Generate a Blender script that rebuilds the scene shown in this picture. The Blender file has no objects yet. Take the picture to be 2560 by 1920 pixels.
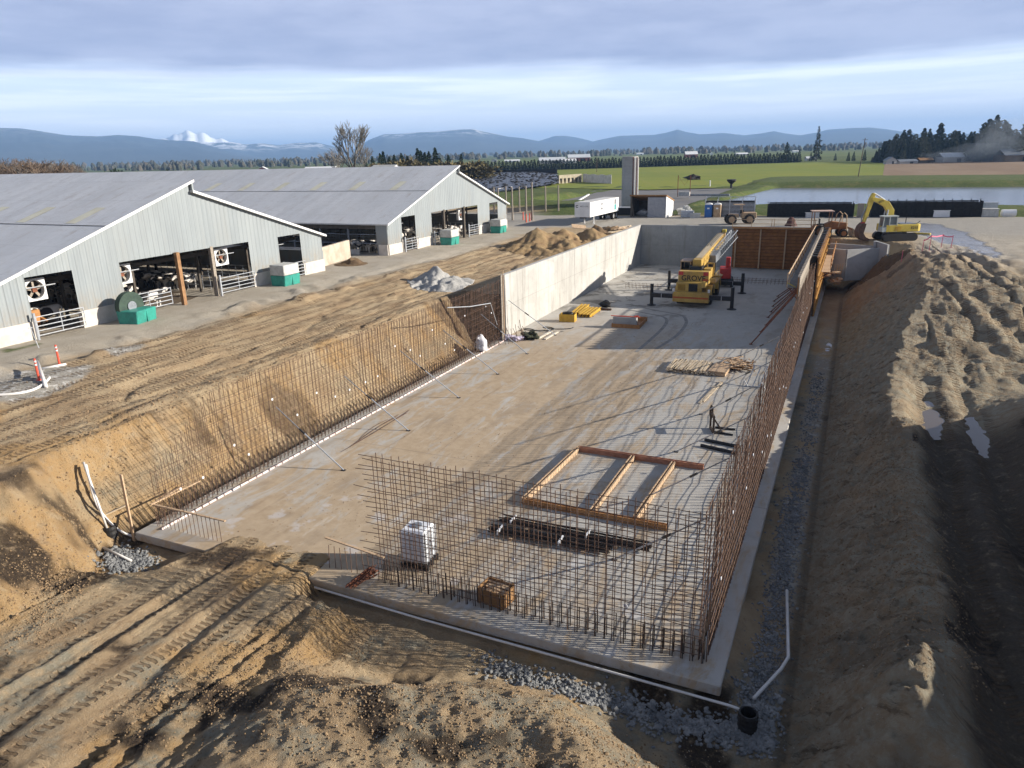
import bpy, bmesh, math, random
import numpy as np
from mathutils import Vector, Matrix
random.seed(7); RNG = np.random.default_rng(7)
R = math.radians
sc = bpy.context.scene
C = bpy.data.collections.new("site"); sc.collection.children.link(C)

# ---------------------------------------------------------------- camera
YAW, PITCH, ROLL = 0.43545, 0.30634, 0.02688
CAM = Vector((2.138, -18.457, 15.0)); FPX = 1828.7
fw = Vector((-math.sin(YAW)*math.cos(PITCH), math.cos(YAW)*math.cos(PITCH), -math.sin(PITCH)))
rt = Vector((math.cos(YAW), math.sin(YAW), 0)); dn = fw.cross(rt)
RT = math.cos(ROLL)*rt + math.sin(ROLL)*dn; DN = -math.sin(ROLL)*rt + math.cos(ROLL)*dn
cd = bpy.data.cameras.new("camera"); cam = bpy.data.objects.new("camera", cd); C.objects.link(cam)
cd.sensor_width = 36; cd.lens = FPX/2560*36; cd.clip_start = 0.2; cd.clip_end = 60000
M4 = Matrix((RT, -DN, -fw)).transposed().to_4x4(); M4.translation = CAM
cam.matrix_world = M4; sc.camera = cam

def ray(u, v): return fw + RT*((u-1280)/FPX) + DN*((v-960)/FPX)
def G(u, v, z):                       # where the sight line through a photo point meets level z
    d = ray(u, v); return CAM + d*((z-CAM.z)/d.z)
def PX(u, v, x): d = ray(u, v); return CAM + d*((x-CAM.x)/d.x)
def PY(u, v, y): d = ray(u, v); return CAM + d*((y-CAM.y)/d.y)
def PIX(P):
    q = Vector(P)-CAM; w = q.dot(fw); return 1280+FPX*q.dot(RT)/w, 960+FPX*q.dot(DN)/w

# ---------------------------------------------------------------- light
SUN_DIR = Vector((0.941*math.cos(R(19.4)), 0.340*math.cos(R(19.4)), math.sin(R(19.4)))).normalized()
sl = bpy.data.lights.new("sun", 'SUN'); sl.energy = 5.0; sl.angle = R(0.5); sl.color = (1.0, 0.925, 0.81)
so = bpy.data.objects.new("sun", sl); C.objects.link(so); so.rotation_euler = (-SUN_DIR).to_track_quat('-Z', 'Y').to_euler()
so.location = (40, 20, 60)
W = bpy.data.worlds.new("World"); sc.world = W; W.use_nodes = True
nt = W.node_tree; nt.nodes.clear()
def wn(t, **k):
    n = nt.nodes.new(t)
    for a, b in k.items(): setattr(n, a, b)
    return n
def wmath(op, a, b=None, c=None, clamp=False):
    n = wn('ShaderNodeMath', operation=op); n.use_clamp = clamp
    for i, x in enumerate((a, b, c)):
        if x is None: continue
        if isinstance(x, (int, float)): n.inputs[i].default_value = x
        else: nt.links.new(x, n.inputs[i])
    return n.outputs[0]
def wramp(x, a, b):
    n = wn('ShaderNodeMapRange', interpolation_type='SMOOTHSTEP'); nt.links.new(x, n.inputs[0])
    n.inputs[1].default_value = a; n.inputs[2].default_value = b; return n.outputs[0]
def wmix(f, a, b):
    n = wn('ShaderNodeMix', data_type='RGBA')
    for i, x in ((0, f), (6, a), (7, b)):
        if isinstance(x, tuple): n.inputs[i].default_value = (*x, 1)
        elif isinstance(x, (int, float)): n.inputs[i].default_value = x
        else: nt.links.new(x, n.inputs[i])
    return n.outputs[2]
sky = wn('ShaderNodeTexSky', sky_type='NISHITA', sun_disc=False)
sky.sun_elevation = R(19.4); sky.sun_rotation = math.atan2(SUN_DIR.x, SUN_DIR.y)
sky.air_density = 1.0; sky.dust_density = 0.6; sky.ozone_density = 2.0
tc = wn('ShaderNodeTexCoord'); sp = wn('ShaderNodeSeparateXYZ'); nt.links.new(tc.outputs['Generated'], sp.inputs[0])
zz = sp.outputs[2]
def wnoise(scale, sx, sy, szz, det=5, rough=.55):
    m = wn('ShaderNodeMapping'); m.inputs['Scale'].default_value = (sx, sy, szz); nt.links.new(tc.outputs['Generated'], m.inputs[0])
    n = wn('ShaderNodeTexNoise'); n.inputs['Scale'].default_value = scale; n.inputs['Detail'].default_value = det; n.inputs['Roughness'].default_value = rough
    nt.links.new(m.outputs[0], n.inputs['Vector']); return n.outputs[0]
n1 = wnoise(2.2, 1, 1, 7); n2 = wnoise(5, 1, 1, 16, 6); n3 = wnoise(3.0, 1, 1, 4, 4)
edge = wmath('ADD', zz, wmath('MULTIPLY', wmath('SUBTRACT', n1, .5), .055))
edge = wmath('ADD', edge, wmath('MULTIPLY', wmath('SUBTRACT', n2, .5), .018))
deck = wramp(edge, .086, .110)
n4 = wnoise(4.0, 1, 1, 26, 7, .62); thin = wmath('MULTIPLY', wramp(wmath('ADD', wmath('MULTIPLY', n2, .5), wmath('MULTIPLY', n4, .5)), .44, .62), .45)
low = wramp(zz, .16, .0)
SKYG = 0.085
skyc = wn('ShaderNodeVectorMath', operation='SCALE'); nt.links.new(sky.outputs[0], skyc.inputs[0]); skyc.inputs[3].default_value = SKYG
base = wmix(.88, skyc.outputs[0], (.56, .63, .76))
base = wmix(thin, base, (.86, .87, .88))
base = wmix(wmath('MULTIPLY', wramp(zz, .085, .0), .70), base, (.95, .92, .88))
darkc = wmix(wramp(wmath('ADD', wmath('MULTIPLY', n3, .55), wmath('MULTIPLY', wnoise(9.0, 1, 1, 5, 6, .6), .45)), .36, .64), (.226, .258, .375), (.305, .335, .450))
darkc = wmix(wramp(zz, .22, .6), darkc, (.095, .112, .155))
allc = wmix(deck, base, darkc)
bg = wn('ShaderNodeBackground'); nt.links.new(allc, bg.inputs[0]); bg.inputs[1].default_value = 1.0
ow = wn('ShaderNodeOutputWorld'); nt.links.new(bg.outputs[0], ow.inputs[0])
vs = sc.view_settings; vs.view_transform = 'Standard'; vs.look = 'None'; vs.exposure = 0.95; vs.gamma = 1
sc.cycles.max_bounces = 5; sc.cycles.diffuse_bounces = 3; sc.cycles.glossy_bounces = 2; sc.cycles.transparent_max_bounces = 6
sc.cycles.use_denoising = True
try: sc.cycles.denoiser = 'OPENIMAGEDENOISE'
except Exception: pass
sc.cycles.caustics_reflective = False; sc.cycles.caustics_refractive = False

# ---------------------------------------------------------------- helpers
class MB:
    def __init__(s): s.v = []; s.f = []; s.m = []
    def add(s, vs_, fs, mi=0):
        o = len(s.v); s.v += [tuple(p) for p in vs_]; s.f += [tuple(i+o for i in f) for f in fs]; s.m += [mi]*len(fs); return s
    def box(s, c, d, rz=0, mi=0):
        cx, cy, cz = c; a, b, h = d[0]/2, d[1]/2, d[2]/2; co, si = math.cos(rz), math.sin(rz)
        P = [(cx+x*co-y*si, cy+x*si+y*co, cz+z) for z in (-h, h) for x, y in ((-a, -b), (a, -b), (a, b), (-a, b))]
        return s.add(P, [(3, 2, 1, 0), (4, 5, 6, 7), (0, 1, 5, 4), (1, 2, 6, 5), (2, 3, 7, 6), (3, 0, 4, 7)], mi)
    def bar(s, p, q, w, h=None, up=(0, 0, 1), mi=0):     # rectangular bar from p to q
        p, q = Vector(p), Vector(q); h = h or w; d = (q-p).normalized(); u = Vector(up)
        if abs(d.dot(u)) > .98: u = Vector((1, 0, 0))
        x = d.cross(u).normalized()*w/2; y = x.cross(d).normalized()*h/2
        P = [e+a+b for e in (p, q) for a, b in ((-x, -y), (x, -y), (x, y), (-x, y))]
        return s.add(P, [(3, 2, 1, 0), (4, 5, 6, 7), (0, 1, 5, 4), (1, 2, 6, 5), (2, 3, 7, 6), (3, 0, 4, 7)], mi)
    def tube(s, pts, r, n=8, r2=None, caps=True, mi=0):
        pts = [Vector(p) for p in pts]; k = len(pts); P = []; F = []
        for i, p in enumerate(pts):
            d = (pts[min(i+1, k-1)]-pts[max(i-1, 0)]).normalized(); u = Vector((0, 0, 1)) if abs(d.z) < .95 else Vector((1, 0, 0))
            x = d.cross(u).normalized(); y = x.cross(d).normalized()
            rr = r if r2 is None else r+(r2-r)*i/(k-1)
            P += [p+(x*math.cos(6.28319*j/n)+y*math.sin(6.28319*j/n))*rr for j in range(n)]
        for i in range(k-1):
            F += [(i*n+j, i*n+(j+1) % n, (i+1)*n+(j+1) % n, (i+1)*n+j) for j in range(n)]
        if caps: F += [tuple(range(n-1, -1, -1)), tuple(range((k-1)*n, k*n))]
        return s.add(P, F, mi)
    def prism(s, poly, p0, ax, ay, az, t, mi=0):          # polygon (a,b) in the plane ax,ay through p0, pushed t along az
        p0, ax, ay, az = Vector(p0), Vector(ax), Vector(ay), Vector(az); n = len(poly)
        P = [p0+ax*a+ay*b for a, b in poly]; P += [q+az*t for q in P]
        return s.add(P, [tuple(range(n-1, -1, -1)), tuple(range(n, 2*n))]+[(i, (i+1) % n, n+(i+1) % n, n+i) for i in range(n)], mi)
    def cyl(s, p, q, r, n=16, mi=0): return s.tube([p, q], r, n, mi=mi)
    def lathe(s, c, prof, n=16, mi=0):                    # (radius, z) pairs about a vertical axis
        P = [(c[0]+r*math.cos(6.28319*j/n), c[1]+r*math.sin(6.28319*j/n), c[2]+z) for r, z in prof for j in range(n)]; k = len(prof)
        F = [(i*n+j, i*n+(j+1) % n, (i+1)*n+(j+1) % n, (i+1)*n+j) for i in range(k-1) for j in range(n)]
        return s.add(P, F+[tuple(range(n-1, -1, -1)), tuple(range((k-1)*n, k*n))], mi)
    def blob(s, c, d, seed=0, rough=.2, sub=2, rz=0, mi=0):
        bm = bmesh.new(); bmesh.ops.create_icosphere(bm, subdivisions=sub, radius=1); r = random.Random(seed); ph = [r.uniform(0, 6) for _ in range(6)]
        P = []
        for v in bm.verts:
            c3 = v.co; k = 1+rough*(math.sin(3*c3.x+ph[0])*math.sin(3*c3.y+ph[1])+.6*math.sin(6*c3.z+ph[2]+2*c3.x)+.5*math.sin(9*c3.x+ph[3])*math.sin(8*c3.y+ph[4]))
            x, y, z = c3.x*k*d[0]/2, c3.y*k*d[1]/2, c3.z*k*d[2]/2
            P.append((c[0]+x*math.cos(rz)-y*math.sin(rz), c[1]+x*math.sin(rz)+y*math.cos(rz), c[2]+z))
        s.add(P, [tuple(v.index for v in f.verts) for f in bm.faces], mi); bm.free(); return s
    def build(s, name, mat, parent=None, smooth=False, bevel=0, loc=None):
        me = bpy.data.meshes.new(name); me.from_pydata(s.v, [], s.f)
        mats = mat if isinstance(mat, (list, tuple)) else [mat]
        for m in mats: me.materials.append(m)
        if len(mats) > 1: me.polygons.foreach_set('material_index', s.m)
        bm = bmesh.new(); bm.from_mesh(me); bmesh.ops.recalc_face_normals(bm, faces=bm.faces)
        if bevel: bmesh.ops.bevel(bm, geom=list(bm.edges), offset=bevel, segments=1, affect='EDGES', clamp_overlap=True)
        bm.to_mesh(me); bm.free()
        if smooth: me.shade_smooth()
        o = bpy.data.objects.new(name, me); C.objects.link(o)
        if parent: o.parent = parent
        if loc is not None: o.location = loc
        return o
def tag(o, label=None, cat=None, group=None, kind=None):
    if label: o['label'] = label
    if cat: o['category'] = cat
    if group: o['group'] = group
    if kind: o['kind'] = kind
    return o
def thing(name, label, cat, loc=(0, 0, 0), rz=0, group=None):
    o = bpy.data.objects.new(name, None); C.objects.link(o); o.location = loc; o.rotation_euler = (0, 0, rz); o.empty_display_size = .3
    return tag(o, label, cat, group)
def copy_tree(o, parent=None):
    c = o.copy(); C.objects.link(c)
    if parent: c.parent = parent
    for ch in list(o.children): copy_tree(ch, c)
    return c
def dup(o, loc, rz=0, scale=None, label=None, group=None):
    c = copy_tree(o); c.location = loc; c.rotation_euler = (0, 0, rz)
    if scale: c.scale = scale if isinstance(scale, tuple) else (scale,)*3
    return tag(c, label, None, group)

# ---------------------------------------------------------------- materials
class NB:                                                  # small node-building helper
    def __init__(s, name):
        s.m = bpy.data.materials.new(name); s.m.use_nodes = True; s.t = s.m.node_tree; s.b = s.t.nodes['Principled BSDF']; s.tc = s.n('ShaderNodeTexCoord')
    def n(s, t, **k):
        n = s.t.nodes.new(t)
        for a, b in k.items(): setattr(n, a, b)
        return n
    def put(s, sock, x):
        if isinstance(x, (tuple, list)): sock.default_value = (*x, 1) if len(x) == 3 and sock.type == 'RGBA' else x
        elif isinstance(x, (int, float)): sock.default_value = x
        else: s.t.links.new(x, sock)
    def vec(s, scale=(1, 1, 1), rot=(0, 0, 0), src='Object'):
        m = s.n('ShaderNodeMapping'); m.inputs['Scale'].default_value = scale; m.inputs['Rotation'].default_value = rot
        s.t.links.new(s.tc.outputs[src], m.inputs[0]); return m.outputs[0]
    def noise(s, scale, det=4, rough=.6, vec=None, out=0, dist=0):
        n = s.n('ShaderNodeTexNoise'); n.inputs['Scale'].default_value = scale; n.inputs['Detail'].default_value = det; n.inputs['Roughness'].default_value = rough; n.inputs['Distortion'].default_value = dist
        s.t.links.new(vec or s.vec(), n.inputs['Vector']); return n.outputs[out]
    def voro(s, scale, vec=None, out=0, feat='F1'):
        n = s.n('ShaderNodeTexVoronoi', feature=feat); n.inputs['Scale'].default_value = scale; s.t.links.new(vec or s.vec(), n.inputs['Vector']); return n.outputs[out]
    def math(s, op, a, b=0.0, c=0.0, clamp=False):
        n = s.n('ShaderNodeMath', operation=op); n.use_clamp = clamp
        for i, x in enumerate((a, b, c)): s.put(n.inputs[i], x)
        return n.outputs[0]
    def ramp(s, x, a, b, lo=0., hi=1.):
        n = s.n('ShaderNodeMapRange', interpolation_type='SMOOTHSTEP'); s.put(n.inputs[0], x)
        for i, k in enumerate((a, b, lo, hi)): n.inputs[i+1].default_value = k
        return n.outputs[0]
    def mix(s, f, a, b, mode='MIX'):
        n = s.n('ShaderNodeMix', data_type='RGBA', blend_type=mode); s.put(n.inputs[0], f); s.put(n.inputs[6], a); s.put(n.inputs[7], b); return n.outputs[2]
    def attr(s, name):
        n = s.n('ShaderNodeAttribute'); n.attribute_name = name; return n
    def xyz(s, src='Object'):
        n = s.n('ShaderNodeSeparateXYZ'); s.t.links.new(s.tc.outputs[src], n.inputs[0]); return n.outputs
    def fin(s, col, rough=.8, bump=None, strength=.4, dist=.05, metal=0., spec=None):
        s.put(s.b.inputs['Base Color'], col); s.put(s.b.inputs['Roughness'], rough); s.put(s.b.inputs['Metallic'], metal)
        if spec is not None: s.b.inputs['Specular IOR Level'].default_value = spec
        if bump is not None:
            n = s.n('ShaderNodeBump'); n.inputs['Strength'].default_value = strength; n.inputs['Distance'].default_value = dist; s.put(n.inputs['Height'], bump); s.t.links.new(n.outputs[0], s.b.inputs['Normal'])
        return s.m
_MC = {}
def pm(name, col, col2=None, sc_=2.0, rough=.75, bump=.15, metal=0., stretch=(1, 1, 1), spec=.3, fine=0.):
    if name in _MC: return _MC[name]
    b = NB(name); v = b.vec(stretch); n = b.noise(sc_, 5, .65, v); col2 = col2 or tuple(c*.62 for c in col)
    c = b.mix(b.ramp(n, .32, .72), col, col2)
    if fine: c = b.mix(b.ramp(b.noise(sc_*9, 3, .7, v), .45, .75, 0, fine), c, tuple(x*.5 for x in col2))
    _MC[name] = b.fin(c, rough, n, bump, .03, metal, spec); return _MC[name]
rust = pm('rusted_steel', (.15, .088, .060), (.075, .050, .038), 3, .85, .1)
rustred = pm('red_rust', (.23, .085, .045), (.10, .045, .03), 3, .85, .1)
darkbar = pm('dark_bar_steel', (.05, .038, .03), (.025, .02, .018), 6, .7, .2)
galv = pm('galvanised_steel', (.48, .50, .53), (.33, .35, .38), 4, .45, .05, .35)
steelgrey = pm('grey_steel', (.26, .28, .31), (.16, .17, .19), 3, .5, .05, .3)
blackm = pm('black_paint', (.018, .018, .02), (.03, .028, .026), 3, .5, .05)
rubber = pm('tyre_rubber', (.022, .021, .020), (.05, .043, .036), 5, .9, .2)
yellow = pm('crane_yellow', (.50, .33, .075), (.36, .225, .06), 1.2, .45, .03, 0, (1, 1, 1), .4, .25)
exyellow = pm('excavator_yellow', (.56, .43, .06), (.42, .31, .05), 1.2, .45, .03, 0, (1, 1, 1), .4, .2)
formyellow = pm('yellow_form_ply', (.55, .34, .045), (.42, .24, .03), 2, .65, .05)
orange = pm('orange_timber', (.42, .215, .085), (.30, .14, .05), 2.5, .75, .1, 0, (1, .2, 1))
orangeply = pm('orange_form_ply', (.30, .125, .030), (.18, .07, .02), 1.5, .6, .05)
pine = pm('pine_plank', (.56, .41, .27), (.42, .28, .17), 3, .75, .1, 0, (4, 1, 4), .3, .2)
palewood = pm('pale_timber', (.62, .52, .38), (.45, .34, .22), 3, .75, .1, 0, (4, 1, 4))
redwood = pm('reddish_plank', (.42, .20, .12), (.28, .12, .07), 3, .75, .1, 0, (1, 4, 4))
greywood = pm('weathered_timber', (.34, .30, .25), (.22, .18, .14), 3, .8, .1, 0, (4, 1, 4))
white = pm('white_paint', (.78, .78, .78), (.66, .66, .65), 1.0, .45, .02)
whiteplastic = pm('white_plastic', (.74, .75, .78), (.60, .62, .66), 3, .35, .05)
pvc = pm('white_pvc', (.72, .70, .68), (.62, .60, .56), 2, .35, .02)
teal = pm('teal_plastic', (.035, .30, .235), (.03, .20, .165), 2, .5, .05, 0, (1, 1, 1), .4, .3)
greytank = pm('grey_tank_concrete', (.50, .50, .48), (.36, .36, .34), 2, .8, .1)
glass = pm('dark_glass', (.10, .13, .15), (.07, .09, .10), 1, .08, 0, 0, (1, 1, 1), .6)
red = pm('red_paint', (.52, .05, .04), (.38, .035, .03), 2, .5, .05)
oran = pm('orange_plastic', (.72, .10, .05), (.6, .08, .05), 2, .5, .05)
pink = pm('pink_ribbon', (.80, .16, .24), (.65, .10, .18), 2, .6, .05)
tanpaint = pm('tan_paint', (.46, .33, .20), (.34, .22, .13), 2, .6, .05)
# ---------------------------------------------------------------- terrain
def _h(ix, iy, s):
    n = (ix.astype(np.int64)*374761393 + iy.astype(np.int64)*668265263 + s*982451653) & 0x7fffffff
    n = ((n ^ (n >> 13))*1274126177) & 0x7fffffff
    return ((n ^ (n >> 16)) & 0xffff)/65535.0
def vnoise(x, y, s=0):
    x0 = np.floor(x); y0 = np.floor(y); fx = x-x0; fy = y-y0; fx = fx*fx*(3-2*fx); fy = fy*fy*(3-2*fy)
    a, b, c, d = _h(x0, y0, s), _h(x0+1, y0, s), _h(x0, y0+1, s), _h(x0+1, y0+1, s)
    return (a*(1-fx)+b*fx)*(1-fy)+(c*(1-fx)+d*fx)*fy-.5
def fbm(x, y, o=4, s=0, g=.5):
    r = 0; a = 1
    for i in range(o): r = r+a*vnoise(x*2**i+17*i, y*2**i-11*i, s+i); a *= g
    return r
def sm(a, b, x): t = np.clip((x-a)/(b-a), 0, 1); return t*t*(3-2*t)
def lerp(a, b, t): return a+(b-a)*t
YZ = 4.3
FLATS = [('puddle', 6.9, 22.8, .75, 1.9, 1.27, 'mud'), ('puddle', 8.8, 20.8, .75, 1.9, 1.27, 'mud')]
def crest_z(y): return 2.0+.13*np.sin(y*.45)+.10*np.sin(y*1.7)+2.4*sm(27, 50, y)
def TH(x, y, fine=True):
    x = np.asarray(x, float); y = np.asarray(y, float)
    n1 = fbm(x/6, y/6, 4, 1); n2 = fbm(x/1.3, y/1.3, 3, 5)
    h = YZ+.10*n1
    # graded bench left of the pit
    bench = 3.62+.5*sm(-29, -39, x)+.22*fbm(x/1.5, y/9, 4, 9)+.10*n2
    rid = np.abs(vnoise(x/1.1+.3*n2, y/9, 31)); bench = bench-.16*sm(.10, .0, rid)
    wl = sm(-42.5, -39, x)*sm(78, 62, y); h = lerp(h, bench, wl)
    h = h+.35*sm(.2, .42, fbm(x/2.5, y/2.5, 3, 77))*sm(-42, -40, x)*sm(-36, -38, x)*sm(50, 40, y)
    # right-hand spoil: bank crest, haul track, unseen outer heap added to shade the track
    cz = crest_z(y); xc = 1.9+(cz+.6)/.84
    plat = cz+.35*n2*sm(0, 2, x-xc)
    trackw = sm(30, 25.5, y)*sm(.5, 1.6, x-xc)
    track = 1.45-.22*np.exp(-((x-6.9)/.35)**2)-.22*np.exp(-((x-8.7)/.35)**2)+.18*n2+.12*np.exp(-((x-7.8)/.4)**2)
    plat = lerp(plat, track, trackw)
    heap = np.minimum((x-9.3-.8*n1)*.78, 5.2+1.2*n1)*sm(30, 21, y)*sm(-14, -8, y)
    plat = np.where(x > 9.0, np.maximum(plat, 1.45+heap), plat)
    bumps = (.16*fbm(x/2.6, y/5.0, 5, 41, .6)+1.35*np.abs(fbm((x+.16*y)/1.9, y/24, 3, 47, .35))-.30*sm(.08, 0, np.abs(vnoise((x+.12*y)/1.6, y/14, 49))))*sm(29, 37, y)*sm(82, 68, y)*sm(16.5, 12.5, x)
    plat = plat+bumps*sm(.6, 2.2, x-xc)
    rightw = sm(1.2, 1.9, x)
    far_r = sm(64, 78, y+.8*np.maximum(x-9, 0)+2.5*n1)
    plat = lerp(plat, YZ+.12*n2, far_r)
    gro = np.abs(vnoise(y/.62+.5*x, x*.25, 58)); bank = -.20*sm(.16, 0, gro)-.62+np.maximum(y-73.6, 0)*1.6+(x-1.9)*.84+.14*fbm(x/.9, y/2.8, 4, 51)+.12*n1+.24*fbm(x/.5, y/.4, 5, 57, .7)
    rgt = np.maximum(np.minimum(plat, bank), -.62+.07*n2)
    h = np.where(x > -12, np.where(y < 81.2, rgt, h), h)
    # spoil heap inside the frame at the near end of the bank
    h = np.where(x > 1, h+1.1*np.exp(-((x-4.3)/1.1)**2-((y+.6)/1.7)**2)*(y < 6), h)
    h = np.where((x > 1) & (y < -2.5), lerp(h, -.3+.25*n2+.1*(x-1.5), sm(-2.2, -3.6, y)*sm(5.6, 4.6, x)), h)
    # foreground: haul lane, churned ground, mound
    xl = x+.09*y
    lane = .13+np.maximum(-y, 0)*.085+.10*fbm(xl/.8, y/16, 4, 61)*sm(.2, -3.0, y)+.02*n2-.06*np.maximum(y, 0)
    lr = np.abs(vnoise(xl/1.1+.06*n2, y/22, 64)); lane = lane-sm(.5, -2.2, y)*(.13*sm(.075, 0, lr)-.05*sm(.05, .10, lr)*sm(.18, .10, lr))
    toe = -25.1+np.clip(-1.2-y, 0, 5)*.95+.5*n1; slope = lerp(1.75, .62, sm(-1, -5.5, y))
    bluff = -.45+np.maximum(toe-x, 0)*slope+.22*n2*sm(0, 1, toe-x)+.38*fbm(x/.7, y/.7, 5, 73, .6)*sm(.1, .9, toe-x)
    ditch = -.60+.10*n2
    mound = ditch+2.15*sm(-1.5, -5.6, y+.9*np.sin(x*.55+1)+1.2*n1)*sm(2.0, .2, x)+.13*n2*sm(-1.6, -3, y)+(.11*fbm(x/.9, y/.7, 5, 71, .66)-.12*np.abs(fbm((x+.5*y)/.9, (y-.5*x)/.5, 4, 75, .6)))*sm(-1.4, -3, y)
    churn = lane+.34*fbm((x+.10*y)/.55, y/2.6, 4, 81)*sm(-15.2, -13.8, x)+.1*fbm(x/.3, y/.3, 2, 84)*sm(-15.2, -13.8, x)
    fg = lerp(churn, mound, sm(-13.6+.35*np.minimum(y, 0)*-.6, -11.2+.35*np.minimum(y, 0)*-.5, x))
    fg = np.where((x > -15.2) & (y > -1.3), lerp(fg, ditch, sm(-1.35, -.9, y)*sm(-15.2, -14.4, x)), fg)
    cov = sm(-21.6, -19.8, x+.8*n2)*sm(-13.2, -15.6, x+.9*n2)             # lane dirt pushed over the slab edge
    fg = np.where(y > -.3, lerp(-.5, fg, cov*sm(3.6, 1.2, y+.8*n2)), fg)
    pitc = sm(2.6, 1.2, np.hypot((x+23.9)/1.5, y+1.1)); fg = lerp(fg, -.55, pitc*(x < -20.5))
    fg = np.maximum(fg, np.where(x < -20.0+0*x, np.minimum(bluff, 9), -9))
    left = (x < 2.2) & (y < 4.2)
    h = np.where(left & (x > -12), np.where(x > 1.0, lerp(fg, h, sm(1.1, 2.1, x)), fg), h)
    h = np.where((x <= -12) & (y < 4.2), np.minimum(h, fg), h)
    # pit
    t0 = -25.1-.25*fbm(y/1.2, y*0, 3, 91); cut = sm(-.2, .7, y+.85*np.clip((t0-x)*1.55, 0, 3.6)-34.0+.8*n2); tl = t0-1.4*cut
    lf = -.45+.5*cut*fbm(x/.8, y/.8, 5, 107, .65)*sm(.1, .5, tl-x)+np.maximum(tl-x, 0)*lerp(1.55, 2.2, cut)+.32*fbm(x/.7, y/.8, 5, 95, .6)*sm(.1, .6, tl-x)
    back = -.45+np.maximum(y-36.4, 0)*9*(x < -24.2)
    tr = sm(25.6, 23.6, y+.55*(x+26.5))
    lf = np.where(y > 23, lf, lf)
    pit = np.maximum(lf, back)
    inpit = (y >= 4.2) & (y <= 80.6) & (x < 1.9) & (x > -45)
    h = np.where(inpit & (x <= -24.0), np.minimum(h, pit), h)
    h = np.where(inpit & (x > -24.0) & (x < -.3), -.5, h)
    h = np.where(inpit & (x >= -.3), np.minimum(h, np.maximum(-.14+.10*n2-.62*np.maximum(x, 0)*sm(80, 20, y), -.62)*(y < 73.6)-.62*(y >= 73.6)+np.maximum(y-73.6, 0)*1.6+np.maximum(x-1.7, 0)*.84+.12*n2), h)
    # hopper hole on the right of the far wall
    prof = np.maximum(-.12+.10*n2-.62*np.maximum(x, 0), -.62+.07*n2); h = np.where((x > -.3) & (x < 1.9) & (y < 6), lerp(h, np.minimum(prof, np.where(x > 1.2, h, 9)), sm(-.05, .5, y)*sm(6, 4.5, y)), h)
    # berms and banks beyond the yard
    berm = .55*sm(109.5, 114, y+.12*(x-5)*-1)*sm(-30, -22, x)
    h = h+np.where(y > 100, berm, 0)+.35*n1*sm(108, 116, y)*sm(215, 200, y)+.9*np.exp(-((y-201.5-.3*n2)/1.6)**2)*sm(-28, -22, x)*sm(230, 215, y)
    h = h+1.3*sm(-38, -46, x)*sm(104, 113, y)*sm(170, 150, y)
    pw = sm(-26.5, -23.5, x-.11*(y-130))*sm(125.5, 127.5, y)*sm(196.5, 194.5, y)*sm(80, 76, x); h = lerp(h, 3.6, pw)
    lw = sm(-62, -59, x)*sm(-27, -30, x)*sm(122, 124, y+.35*(x+45))*sm(196, 194, y+.2*(x+45)); h = lerp(h, 3.6, lw)
    for (_n, fx, fy, frx, fry, fz, _m) in FLATS: h = np.where(np.abs(y-fy) < 12, h+np.minimum(0, (fz-.02-h)*.75)*np.exp(-((x-fx)/frx)**2-((y-fy)/fry)**2)-.07*np.exp(-((x-fx)/frx)**2-((y-fy)/fry)**2), h)
    dist = np.hypot(x, y); h = lerp(h, YZ, sm(230, 280, dist))
    if fine:
        sk = x+.09*y*(x > -24)+.25*np.sin(.21*y)+.1*np.sin(.6*y+1.0)
        lg = sm(.1, .45, np.sin(6.3*sk))*sm(-.2, .5, np.sin(25*y+.7*np.sin(12.6*sk)))*sm(-20.2, -19.4, x)*sm(-13.6, -14.4, x+.12*y)*sm(3.0, 1.5, y)*sm(-.12, .1, vnoise(x/1.5, y/4, 66))
        h = h-.065*lg
        h = h+(.045*fbm(x/.32, y/.32, 3, 97, .75)+.045*fbm(x/.62, y/.75, 3, 99)-.06*np.abs(fbm(x/.42, y/.42, 3, 103, .7))*(1-.75*sm(-20.6, -19.8, x)*sm(-14, -15, x)*sm(5, 4, y)))*sm(120, 50, dist)*(1-sm(-38.5, -40, x))*sm(83, 76, y)
    return h
def SURF(u, v, lift=0.):                # where the sight line through a photo point meets the ground
    d = ray(u, v); t = np.linspace(12, 160, 9000); xs_, ys_, zs_ = CAM.x+d.x*t, CAM.y+d.y*t, CAM.z+d.z*t; k = int(np.argmax(zs_ < TH(xs_, ys_, False)))
    return Vector((xs_[k], ys_[k], zs_[k]+lift))
def th(x, y): return float(TH(np.array([x]), np.array([y]), False)[0])

def axis(stops):
    out = [stops[0][0]]
    for (a, s0), (b, s1) in zip(stops[:-1], stops[1:]):
        p = a
        while True:
            t = (p-a)/(b-a); s = s0*(s1/s0)**t; p = p+s
            if p >= b-s*.5: break
            out.append(p)
        out.append(b)
    return np.array(out)
gx = axis([(-14000, 2500), (-600, 60), (-90, 2.2), (-46, .6), (-33, .22), (-21, .078), (9, .078), (11, .115), (18, .5), (40, 2), (400, 50), (14000, 2500)])
gy = axis([(-600, 80), (-30, 2), (-13, .2), (-9, .08), (6, .08), (12, .13), (34, .24), (82, .4), (130, .8), (260, 8), (1000, 90), (16000, 2500)])
X, Y = np.meshgrid(gx, gy); Z = TH(X, Y)
nx, ny = len(gx), len(gy)
me = bpy.data.meshes.new("ground"); me.vertices.add(nx*ny)
me.vertices.foreach_set('co', np.stack([X, Y, Z], -1).reshape(-1))
I = np.arange(nx*ny).reshape(ny, nx)
q = np.stack([I[:-1, :-1], I[:-1, 1:], I[1:, 1:], I[1:, :-1]], -1).reshape(-1, 4)
me.loops.add(q.size); me.loops.foreach_set('vertex_index', q.reshape(-1).astype(np.int32))
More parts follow.
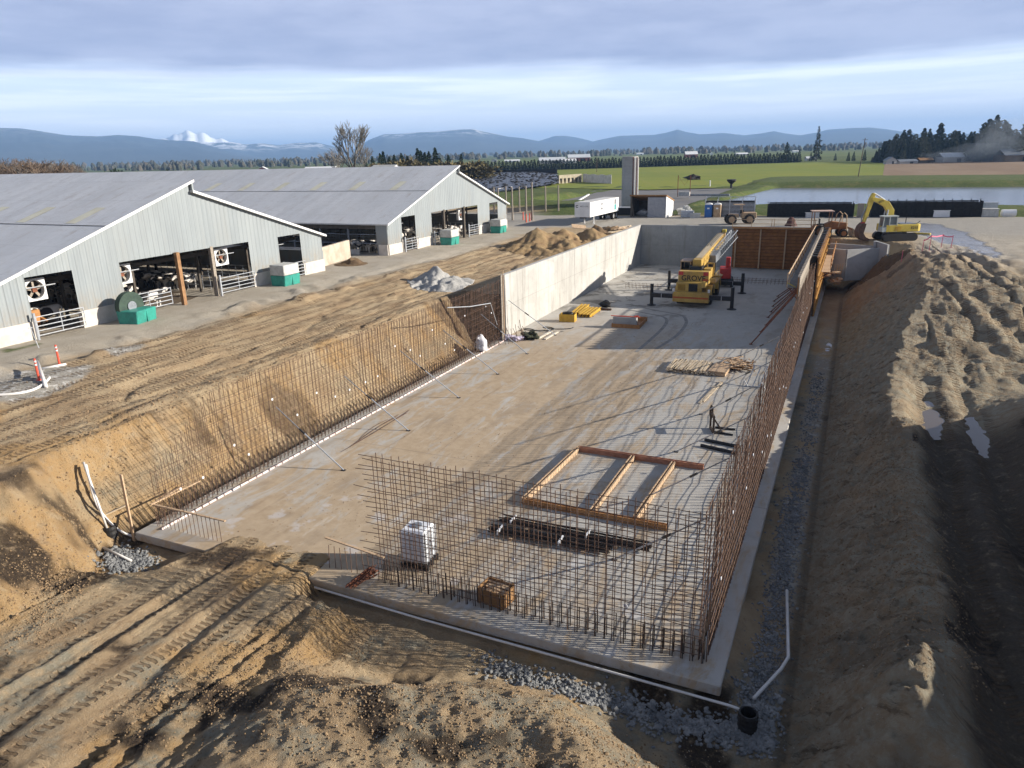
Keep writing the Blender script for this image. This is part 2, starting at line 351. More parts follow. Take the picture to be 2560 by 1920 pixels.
me.polygons.add(len(q)); me.polygons.foreach_set('loop_start', np.arange(0, q.size, 4, dtype=np.int32))
me.update(calc_edges=True)
me.shade_smooth()
nA = fbm(X/3.1, Y/3.1, 4, 201); nB = fbm(X/1.1, Y/1.1, 4, 211); nC = fbm(X/9, Y/9, 3, 221)
road = sm(-38.0, -39.8, X+1.2*nA)*sm(108, 105, Y)                                    # lane past the barns
road = np.maximum(road, sm(83.2, 86, Y+2.4*nA)*sm(108.5, 106.5, Y-.09*X)*sm(-60, -50, X))
road = np.maximum(road, sm(60, 72, Y+1.15*np.maximum(X-7, 0)+4*nA)*sm(7, 10, X)*sm(110, 107.5, Y-.09*X))
road = np.maximum(road, sm(-37.2, -39.5, X+.9*nA)*.55*sm(85, 80, Y))
road = np.maximum(road, sm(14.5, 17, X+1.2*nA)*sm(44, 50, Y)*sm(110, 107.5, Y-.09*X))
grass = sm(107.6, 109.5, Y-.09*X+1.0*nB)*(Y < 9e9)
grass = grass*(1-sm(-46, -54, X)*sm(112, 108, Y))
gl = sm(.02, .12, .35-np.hypot((X+43.6)/2.0, (Y-8.6)/2.6)+.5*nB); grass = np.maximum(grass, gl*.9)
grass = np.maximum(grass, sm(-88, -100, X)); grass = np.maximum(grass, sm(24, 34, X)*sm(20, 40, np.abs(Y-75))*.7)
dist = np.hypot(X, Y)
orang = sm(.12, .34, nA-.25*sm(-27.5, -28.5, X)*sm(-3, 0, Y)+.34*sm(-19, -22, X)*sm(4, -2, Y)+.10*sm(-20, -18, X)*sm(2, 0, Y)*sm(-10, -13, X)+.12*sm(-2, -5, Y)*sm(-8, -4, X))*sm(60, 40, dist)
bankL = sm(-25.0, -25.6, X)*sm(-27.9, -27.2, X)*sm(-1, 0, Y)*sm(34, 31, Y)
orang = np.maximum(orang*.6, bankL*sm(.0, .25, nB+.15)*.45)
dark = sm(.18, .36, fbm(X/2.2, Y/2.2, 4, 231)+.20*np.exp(-((X+9.0)/1.9)**2-((Y+5.4)/1.3)**2)*1.9-.06+.22*np.exp(-((X+24.5)/2.2)**2-((Y+5.2)/1.6)**2))*sm(34, 24, dist)
dark = np.maximum(dark, sm(5.6, 6.3, X+.4*nB)*sm(24, 19, Y)*.85)  # dark track mud, deepened further to carry the shade lying there
dark = np.maximum(dark, .55*sm(1.5, 1.8, X)*sm(2.6, 2.0, X+.6*nB)*sm(70, 60, Y))
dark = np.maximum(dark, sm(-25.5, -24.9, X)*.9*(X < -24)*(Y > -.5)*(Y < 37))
dark = np.maximum(dark, sm(33.2, 34.2, Y+.85*np.clip((-25.1-X)*1.55, 0, 3.6)+.3*nB)*sm(37.5, 36.8, Y)*sm(-24, -25, X)*sm(-29.2, -28.2, X)*.6)  # shade of the bank recess, painted in as dark soil colour
dark = np.maximum(dark, .6*sm(.25, .4, nA)*sm(28, 36, Y)*sm(3, 5, X)*sm(80, 70, Y))
dark = np.maximum(dark, .55*sm(.1, .3, fbm(X/1.5, Y/5, 3, 238))*sm(-38, -40, X)*sm(-43.5, -42, X)*sm(60, 50, Y))
dark = np.maximum(dark, .7*sm(-43.2, -44.6, X+.5*nB)*sm(-46, -45.5, X))
clay = sm(.05, .30, nB*.7+nC*.7+.15*sm(-2, -1, Y)*sm(-14, -12, X))*sm(60, 45, dist)*sm(-23, -20, X)
clay = np.where(X > 1.8, np.maximum(clay, .9*sm(2.0, 2.6, X)*sm(6.0, 5.2, X)*sm(40, 26, Y)*sm(-.35, .05, nB+.5*nA)), clay); orang = orang*np.where(X > 1.2, .25, 1)
dark = np.where((X > 2.0) & (X < 5.6), dark*.3, dark)
clay = np.maximum(clay, sm(-25.6, -25.9, X)*sm(-26.7, -26.1, X)*sm(-.2, .2, nA)*.7*(Y < 32))
trk = sm(-27.9, -28.5, X)*sm(-39.5, -38, X)*sm(74, 60, Y)+sm(-20.6, -19.8, X)*sm(-13.4, -14.4, X+.12*Y)*sm(4.5, 3, Y)
trk = np.clip(trk+sm(6.0, 6.5, X)*sm(10, 9, X)*sm(34, 26, Y)+sm(7, 8, X)*sm(14.5, 13, X)*sm(28, 32, Y)*sm(80, 70, Y), 0, 1)
def polydist(pts, XX, YY):
    ins = np.zeros(XX.shape, bool); dm = np.full(XX.shape, 1e9)
    for (x0, y0), (x1, y1) in zip(pts, pts[1:]+pts[:1]):
        c = ((y0 > YY) != (y1 > YY)) & (XX < (x1-x0)*(YY-y0)/((y1-y0) or 1e-9)+x0); ins ^= c
        dx, dy = x1-x0, y1-y0; t_ = np.clip(((XX-x0)*dx+(YY-y0)*dy)/(dx*dx+dy*dy), 0, 1); dm = np.minimum(dm, np.hypot(XX-x0-t_*dx, YY-y0-t_*dy))
    return np.where(ins, dm, -dm)
gpx = lambda L, z: [tuple(G(u, v, z))[:2] for u, v in L]
wetm = sm(-.25, .25, polydist(gpx([(2255, 556), (2300, 557), (2345, 561), (2400, 575), (2460, 603), (2510, 640), (2485, 648), (2430, 630), (2385, 612), (2330, 600), (2285, 588)], YZ), X, Y)+1.1*nA+.5*nB)
padm = sm(-.2, .2, polydist(gpx([(-60, 960), (60, 935), (150, 922), (230, 918), (200, 945), (120, 985), (60, 995), (-60, 1010)], 3.95), X, Y)+.9*nA+.5*nB)
padm = np.maximum(padm, .62*sm(.5, .8, X+.25*nB)*sm(1.75, 1.45, X+.2*nB)*sm(-1.2, -.6, Y)*sm(60, 40, Y)*sm(-.3, .1, nB+.12))
padm = np.maximum(padm, sm(-.2, .2, polydist(gpx([(262, 888), (300, 872), (350, 868), (335, 882), (290, 896)], 3.98), X, Y)+.5*nB))
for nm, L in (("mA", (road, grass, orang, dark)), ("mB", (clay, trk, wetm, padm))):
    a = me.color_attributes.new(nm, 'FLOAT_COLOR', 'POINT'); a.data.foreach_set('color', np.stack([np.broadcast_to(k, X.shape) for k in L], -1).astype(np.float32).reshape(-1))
ground = bpy.data.objects.new("ground", me); C.objects.link(ground); ground['kind'] = 'structure'
def ground_mat():
    b = NB("ground_soil"); A = b.attr("mA"); B = b.attr("mB")
    sA = b.n('ShaderNodeSeparateColor'); b.t.links.new(A.outputs['Color'], sA.inputs[0]); sB = b.n('ShaderNodeSeparateColor'); b.t.links.new(B.outputs['Color'], sB.inputs[0])
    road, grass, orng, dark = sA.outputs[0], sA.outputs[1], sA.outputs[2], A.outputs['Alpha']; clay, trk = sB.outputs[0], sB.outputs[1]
    n1 = b.noise(.45, 6, .62); n2 = b.noise(2.6, 6, .7); n3 = b.noise(9, 6, .8); n4 = b.noise(30, 4, .8); lin = b.noise(1.6, 5, .65, b.vec((1, .09, 1)))
    soil = b.mix(b.ramp(n1, .32, .68), (.385, .272, .16), (.505, .385, .24))
    soil = b.mix(b.ramp(n2, .5, .75, 0, .55), soil, (.25, .165, .092))
    soil = b.mix(b.math('MULTIPLY', b.ramp(lin, .50, .66), b.math('MULTIPLY', trk, .75)), soil, (.20, .135, .08))
    soil = b.mix(b.math('MULTIPLY', b.ramp(n3, .53, .68), .6), soil, (.50, .42, .31))
    soil = b.mix(b.math('MULTIPLY', b.ramp(n4, .54, .70), .32), soil, (.12, .085, .052)); soil = b.mix(b.math('MULTIPLY', orng, b.ramp(n2, .30, .55)), soil, b.mix(b.ramp(n3, .35, .65), (.47, .31, .14), (.46, .26, .09)))
    cl = b.mix(b.ramp(n3, .35, .65), (.25, .225, .165), (.34, .31, .24)); soil = b.mix(b.math('MULTIPLY', clay, b.ramp(n2, .30, .62)), soil, cl)
    bank_tone = b.math('MULTIPLY', b.ramp(b.xyz()[0], 1.0, 2.0), b.ramp(b.xyz()[1], 66, 50)); soil = b.mix(b.math('MULTIPLY', bank_tone, b.ramp(n1, .25, .65, .35, .9)), soil, b.mix(b.ramp(n2, .35, .65), (.29, .215, .135), (.40, .36, .27))); cmb = b.n('ShaderNodeCombineXYZ'); b.put(cmb.inputs[0], b.math('MULTIPLY', b.xyz()[0], .55)); b.put(cmb.inputs[1], b.math('MULTIPLY', b.math('ADD', b.xyz()[1], b.math('MULTIPLY', b.xyz()[0], .55)), 2.6)); stk = b.noise(1.0, 6, .75, cmb.outputs[0]); soil = b.mix(b.math('MULTIPLY', bank_tone, b.ramp(stk, .52, .66, 0, .75)), soil, (.11, .076, .045)); soil = b.mix(b.math('MULTIPLY', bank_tone, b.ramp(stk, .44, .34, 0, .6)), soil, (.36, .32, .24)); soil = b.mix(b.math('MULTIPLY', bank_tone, b.ramp(b.voro(7.0), .10, .05, 0, .8)), soil, (.50, .48, .42)); dk = b.mix(b.ramp(n3, .4, .7), (.040, .028, .019), (.105, .072, .045)); soil = b.mix(b.math('MULTIPLY', dark, b.ramp(n2, .22, .5)), soil, dk)  # right-bank soil darkened for its shaded side; streaks and pebbles are its own
    xs_ = b.xyz(); rd = b.mix(b.ramp(n1, .3, .7), (.40, .35, .28), (.465, .42, .35)); rd = b.mix(b.ramp(b.noise(1.2, 5, .7, b.vec((1, .25, 1))), .5, .75, 0, .5), rd, (.33, .275, .205))
    rd = b.mix(b.math('MULTIPLY', b.ramp(xs_[1], 78, 88), .7), rd, (.33, .315, .285)); rd = b.mix(b.ramp(n3, .5, .7, 0, .35), rd, (.24, .20, .16)); soil = b.mix(road, soil, rd)
    gr = b.mix(b.ramp(n2, .35, .65), (.055, .088, .018), (.125, .150, .035)); gr = b.mix(b.ramp(b.noise(.35, 4, .6), .5, .75, 0, .75), gr, (.20, .165, .07)); gr = b.mix(b.ramp(n3, .45, .7, 0, .7), gr, (.030, .050, .012))
    soil = b.mix(grass, soil, gr); wetn, pad = sB.outputs[2], B.outputs['Alpha']; soil = b.mix(pad, soil, b.mix(b.ramp(n2, .52, .62), (.36, .335, .295), (.62, .60, .57))); soil = b.mix(b.math('MULTIPLY', wetn, .8), soil, (.20, .20, .205))
    xs = b.xyz(); fgm = b.math('MULTIPLY', b.ramp(xs[1], 4.5, 3.0), b.ramp(xs[0], -26, -23)); skew = b.math('ADD', b.math('ADD', xs[0], b.math('MULTIPLY', b.math('MULTIPLY', xs[1], .09), fgm)), b.math('ADD', b.math('MULTIPLY', b.math('SINE', b.math('MULTIPLY', xs[1], .21)), .25), b.math('MULTIPLY', b.math('SINE', b.math('ADD', b.math('MULTIPLY', xs[1], .6), 1.0)), .1)))
    stripe = b.ramp(b.math('SINE', b.math('MULTIPLY', skew, 6.3)), .1, .45)
    chev = b.math('SINE', b.math('ADD', b.math('MULTIPLY', xs[1], 25.0), b.math('MULTIPLY', b.math('SINE', b.math('MULTIPLY', skew, 12.6)), .7)))
    lug = b.math('MULTIPLY', b.math('MULTIPLY', stripe, b.ramp(chev, -.2, .5)), b.math('MULTIPLY', trk, b.ramp(b.noise(.5, 3, .6), .34, .48)))
    pebble = b.ramp(b.voro(14), 0, .35)
    hgt = b.math('ADD', b.math('MULTIPLY', n2, .45), b.math('ADD', b.math('ADD', b.math('MULTIPLY', n3, .95), b.math('MULTIPLY', n4, .5)), b.math('ADD', b.math('MULTIPLY', lug, -.8), b.math('MULTIPLY', pebble, -.14))))
    soil = b.mix(b.math('MULTIPLY', lug, .62), soil, (.15, .095, .052))
    wet = b.math('SUBTRACT', b.math('SUBTRACT', .95, b.math('MULTIPLY', dark, .12)), b.math('MULTIPLY', wetn, .72))
    hgt = b.math('MULTIPLY', hgt, b.math('SUBTRACT', 1.0, b.math('MULTIPLY', wetn, .92))); return b.fin(soil, wet, hgt, 1.0, .13, 0, .25)
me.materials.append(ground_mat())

# ---------------------------------------------------------------- sheets: fields, ponds, puddles
def sheet(name, pts, mat, kind='structure', sub=0):
    m_ = MB(); m_.add(pts, [tuple(range(len(pts)))]); o = m_.build(name, mat); o['kind'] = kind; return o
def field_mat(name, c1, c2, c3, st=(1, 1, 1), s=.02):
    b = NB(name); n = b.noise(s, 6, .65, b.vec(st)); m = b.noise(.6, 4, .7); c = b.mix(b.ramp(n, .35, .65), c1, c2); c = b.mix(b.ramp(m, .45, .7, 0, .5), c, c3); tl_ = b.math('SINE', b.math('MULTIPLY', b.math('ADD', b.xyz()[0], b.math('MULTIPLY', b.xyz()[1], .35)), .42)); c = b.mix(b.ramp(tl_, .90, .99, 0, .28), c, c3); c = b.mix(b.math('MULTIPLY', b.ramp(b.noise(.009, 5, .65), .45, .7), .55), c, tuple(k*.72 for k in c2))
    return b.fin(c, .9, m, .5, .1, 0, .1)
gfield = field_mat('green_crop', (.215, .235, .042), (.175, .215, .042), (.25, .235, .06))
gfield2 = field_mat('far_pasture', (.11, .155, .035), (.15, .17, .06), (.13, .13, .06))
plough = field_mat('bare_field', (.235, .165, .11), (.285, .21, .145), (.20, .135, .085), (1, .2, 1), .05)
def water_mat(name, col, rough=.06, bump=.02):
    b = NB(name); n = b.noise(3.0, 3, .6); b.b.inputs['IOR'].default_value = 1.33
    return b.fin(b.mix(b.ramp(b.noise(.06, 4, .6), .35, .7), col, tuple(c*1.3 for c in col)), rough, n, bump, .05, 0, .5)
pondw = water_mat('pond_water', (.10, .10, .11), .18, .10); mudw = water_mat('muddy_water', (.09, .07, .05), .05, .03)
slurry = pm('slurry_surface', (.19, .175, .155), (.14, .13, .115), .12, .6, .1)
# ---------------------------------------------------------------- concrete slab and walls
def concrete(name, c1, c2, stain=None, panel=False, mud=0.):
    b = NB(name); n = b.noise(.25, 6, .65); m = b.noise(1.7, 6, .7); f = b.noise(9, 4, .7); xs = b.xyz()
    c = b.mix(b.ramp(n, .3, .7), c1, c2); c = b.mix(b.ramp(m, .48, .75, 0, .35), c, tuple(k*.6 for k in c2))
    if mud:
        mid = b.math('MULTIPLY', b.ramp(xs[0], -24.5, -19), b.ramp(xs[0], -6, -13))
        st = b.noise(.9, 6, .7, b.vec((1, .30, 1)), 0, .8); far = b.ramp(xs[1], 52, 30)
        k = b.math('MULTIPLY', b.math('MULTIPLY', b.ramp(b.math('ADD', st, b.math('MULTIPLY', mid, .16)), .47, .66), far), mud)
        k = b.math('MAXIMUM', k, b.math('MULTIPLY', b.math('MULTIPLY', b.ramp(b.math('ADD', xs[1], b.math('MULTIPLY', m, 6.0)), 10.0, 4.5), .95), b.math('MULTIPLY', b.ramp(xs[0], -11.5, -14.5), b.ramp(xs[0], -22.5, -20.5)))); c = b.mix(k, c, b.mix(b.ramp(m, .3, .7), (.455, .35, .235), (.37, .275, .175)))
        c = b.mix(b.math('MULTIPLY', b.ramp(b.noise(.55, 5, .6, b.vec((1, .4, 1))), .54, .66), .35), c, (.24, .19, .14))
        c = b.mix(b.math('MULTIPLY', b.ramp(b.noise(1.3, 6, .75, b.vec((1, .12, 1))), .54, .68), b.math('MULTIPLY', far, .55)), c, (.255, .185, .12)); c = b.mix(b.math('MULTIPLY', b.ramp(b.noise(1.1, 5, .75, b.vec((1, .16, 1))), .42, .32), .5), c, (.55, .50, .43)); jn = b.math('ABSOLUTE', b.math('SUBTRACT', b.math('FRACT', b.math('MULTIPLY', xs[1], .0417)), .5)); c = b.mix(b.ramp(jn, .0012, .0004, 0, .6), c, (.16, .14, .12))
        dmp = b.math('MULTIPLY', b.ramp(b.noise(.33, 5, .7, None, 0, .6), .50, .60), b.math('MULTIPLY', b.ramp(xs[1], 44, 52), b.ramp(xs[0], -8, -12)))
        c = b.mix(b.math('MULTIPLY', dmp, .72), c, (.115, .105, .09))
        c = b.mix(b.math('MULTIPLY', b.ramp(b.noise(.7, 4, .6), .58, .68), b.math('MULTIPLY', b.ramp(xs[1], 12, 4), .5)), c, (.54, .535, .55))
    if panel:
        g = b.math('SUBTRACT', b.math('FRACT', b.math('MULTIPLY', xs[1], .41)), .5); seam = b.ramp(b.math('ABSOLUTE', g), .482, .497)
        h = b.ramp(b.math('ABSOLUTE', b.math('SUBTRACT', xs[2], 2.65)), .03, .0); sx = b.math('FRACT', b.math('MULTIPLY', xs[0], .41)); seam = b.math('MAXIMUM', seam, h)
        blk = b.n('ShaderNodeTexVoronoi'); blk.inputs['Scale'].default_value = .41; blk.inputs['Randomness'].default_value = .25; b.t.links.new(b.vec((1, 1, .8)), blk.inputs['Vector'])
        c = b.mix(b.math('MULTIPLY', b.ramp(b.math('FRACT', blk.outputs['Color']), .3, .9), .22), c, tuple(k*.62 for k in c2))
        c = b.mix(b.math('MULTIPLY', seam, .55), c, (.16, .155, .14))
        c = b.mix(b.ramp(b.noise(1.1, 5, .7, b.vec((1, 1, .12))), .50, .72, 0, .6), c, (.20, .19, .165))
    return b.fin(c, .88, b.math('ADD', m, b.math('MULTIPLY', f, .4)), .25, .03, 0, .25)
slabm = concrete('slab_concrete', (.47, .45, .415), (.40, .38, .345), mud=.92)
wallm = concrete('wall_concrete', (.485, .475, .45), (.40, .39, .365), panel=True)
backm = concrete('back_wall_concrete', (.33, .335, .325), (.24, .25, .25), panel=True)  # darker copy of the wall concrete, with the end wall's shade in the colour
precast = concrete('precast_concrete', (.42, .42, .41), (.32, .32, .31))
H = 5.3
s_ = MB(); s_.box((-12.17, 40.15, -.19), (24.34, 80.3, .38)); o = s_.build('concrete_slab', slabm, bevel=.03); o['kind'] = 'structure'
w_ = MB(); w_.box((-24.07, 58.4, H/2-.01), (.42, 43.8, H+.02)); o = w_.build('concrete_wall', wallm, bevel=.02)
tag(o, 'long sunlit concrete wall on the left of the pit with sand heaped behind it', 'wall')
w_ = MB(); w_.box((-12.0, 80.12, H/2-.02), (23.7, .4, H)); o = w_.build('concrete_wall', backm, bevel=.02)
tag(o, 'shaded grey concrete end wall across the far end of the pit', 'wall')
# waterstop upstand along the left mat
st_ = MB()
y = .6
while y < 36: l = random.uniform(.32, .5); st_.box((-23.42, y+l/2, .045), (.045, l, .09)); y += l+random.uniform(.05, .12)
o = st_.build('waterstop_strip', pm('strip_white', (.72, .66, .64), (.62, .42, .38), 1.5, .6, .05)); tag(o, 'dashed white strip along the foot of the left reinforcing mat', 'strip')

# ---------------------------------------------------------------- reinforcing mats
BAR = MB(); BAR.tube([(0, 0, 0), (0, 0, 5.0)], .0145, 5); bar0 = BAR.build('vertical_bar', rust); bar_me = bar0.data; bpy.data.objects.remove(bar0)
def bar_obj(p, tilt, s, parent):
    o = bpy.data.objects.new('vertical_bar', bar_me); C.objects.link(o); o.parent = parent; o.location = p; o.rotation_euler = (tilt[0], tilt[1], random.random()*3); k_ = .78 if abs(parent.location.x+23.9) < .1 else 1; o.scale = (k_, k_, s); return o
SP = MB(); SP.lathe((0, 0, -.02), [(.02, 0), (.06, .005), (.068, .02), (.06, .035), (.02, .04)], 10); sp0 = SP.build('spacer_disc', whiteplastic); sp_me = sp0.data; bpy.data.objects.remove(sp0)
def spacer(p, along, parent):
    o = bpy.data.objects.new('spacer_disc', sp_me); C.objects.link(o); o.parent = parent; o.location = p; o.rotation_euler = (0, R(90), 0) if along == 'y' else (R(90), 0, 0)
def rebar_wall(label, axis_, fixed, a0, a1, gap=.26, step=.305, nh=14, dowel=True, over=.0, hfun=None, spacers=0, near=0, sags=.02):
    t = thing('rebar_mat', label, 'reinforcement', ((a0+a1)/2 if axis_ == 'x' else fixed, fixed if axis_ == 'x' else (a0+a1)/2, 0)); L = t.location
    def P(a, off, z): return ((a-L.x, off, z) if axis_ == 'x' else (off, a-L.y, z))
    allb = []
    n = int(abs(a1-a0)/step)+1
    for i in range(n):
        a = a0+(a1-a0)*i/(n-1)
        for off in (-gap/2, gap/2): allb.append((abs(a-near), a+random.uniform(-.03, .03), off+random.uniform(-.012, .012), (hfun(a) if hfun else 1)*random.uniform(.975, 1.02)))
    allb.sort(); rest = MB()
    for k, (d_, a, off, s) in enumerate(allb):
        tl = (random.gauss(0, .006), random.gauss(0, .006))
        if k < 100: bar_obj(P(a, off, 0), tl, s, t)
        else: p = Vector(P(a, off, 0)); rest.tube([p, p+Vector((tl[1]*5*s, -tl[0]*5*s, 5*s))], .0145, 5, caps=False)
    if rest.v: o = rest.build('far_vertical_bars', rust, t); o['kind'] = 'stuff'
    zs = [.25+i*(4.65/(nh-1)) for i in range(nh)]
    for z in zs:
        for off in (-gap/2-.03, gap/2+.03):
            m_ = MB(); b0 = a0-(over*random.uniform(.55, 1.2) if over else 0); pts = []; k = max(6, int(abs(a1-b0)/1.2))
            for i in range(k+1):
                a = b0+(a1-b0)*i/k; lim = (hfun(a) if hfun else 1)*5
                if z > lim: continue
                pts.append(P(a, off+random.gauss(0, .006), z+random.gauss(0, sags)+(.03*math.sin(a*1.3+z*5))))
            if len(pts) > 1: m_.tube(pts, .0125 if fixed > -20 else .0095, 5); m_.build('horizontal_bar', rust, t)
    if dowel:
        m_ = MB()
        for i in range(n):
            a = a0+(a1-a0)*i/(n-1)+.05
            for off in (-gap/2+.02, gap/2-.02): p = Vector(P(a, off, -.02)); m_.tube([p, p+Vector((0, 0, random.uniform(.72, .95)))], .019, 5)
        m_.build('starter_dowels', darkbar, t)
    for i in range(spacers):
        a = a0+(a1-a0)*(i+.5+random.uniform(-.3, .3))/spacers; spacer(P(a, (gap/2+.05)*(1 if fixed > -5 else 1), random.choice([1.2, 2.0, 2.7, 3.4])), axis_, t)
    return t
rebar_wall('tall rusty rebar mat standing across the near edge of the slab', 'x', .92, -12.25, -.72, nh=14, over=.75, spacers=3, near=-6)
rebar_wall('very long rusty rebar mat along the right edge of the slab', 'y', -.70, .95, 52.2, spacers=19, near=.9, nh=13)
rebar_wall('very long rebar mat before the cut earth bank on the left', 'y', -23.9, 1.0, 36.3, spacers=22, near=2, nh=10, hfun=lambda a: min(1, .5+.13*(a-1.0)))
# scrap mat of starter bars at the left corner
t = thing('starter_bar_row', 'short starter bars with a timber rail at the left near corner of the slab', 'reinforcement', (-21.8, .7, 0))
m_ = MB()
for i in range(16): m_.tube([(-2.0+i*.24, .1, 0), (-2.0+i*.24, .1, 1.0+random.uniform(-.05, .08))], .014, 5)
for i in range(10): m_.tube([(-2.1, .1+i*.24, 0), (-2.1, .1+i*.24, 1.0+random.uniform(-.05, .08))], .014, 5)
m_.build('bars', rust, t); m_ = MB(); m_.bar((-2.2, .1, 1.02), (1.9, .16, 1.0), .09, .045); m_.build('timber_rail', pine, t); m_ = MB(); m_.bar((-2.15, .0, 1.06), (-2.1, 2.6, 1.03), .09, .045); m_.build('timber_rail', pine, t)
t = thing('starter_bar_row', 'short starter bars under a loose timber rail at the left end of the near mat', 'reinforcement', (-13.3, 1.0, 0))
m_ = MB()
for i in range(12): m_.tube([(-1.5+i*.25, random.uniform(-.1, .1), 0), (-1.5+i*.25, 0, .95+random.uniform(-.06, .1))], .014, 5)
m_.build('bars', rust, t); m_ = MB(); m_.bar((-1.75, .15, 1.12), (1.05, -.05, .98), .09, .045); m_.build('timber_rail', pine, t)
m_ = MB()
for i in range(24): a = random.uniform(-.2, .2); m_.tube([(-13.15+a, .15+random.uniform(-.3, .1), .04+random.uniform(0, .16)), (-12.75+a, .95+random.uniform(-.2, .2), .15+random.uniform(0, .35))], .02, 5)
tag(m_.build('rebar_offcuts', rustred), 'red rusty heap of short bars lying near the left end of the near mat', 'steel offcuts')

# ---------------------------------------------------------------- pole braces
def brace(top, foot, label, group):
    top, foot = Vector(top), Vector(foot); t = thing('pole_brace', label, 'brace', foot, 0, group); d = top-foot
    m_ = MB(); m_.tube([(0, 0, .03), d*.62], .035, 8); m_.build('outer_tube', galv, t); m_ = MB(); m_.tube([d*.6, d], .026, 8); m_.build('inner_tube', steelgrey, t)
    m_ = MB(); m_.tube([d*.57, d*.65], .05, 8); m_.build('collar', blackm, t); m_ = MB(); m_.box((0, 0, .015), (.22, .16, .03)); m_.build('foot_plate', blackm, t)
lb = [((689.6, 1016.8), (859, 1176)), ((860, 939.7), (1020.7, 1076.8)), ((1000, 876.6), (1146.8, 994.6)), ((1108, 825.8), (1244.5, 935.6)), ((1201.8, 785), (1317.7, 884.8)), ((1271, 750.5), (1388, 838))]
ln = ['nearest to the sump', 'second from the sump end', 'third from the sump end', 'in the middle of the mat', 'beside the white sack', 'closest to the concrete wall']
for (a, b_), w in zip(lb, ln): brace(PX(*a, -23.72), G(*b_, 0), 'slim steel pole brace propping the left rebar mat, '+w, 'braces of the left mat')
rb = [((1951, 840), (1850, 890)), ((1926, 905), (1802, 965)), ((1884, 966), (1752, 1036)), ((1877, 1039.7), (1690, 1130)), ((1825, 1144), (1625, 1240)), ((1773, 1292), (1535, 1400))]
rn = ['farthest, next to the wooden forms', 'behind the stack of boards', 'just beyond the upright slotted panel', 'passing over the dark pipes', 'reaching over the timber frame', 'nearest, reaching over the steel bundles']
for (a, b_), w in zip(rb, rn): brace(PX(*a, -.95), G(*b_, 0), 'slim steel pole brace propping the right rebar mat, '+w, 'braces of the right mat')

# ---------------------------------------------------------------- wall formwork (right wall and far wall)
t = thing('wall_formwork', 'orange wooden wall forms with walkways and guard rails along the right wall', 'formwork', (-.8, 60, 0))
m_ = MB(); m_.box((-.30, 0, 2.75), (.06, 39.6, 5.5)); m_.build('inner_panel', greywood, t)
m_ = MB(); m_.box((.38, 6.05, 2.65), (.06, 27.1, 5.3)); m_.build('outer_panel', pm('dark_form_ply', (.17, .075, .022), (.10, .045, .015), 1.5, .6), t)
m_ = MB()
for i in range(5): m_.box((.54, 6.05, .55+i*1.05), (.10, 27.1, .10))
for i in range(34): m_.box((.46, -7.3+i*.81, 2.7), (.10, .12, 5.5))
m_.build('outer_walers', pm('form_beam', (.50, .29, .085), (.40, .20, .05), 2, .7, .1), t)
for i in range(48): m_ = MB(); m_.box((-.36, -19.5+i*.82, 5.53), (.20, .42, .10)); m_.build('top_block', greywood, t)
for i in range(31): m_ = MB(); m_.box((.44, -7.3+i*.89, 5.38), (.26, .5, .10)); m_.build('top_block', orange, t)
for i in range(16): m_ = MB(); m_.box((.04, -7+i*1.7, 5.45), (.85, .03, .03)); m_.build('form_tie', galv, t)
m_ = MB()
for i in range(14): m_.box((-.40, -19.2+i*3, 2.75), (.12, .14, 5.4))
m_.build('inner_walers', orange, t)
m_ = MB(); m_.box((-.80, .3, 4.62), (.72, 39.0, .06)); m_.build('walkway_deck', pm('grey_deck', (.22, .205, .185), (.15, .135, .12), 2, .85, .1), t)
m_ = MB()
for z in (5.05, 5.65): m_.box((-1.16, .3, z), (.05, 39.0, .10))
for i in range(17): m_.box((-1.21, -19.1+i*2.43, 5.15), (.06, .09, 1.15))
m_.build('guard_rail', pine, t)
m_ = MB()
for i in range(20): m_.bar((-.42, -18.9+i*2.03, 3.7), (-1.1, -18.9+i*2.03, 4.56), .07); m_.bar((-.4, -18.9+i*2.03, 4.54), (-1.18, -18.9+i*2.03, 4.54), .07)
m_.build('walkway_brackets', rustred, t)
m_ = MB(); m_.box((1.02, 4.0, 3.55), (.75, 16, .06)); m_.build('outer_walkway', pine, t)
m_ = MB()
for i in range(9): m_.bar((.6, -3.8+i*2.0, 2.7), (1.35, -3.8+i*2.0, 3.5), .07)
m_.build('outer_brackets', orange, t)
m_ = MB()
for i in range(6): m_.box((1.38, -2.5+i*2.8, 4.1), (.06, .09, 1.1))
for z in (4.15, 4.6): m_.box((1.42, 4.5, z), (.04, 14.4, .11))
m_.build('outer_guard_rail', orange, t)
m_ = MB(); m_.bar((-1.2, -19.3, 5.0), (-.5, -19.0, 4.58), .05); m_.build('yellow_strap', pm('yellow_strap', (.75, .60, .03)), t)
feet = [(1877, 861), (1902, 830), (1915, 813), (1920, 794), (1927, 780), (1932, 766), (1935, 753), (1944, 741)]
for i, f_ in enumerate(feet):
    p = G(*f_, 0); tt = thing('form_prop', 'rusty pipe prop slanting from the near end of the wooden forms to the slab', 'prop', p, 0, 'rusty props of the wooden forms'); d = Vector((-1.25, 41.4+i*1.3, 4.2-.05*i))-p
    m_ = MB(); m_.tube([(0, 0, .03), d], .05, 7); m_.build('pipe', rustred, tt); m_ = MB(); m_.box((0, 0, .02), (.25, .2, .04)); m_.build('foot_plate', rustred, tt)
t = thing('wall_formwork', 'dark orange wooden forms and guard rail against the far end wall', 'formwork', (-6.85, 79.6, 0))
m_ = MB(); m_.box((0, .1, 2.6), (9.7, .08, 5.0)); m_.build('panel', orangeply, t)
m_ = MB()
for i in range(12): m_.box((0, -.02, .4+i*.42), (9.7, .12, .10))
m_.build('walers', pm('waler_brown', (.20, .085, .02), (.12, .05, .015), 2, .8, .1), t)
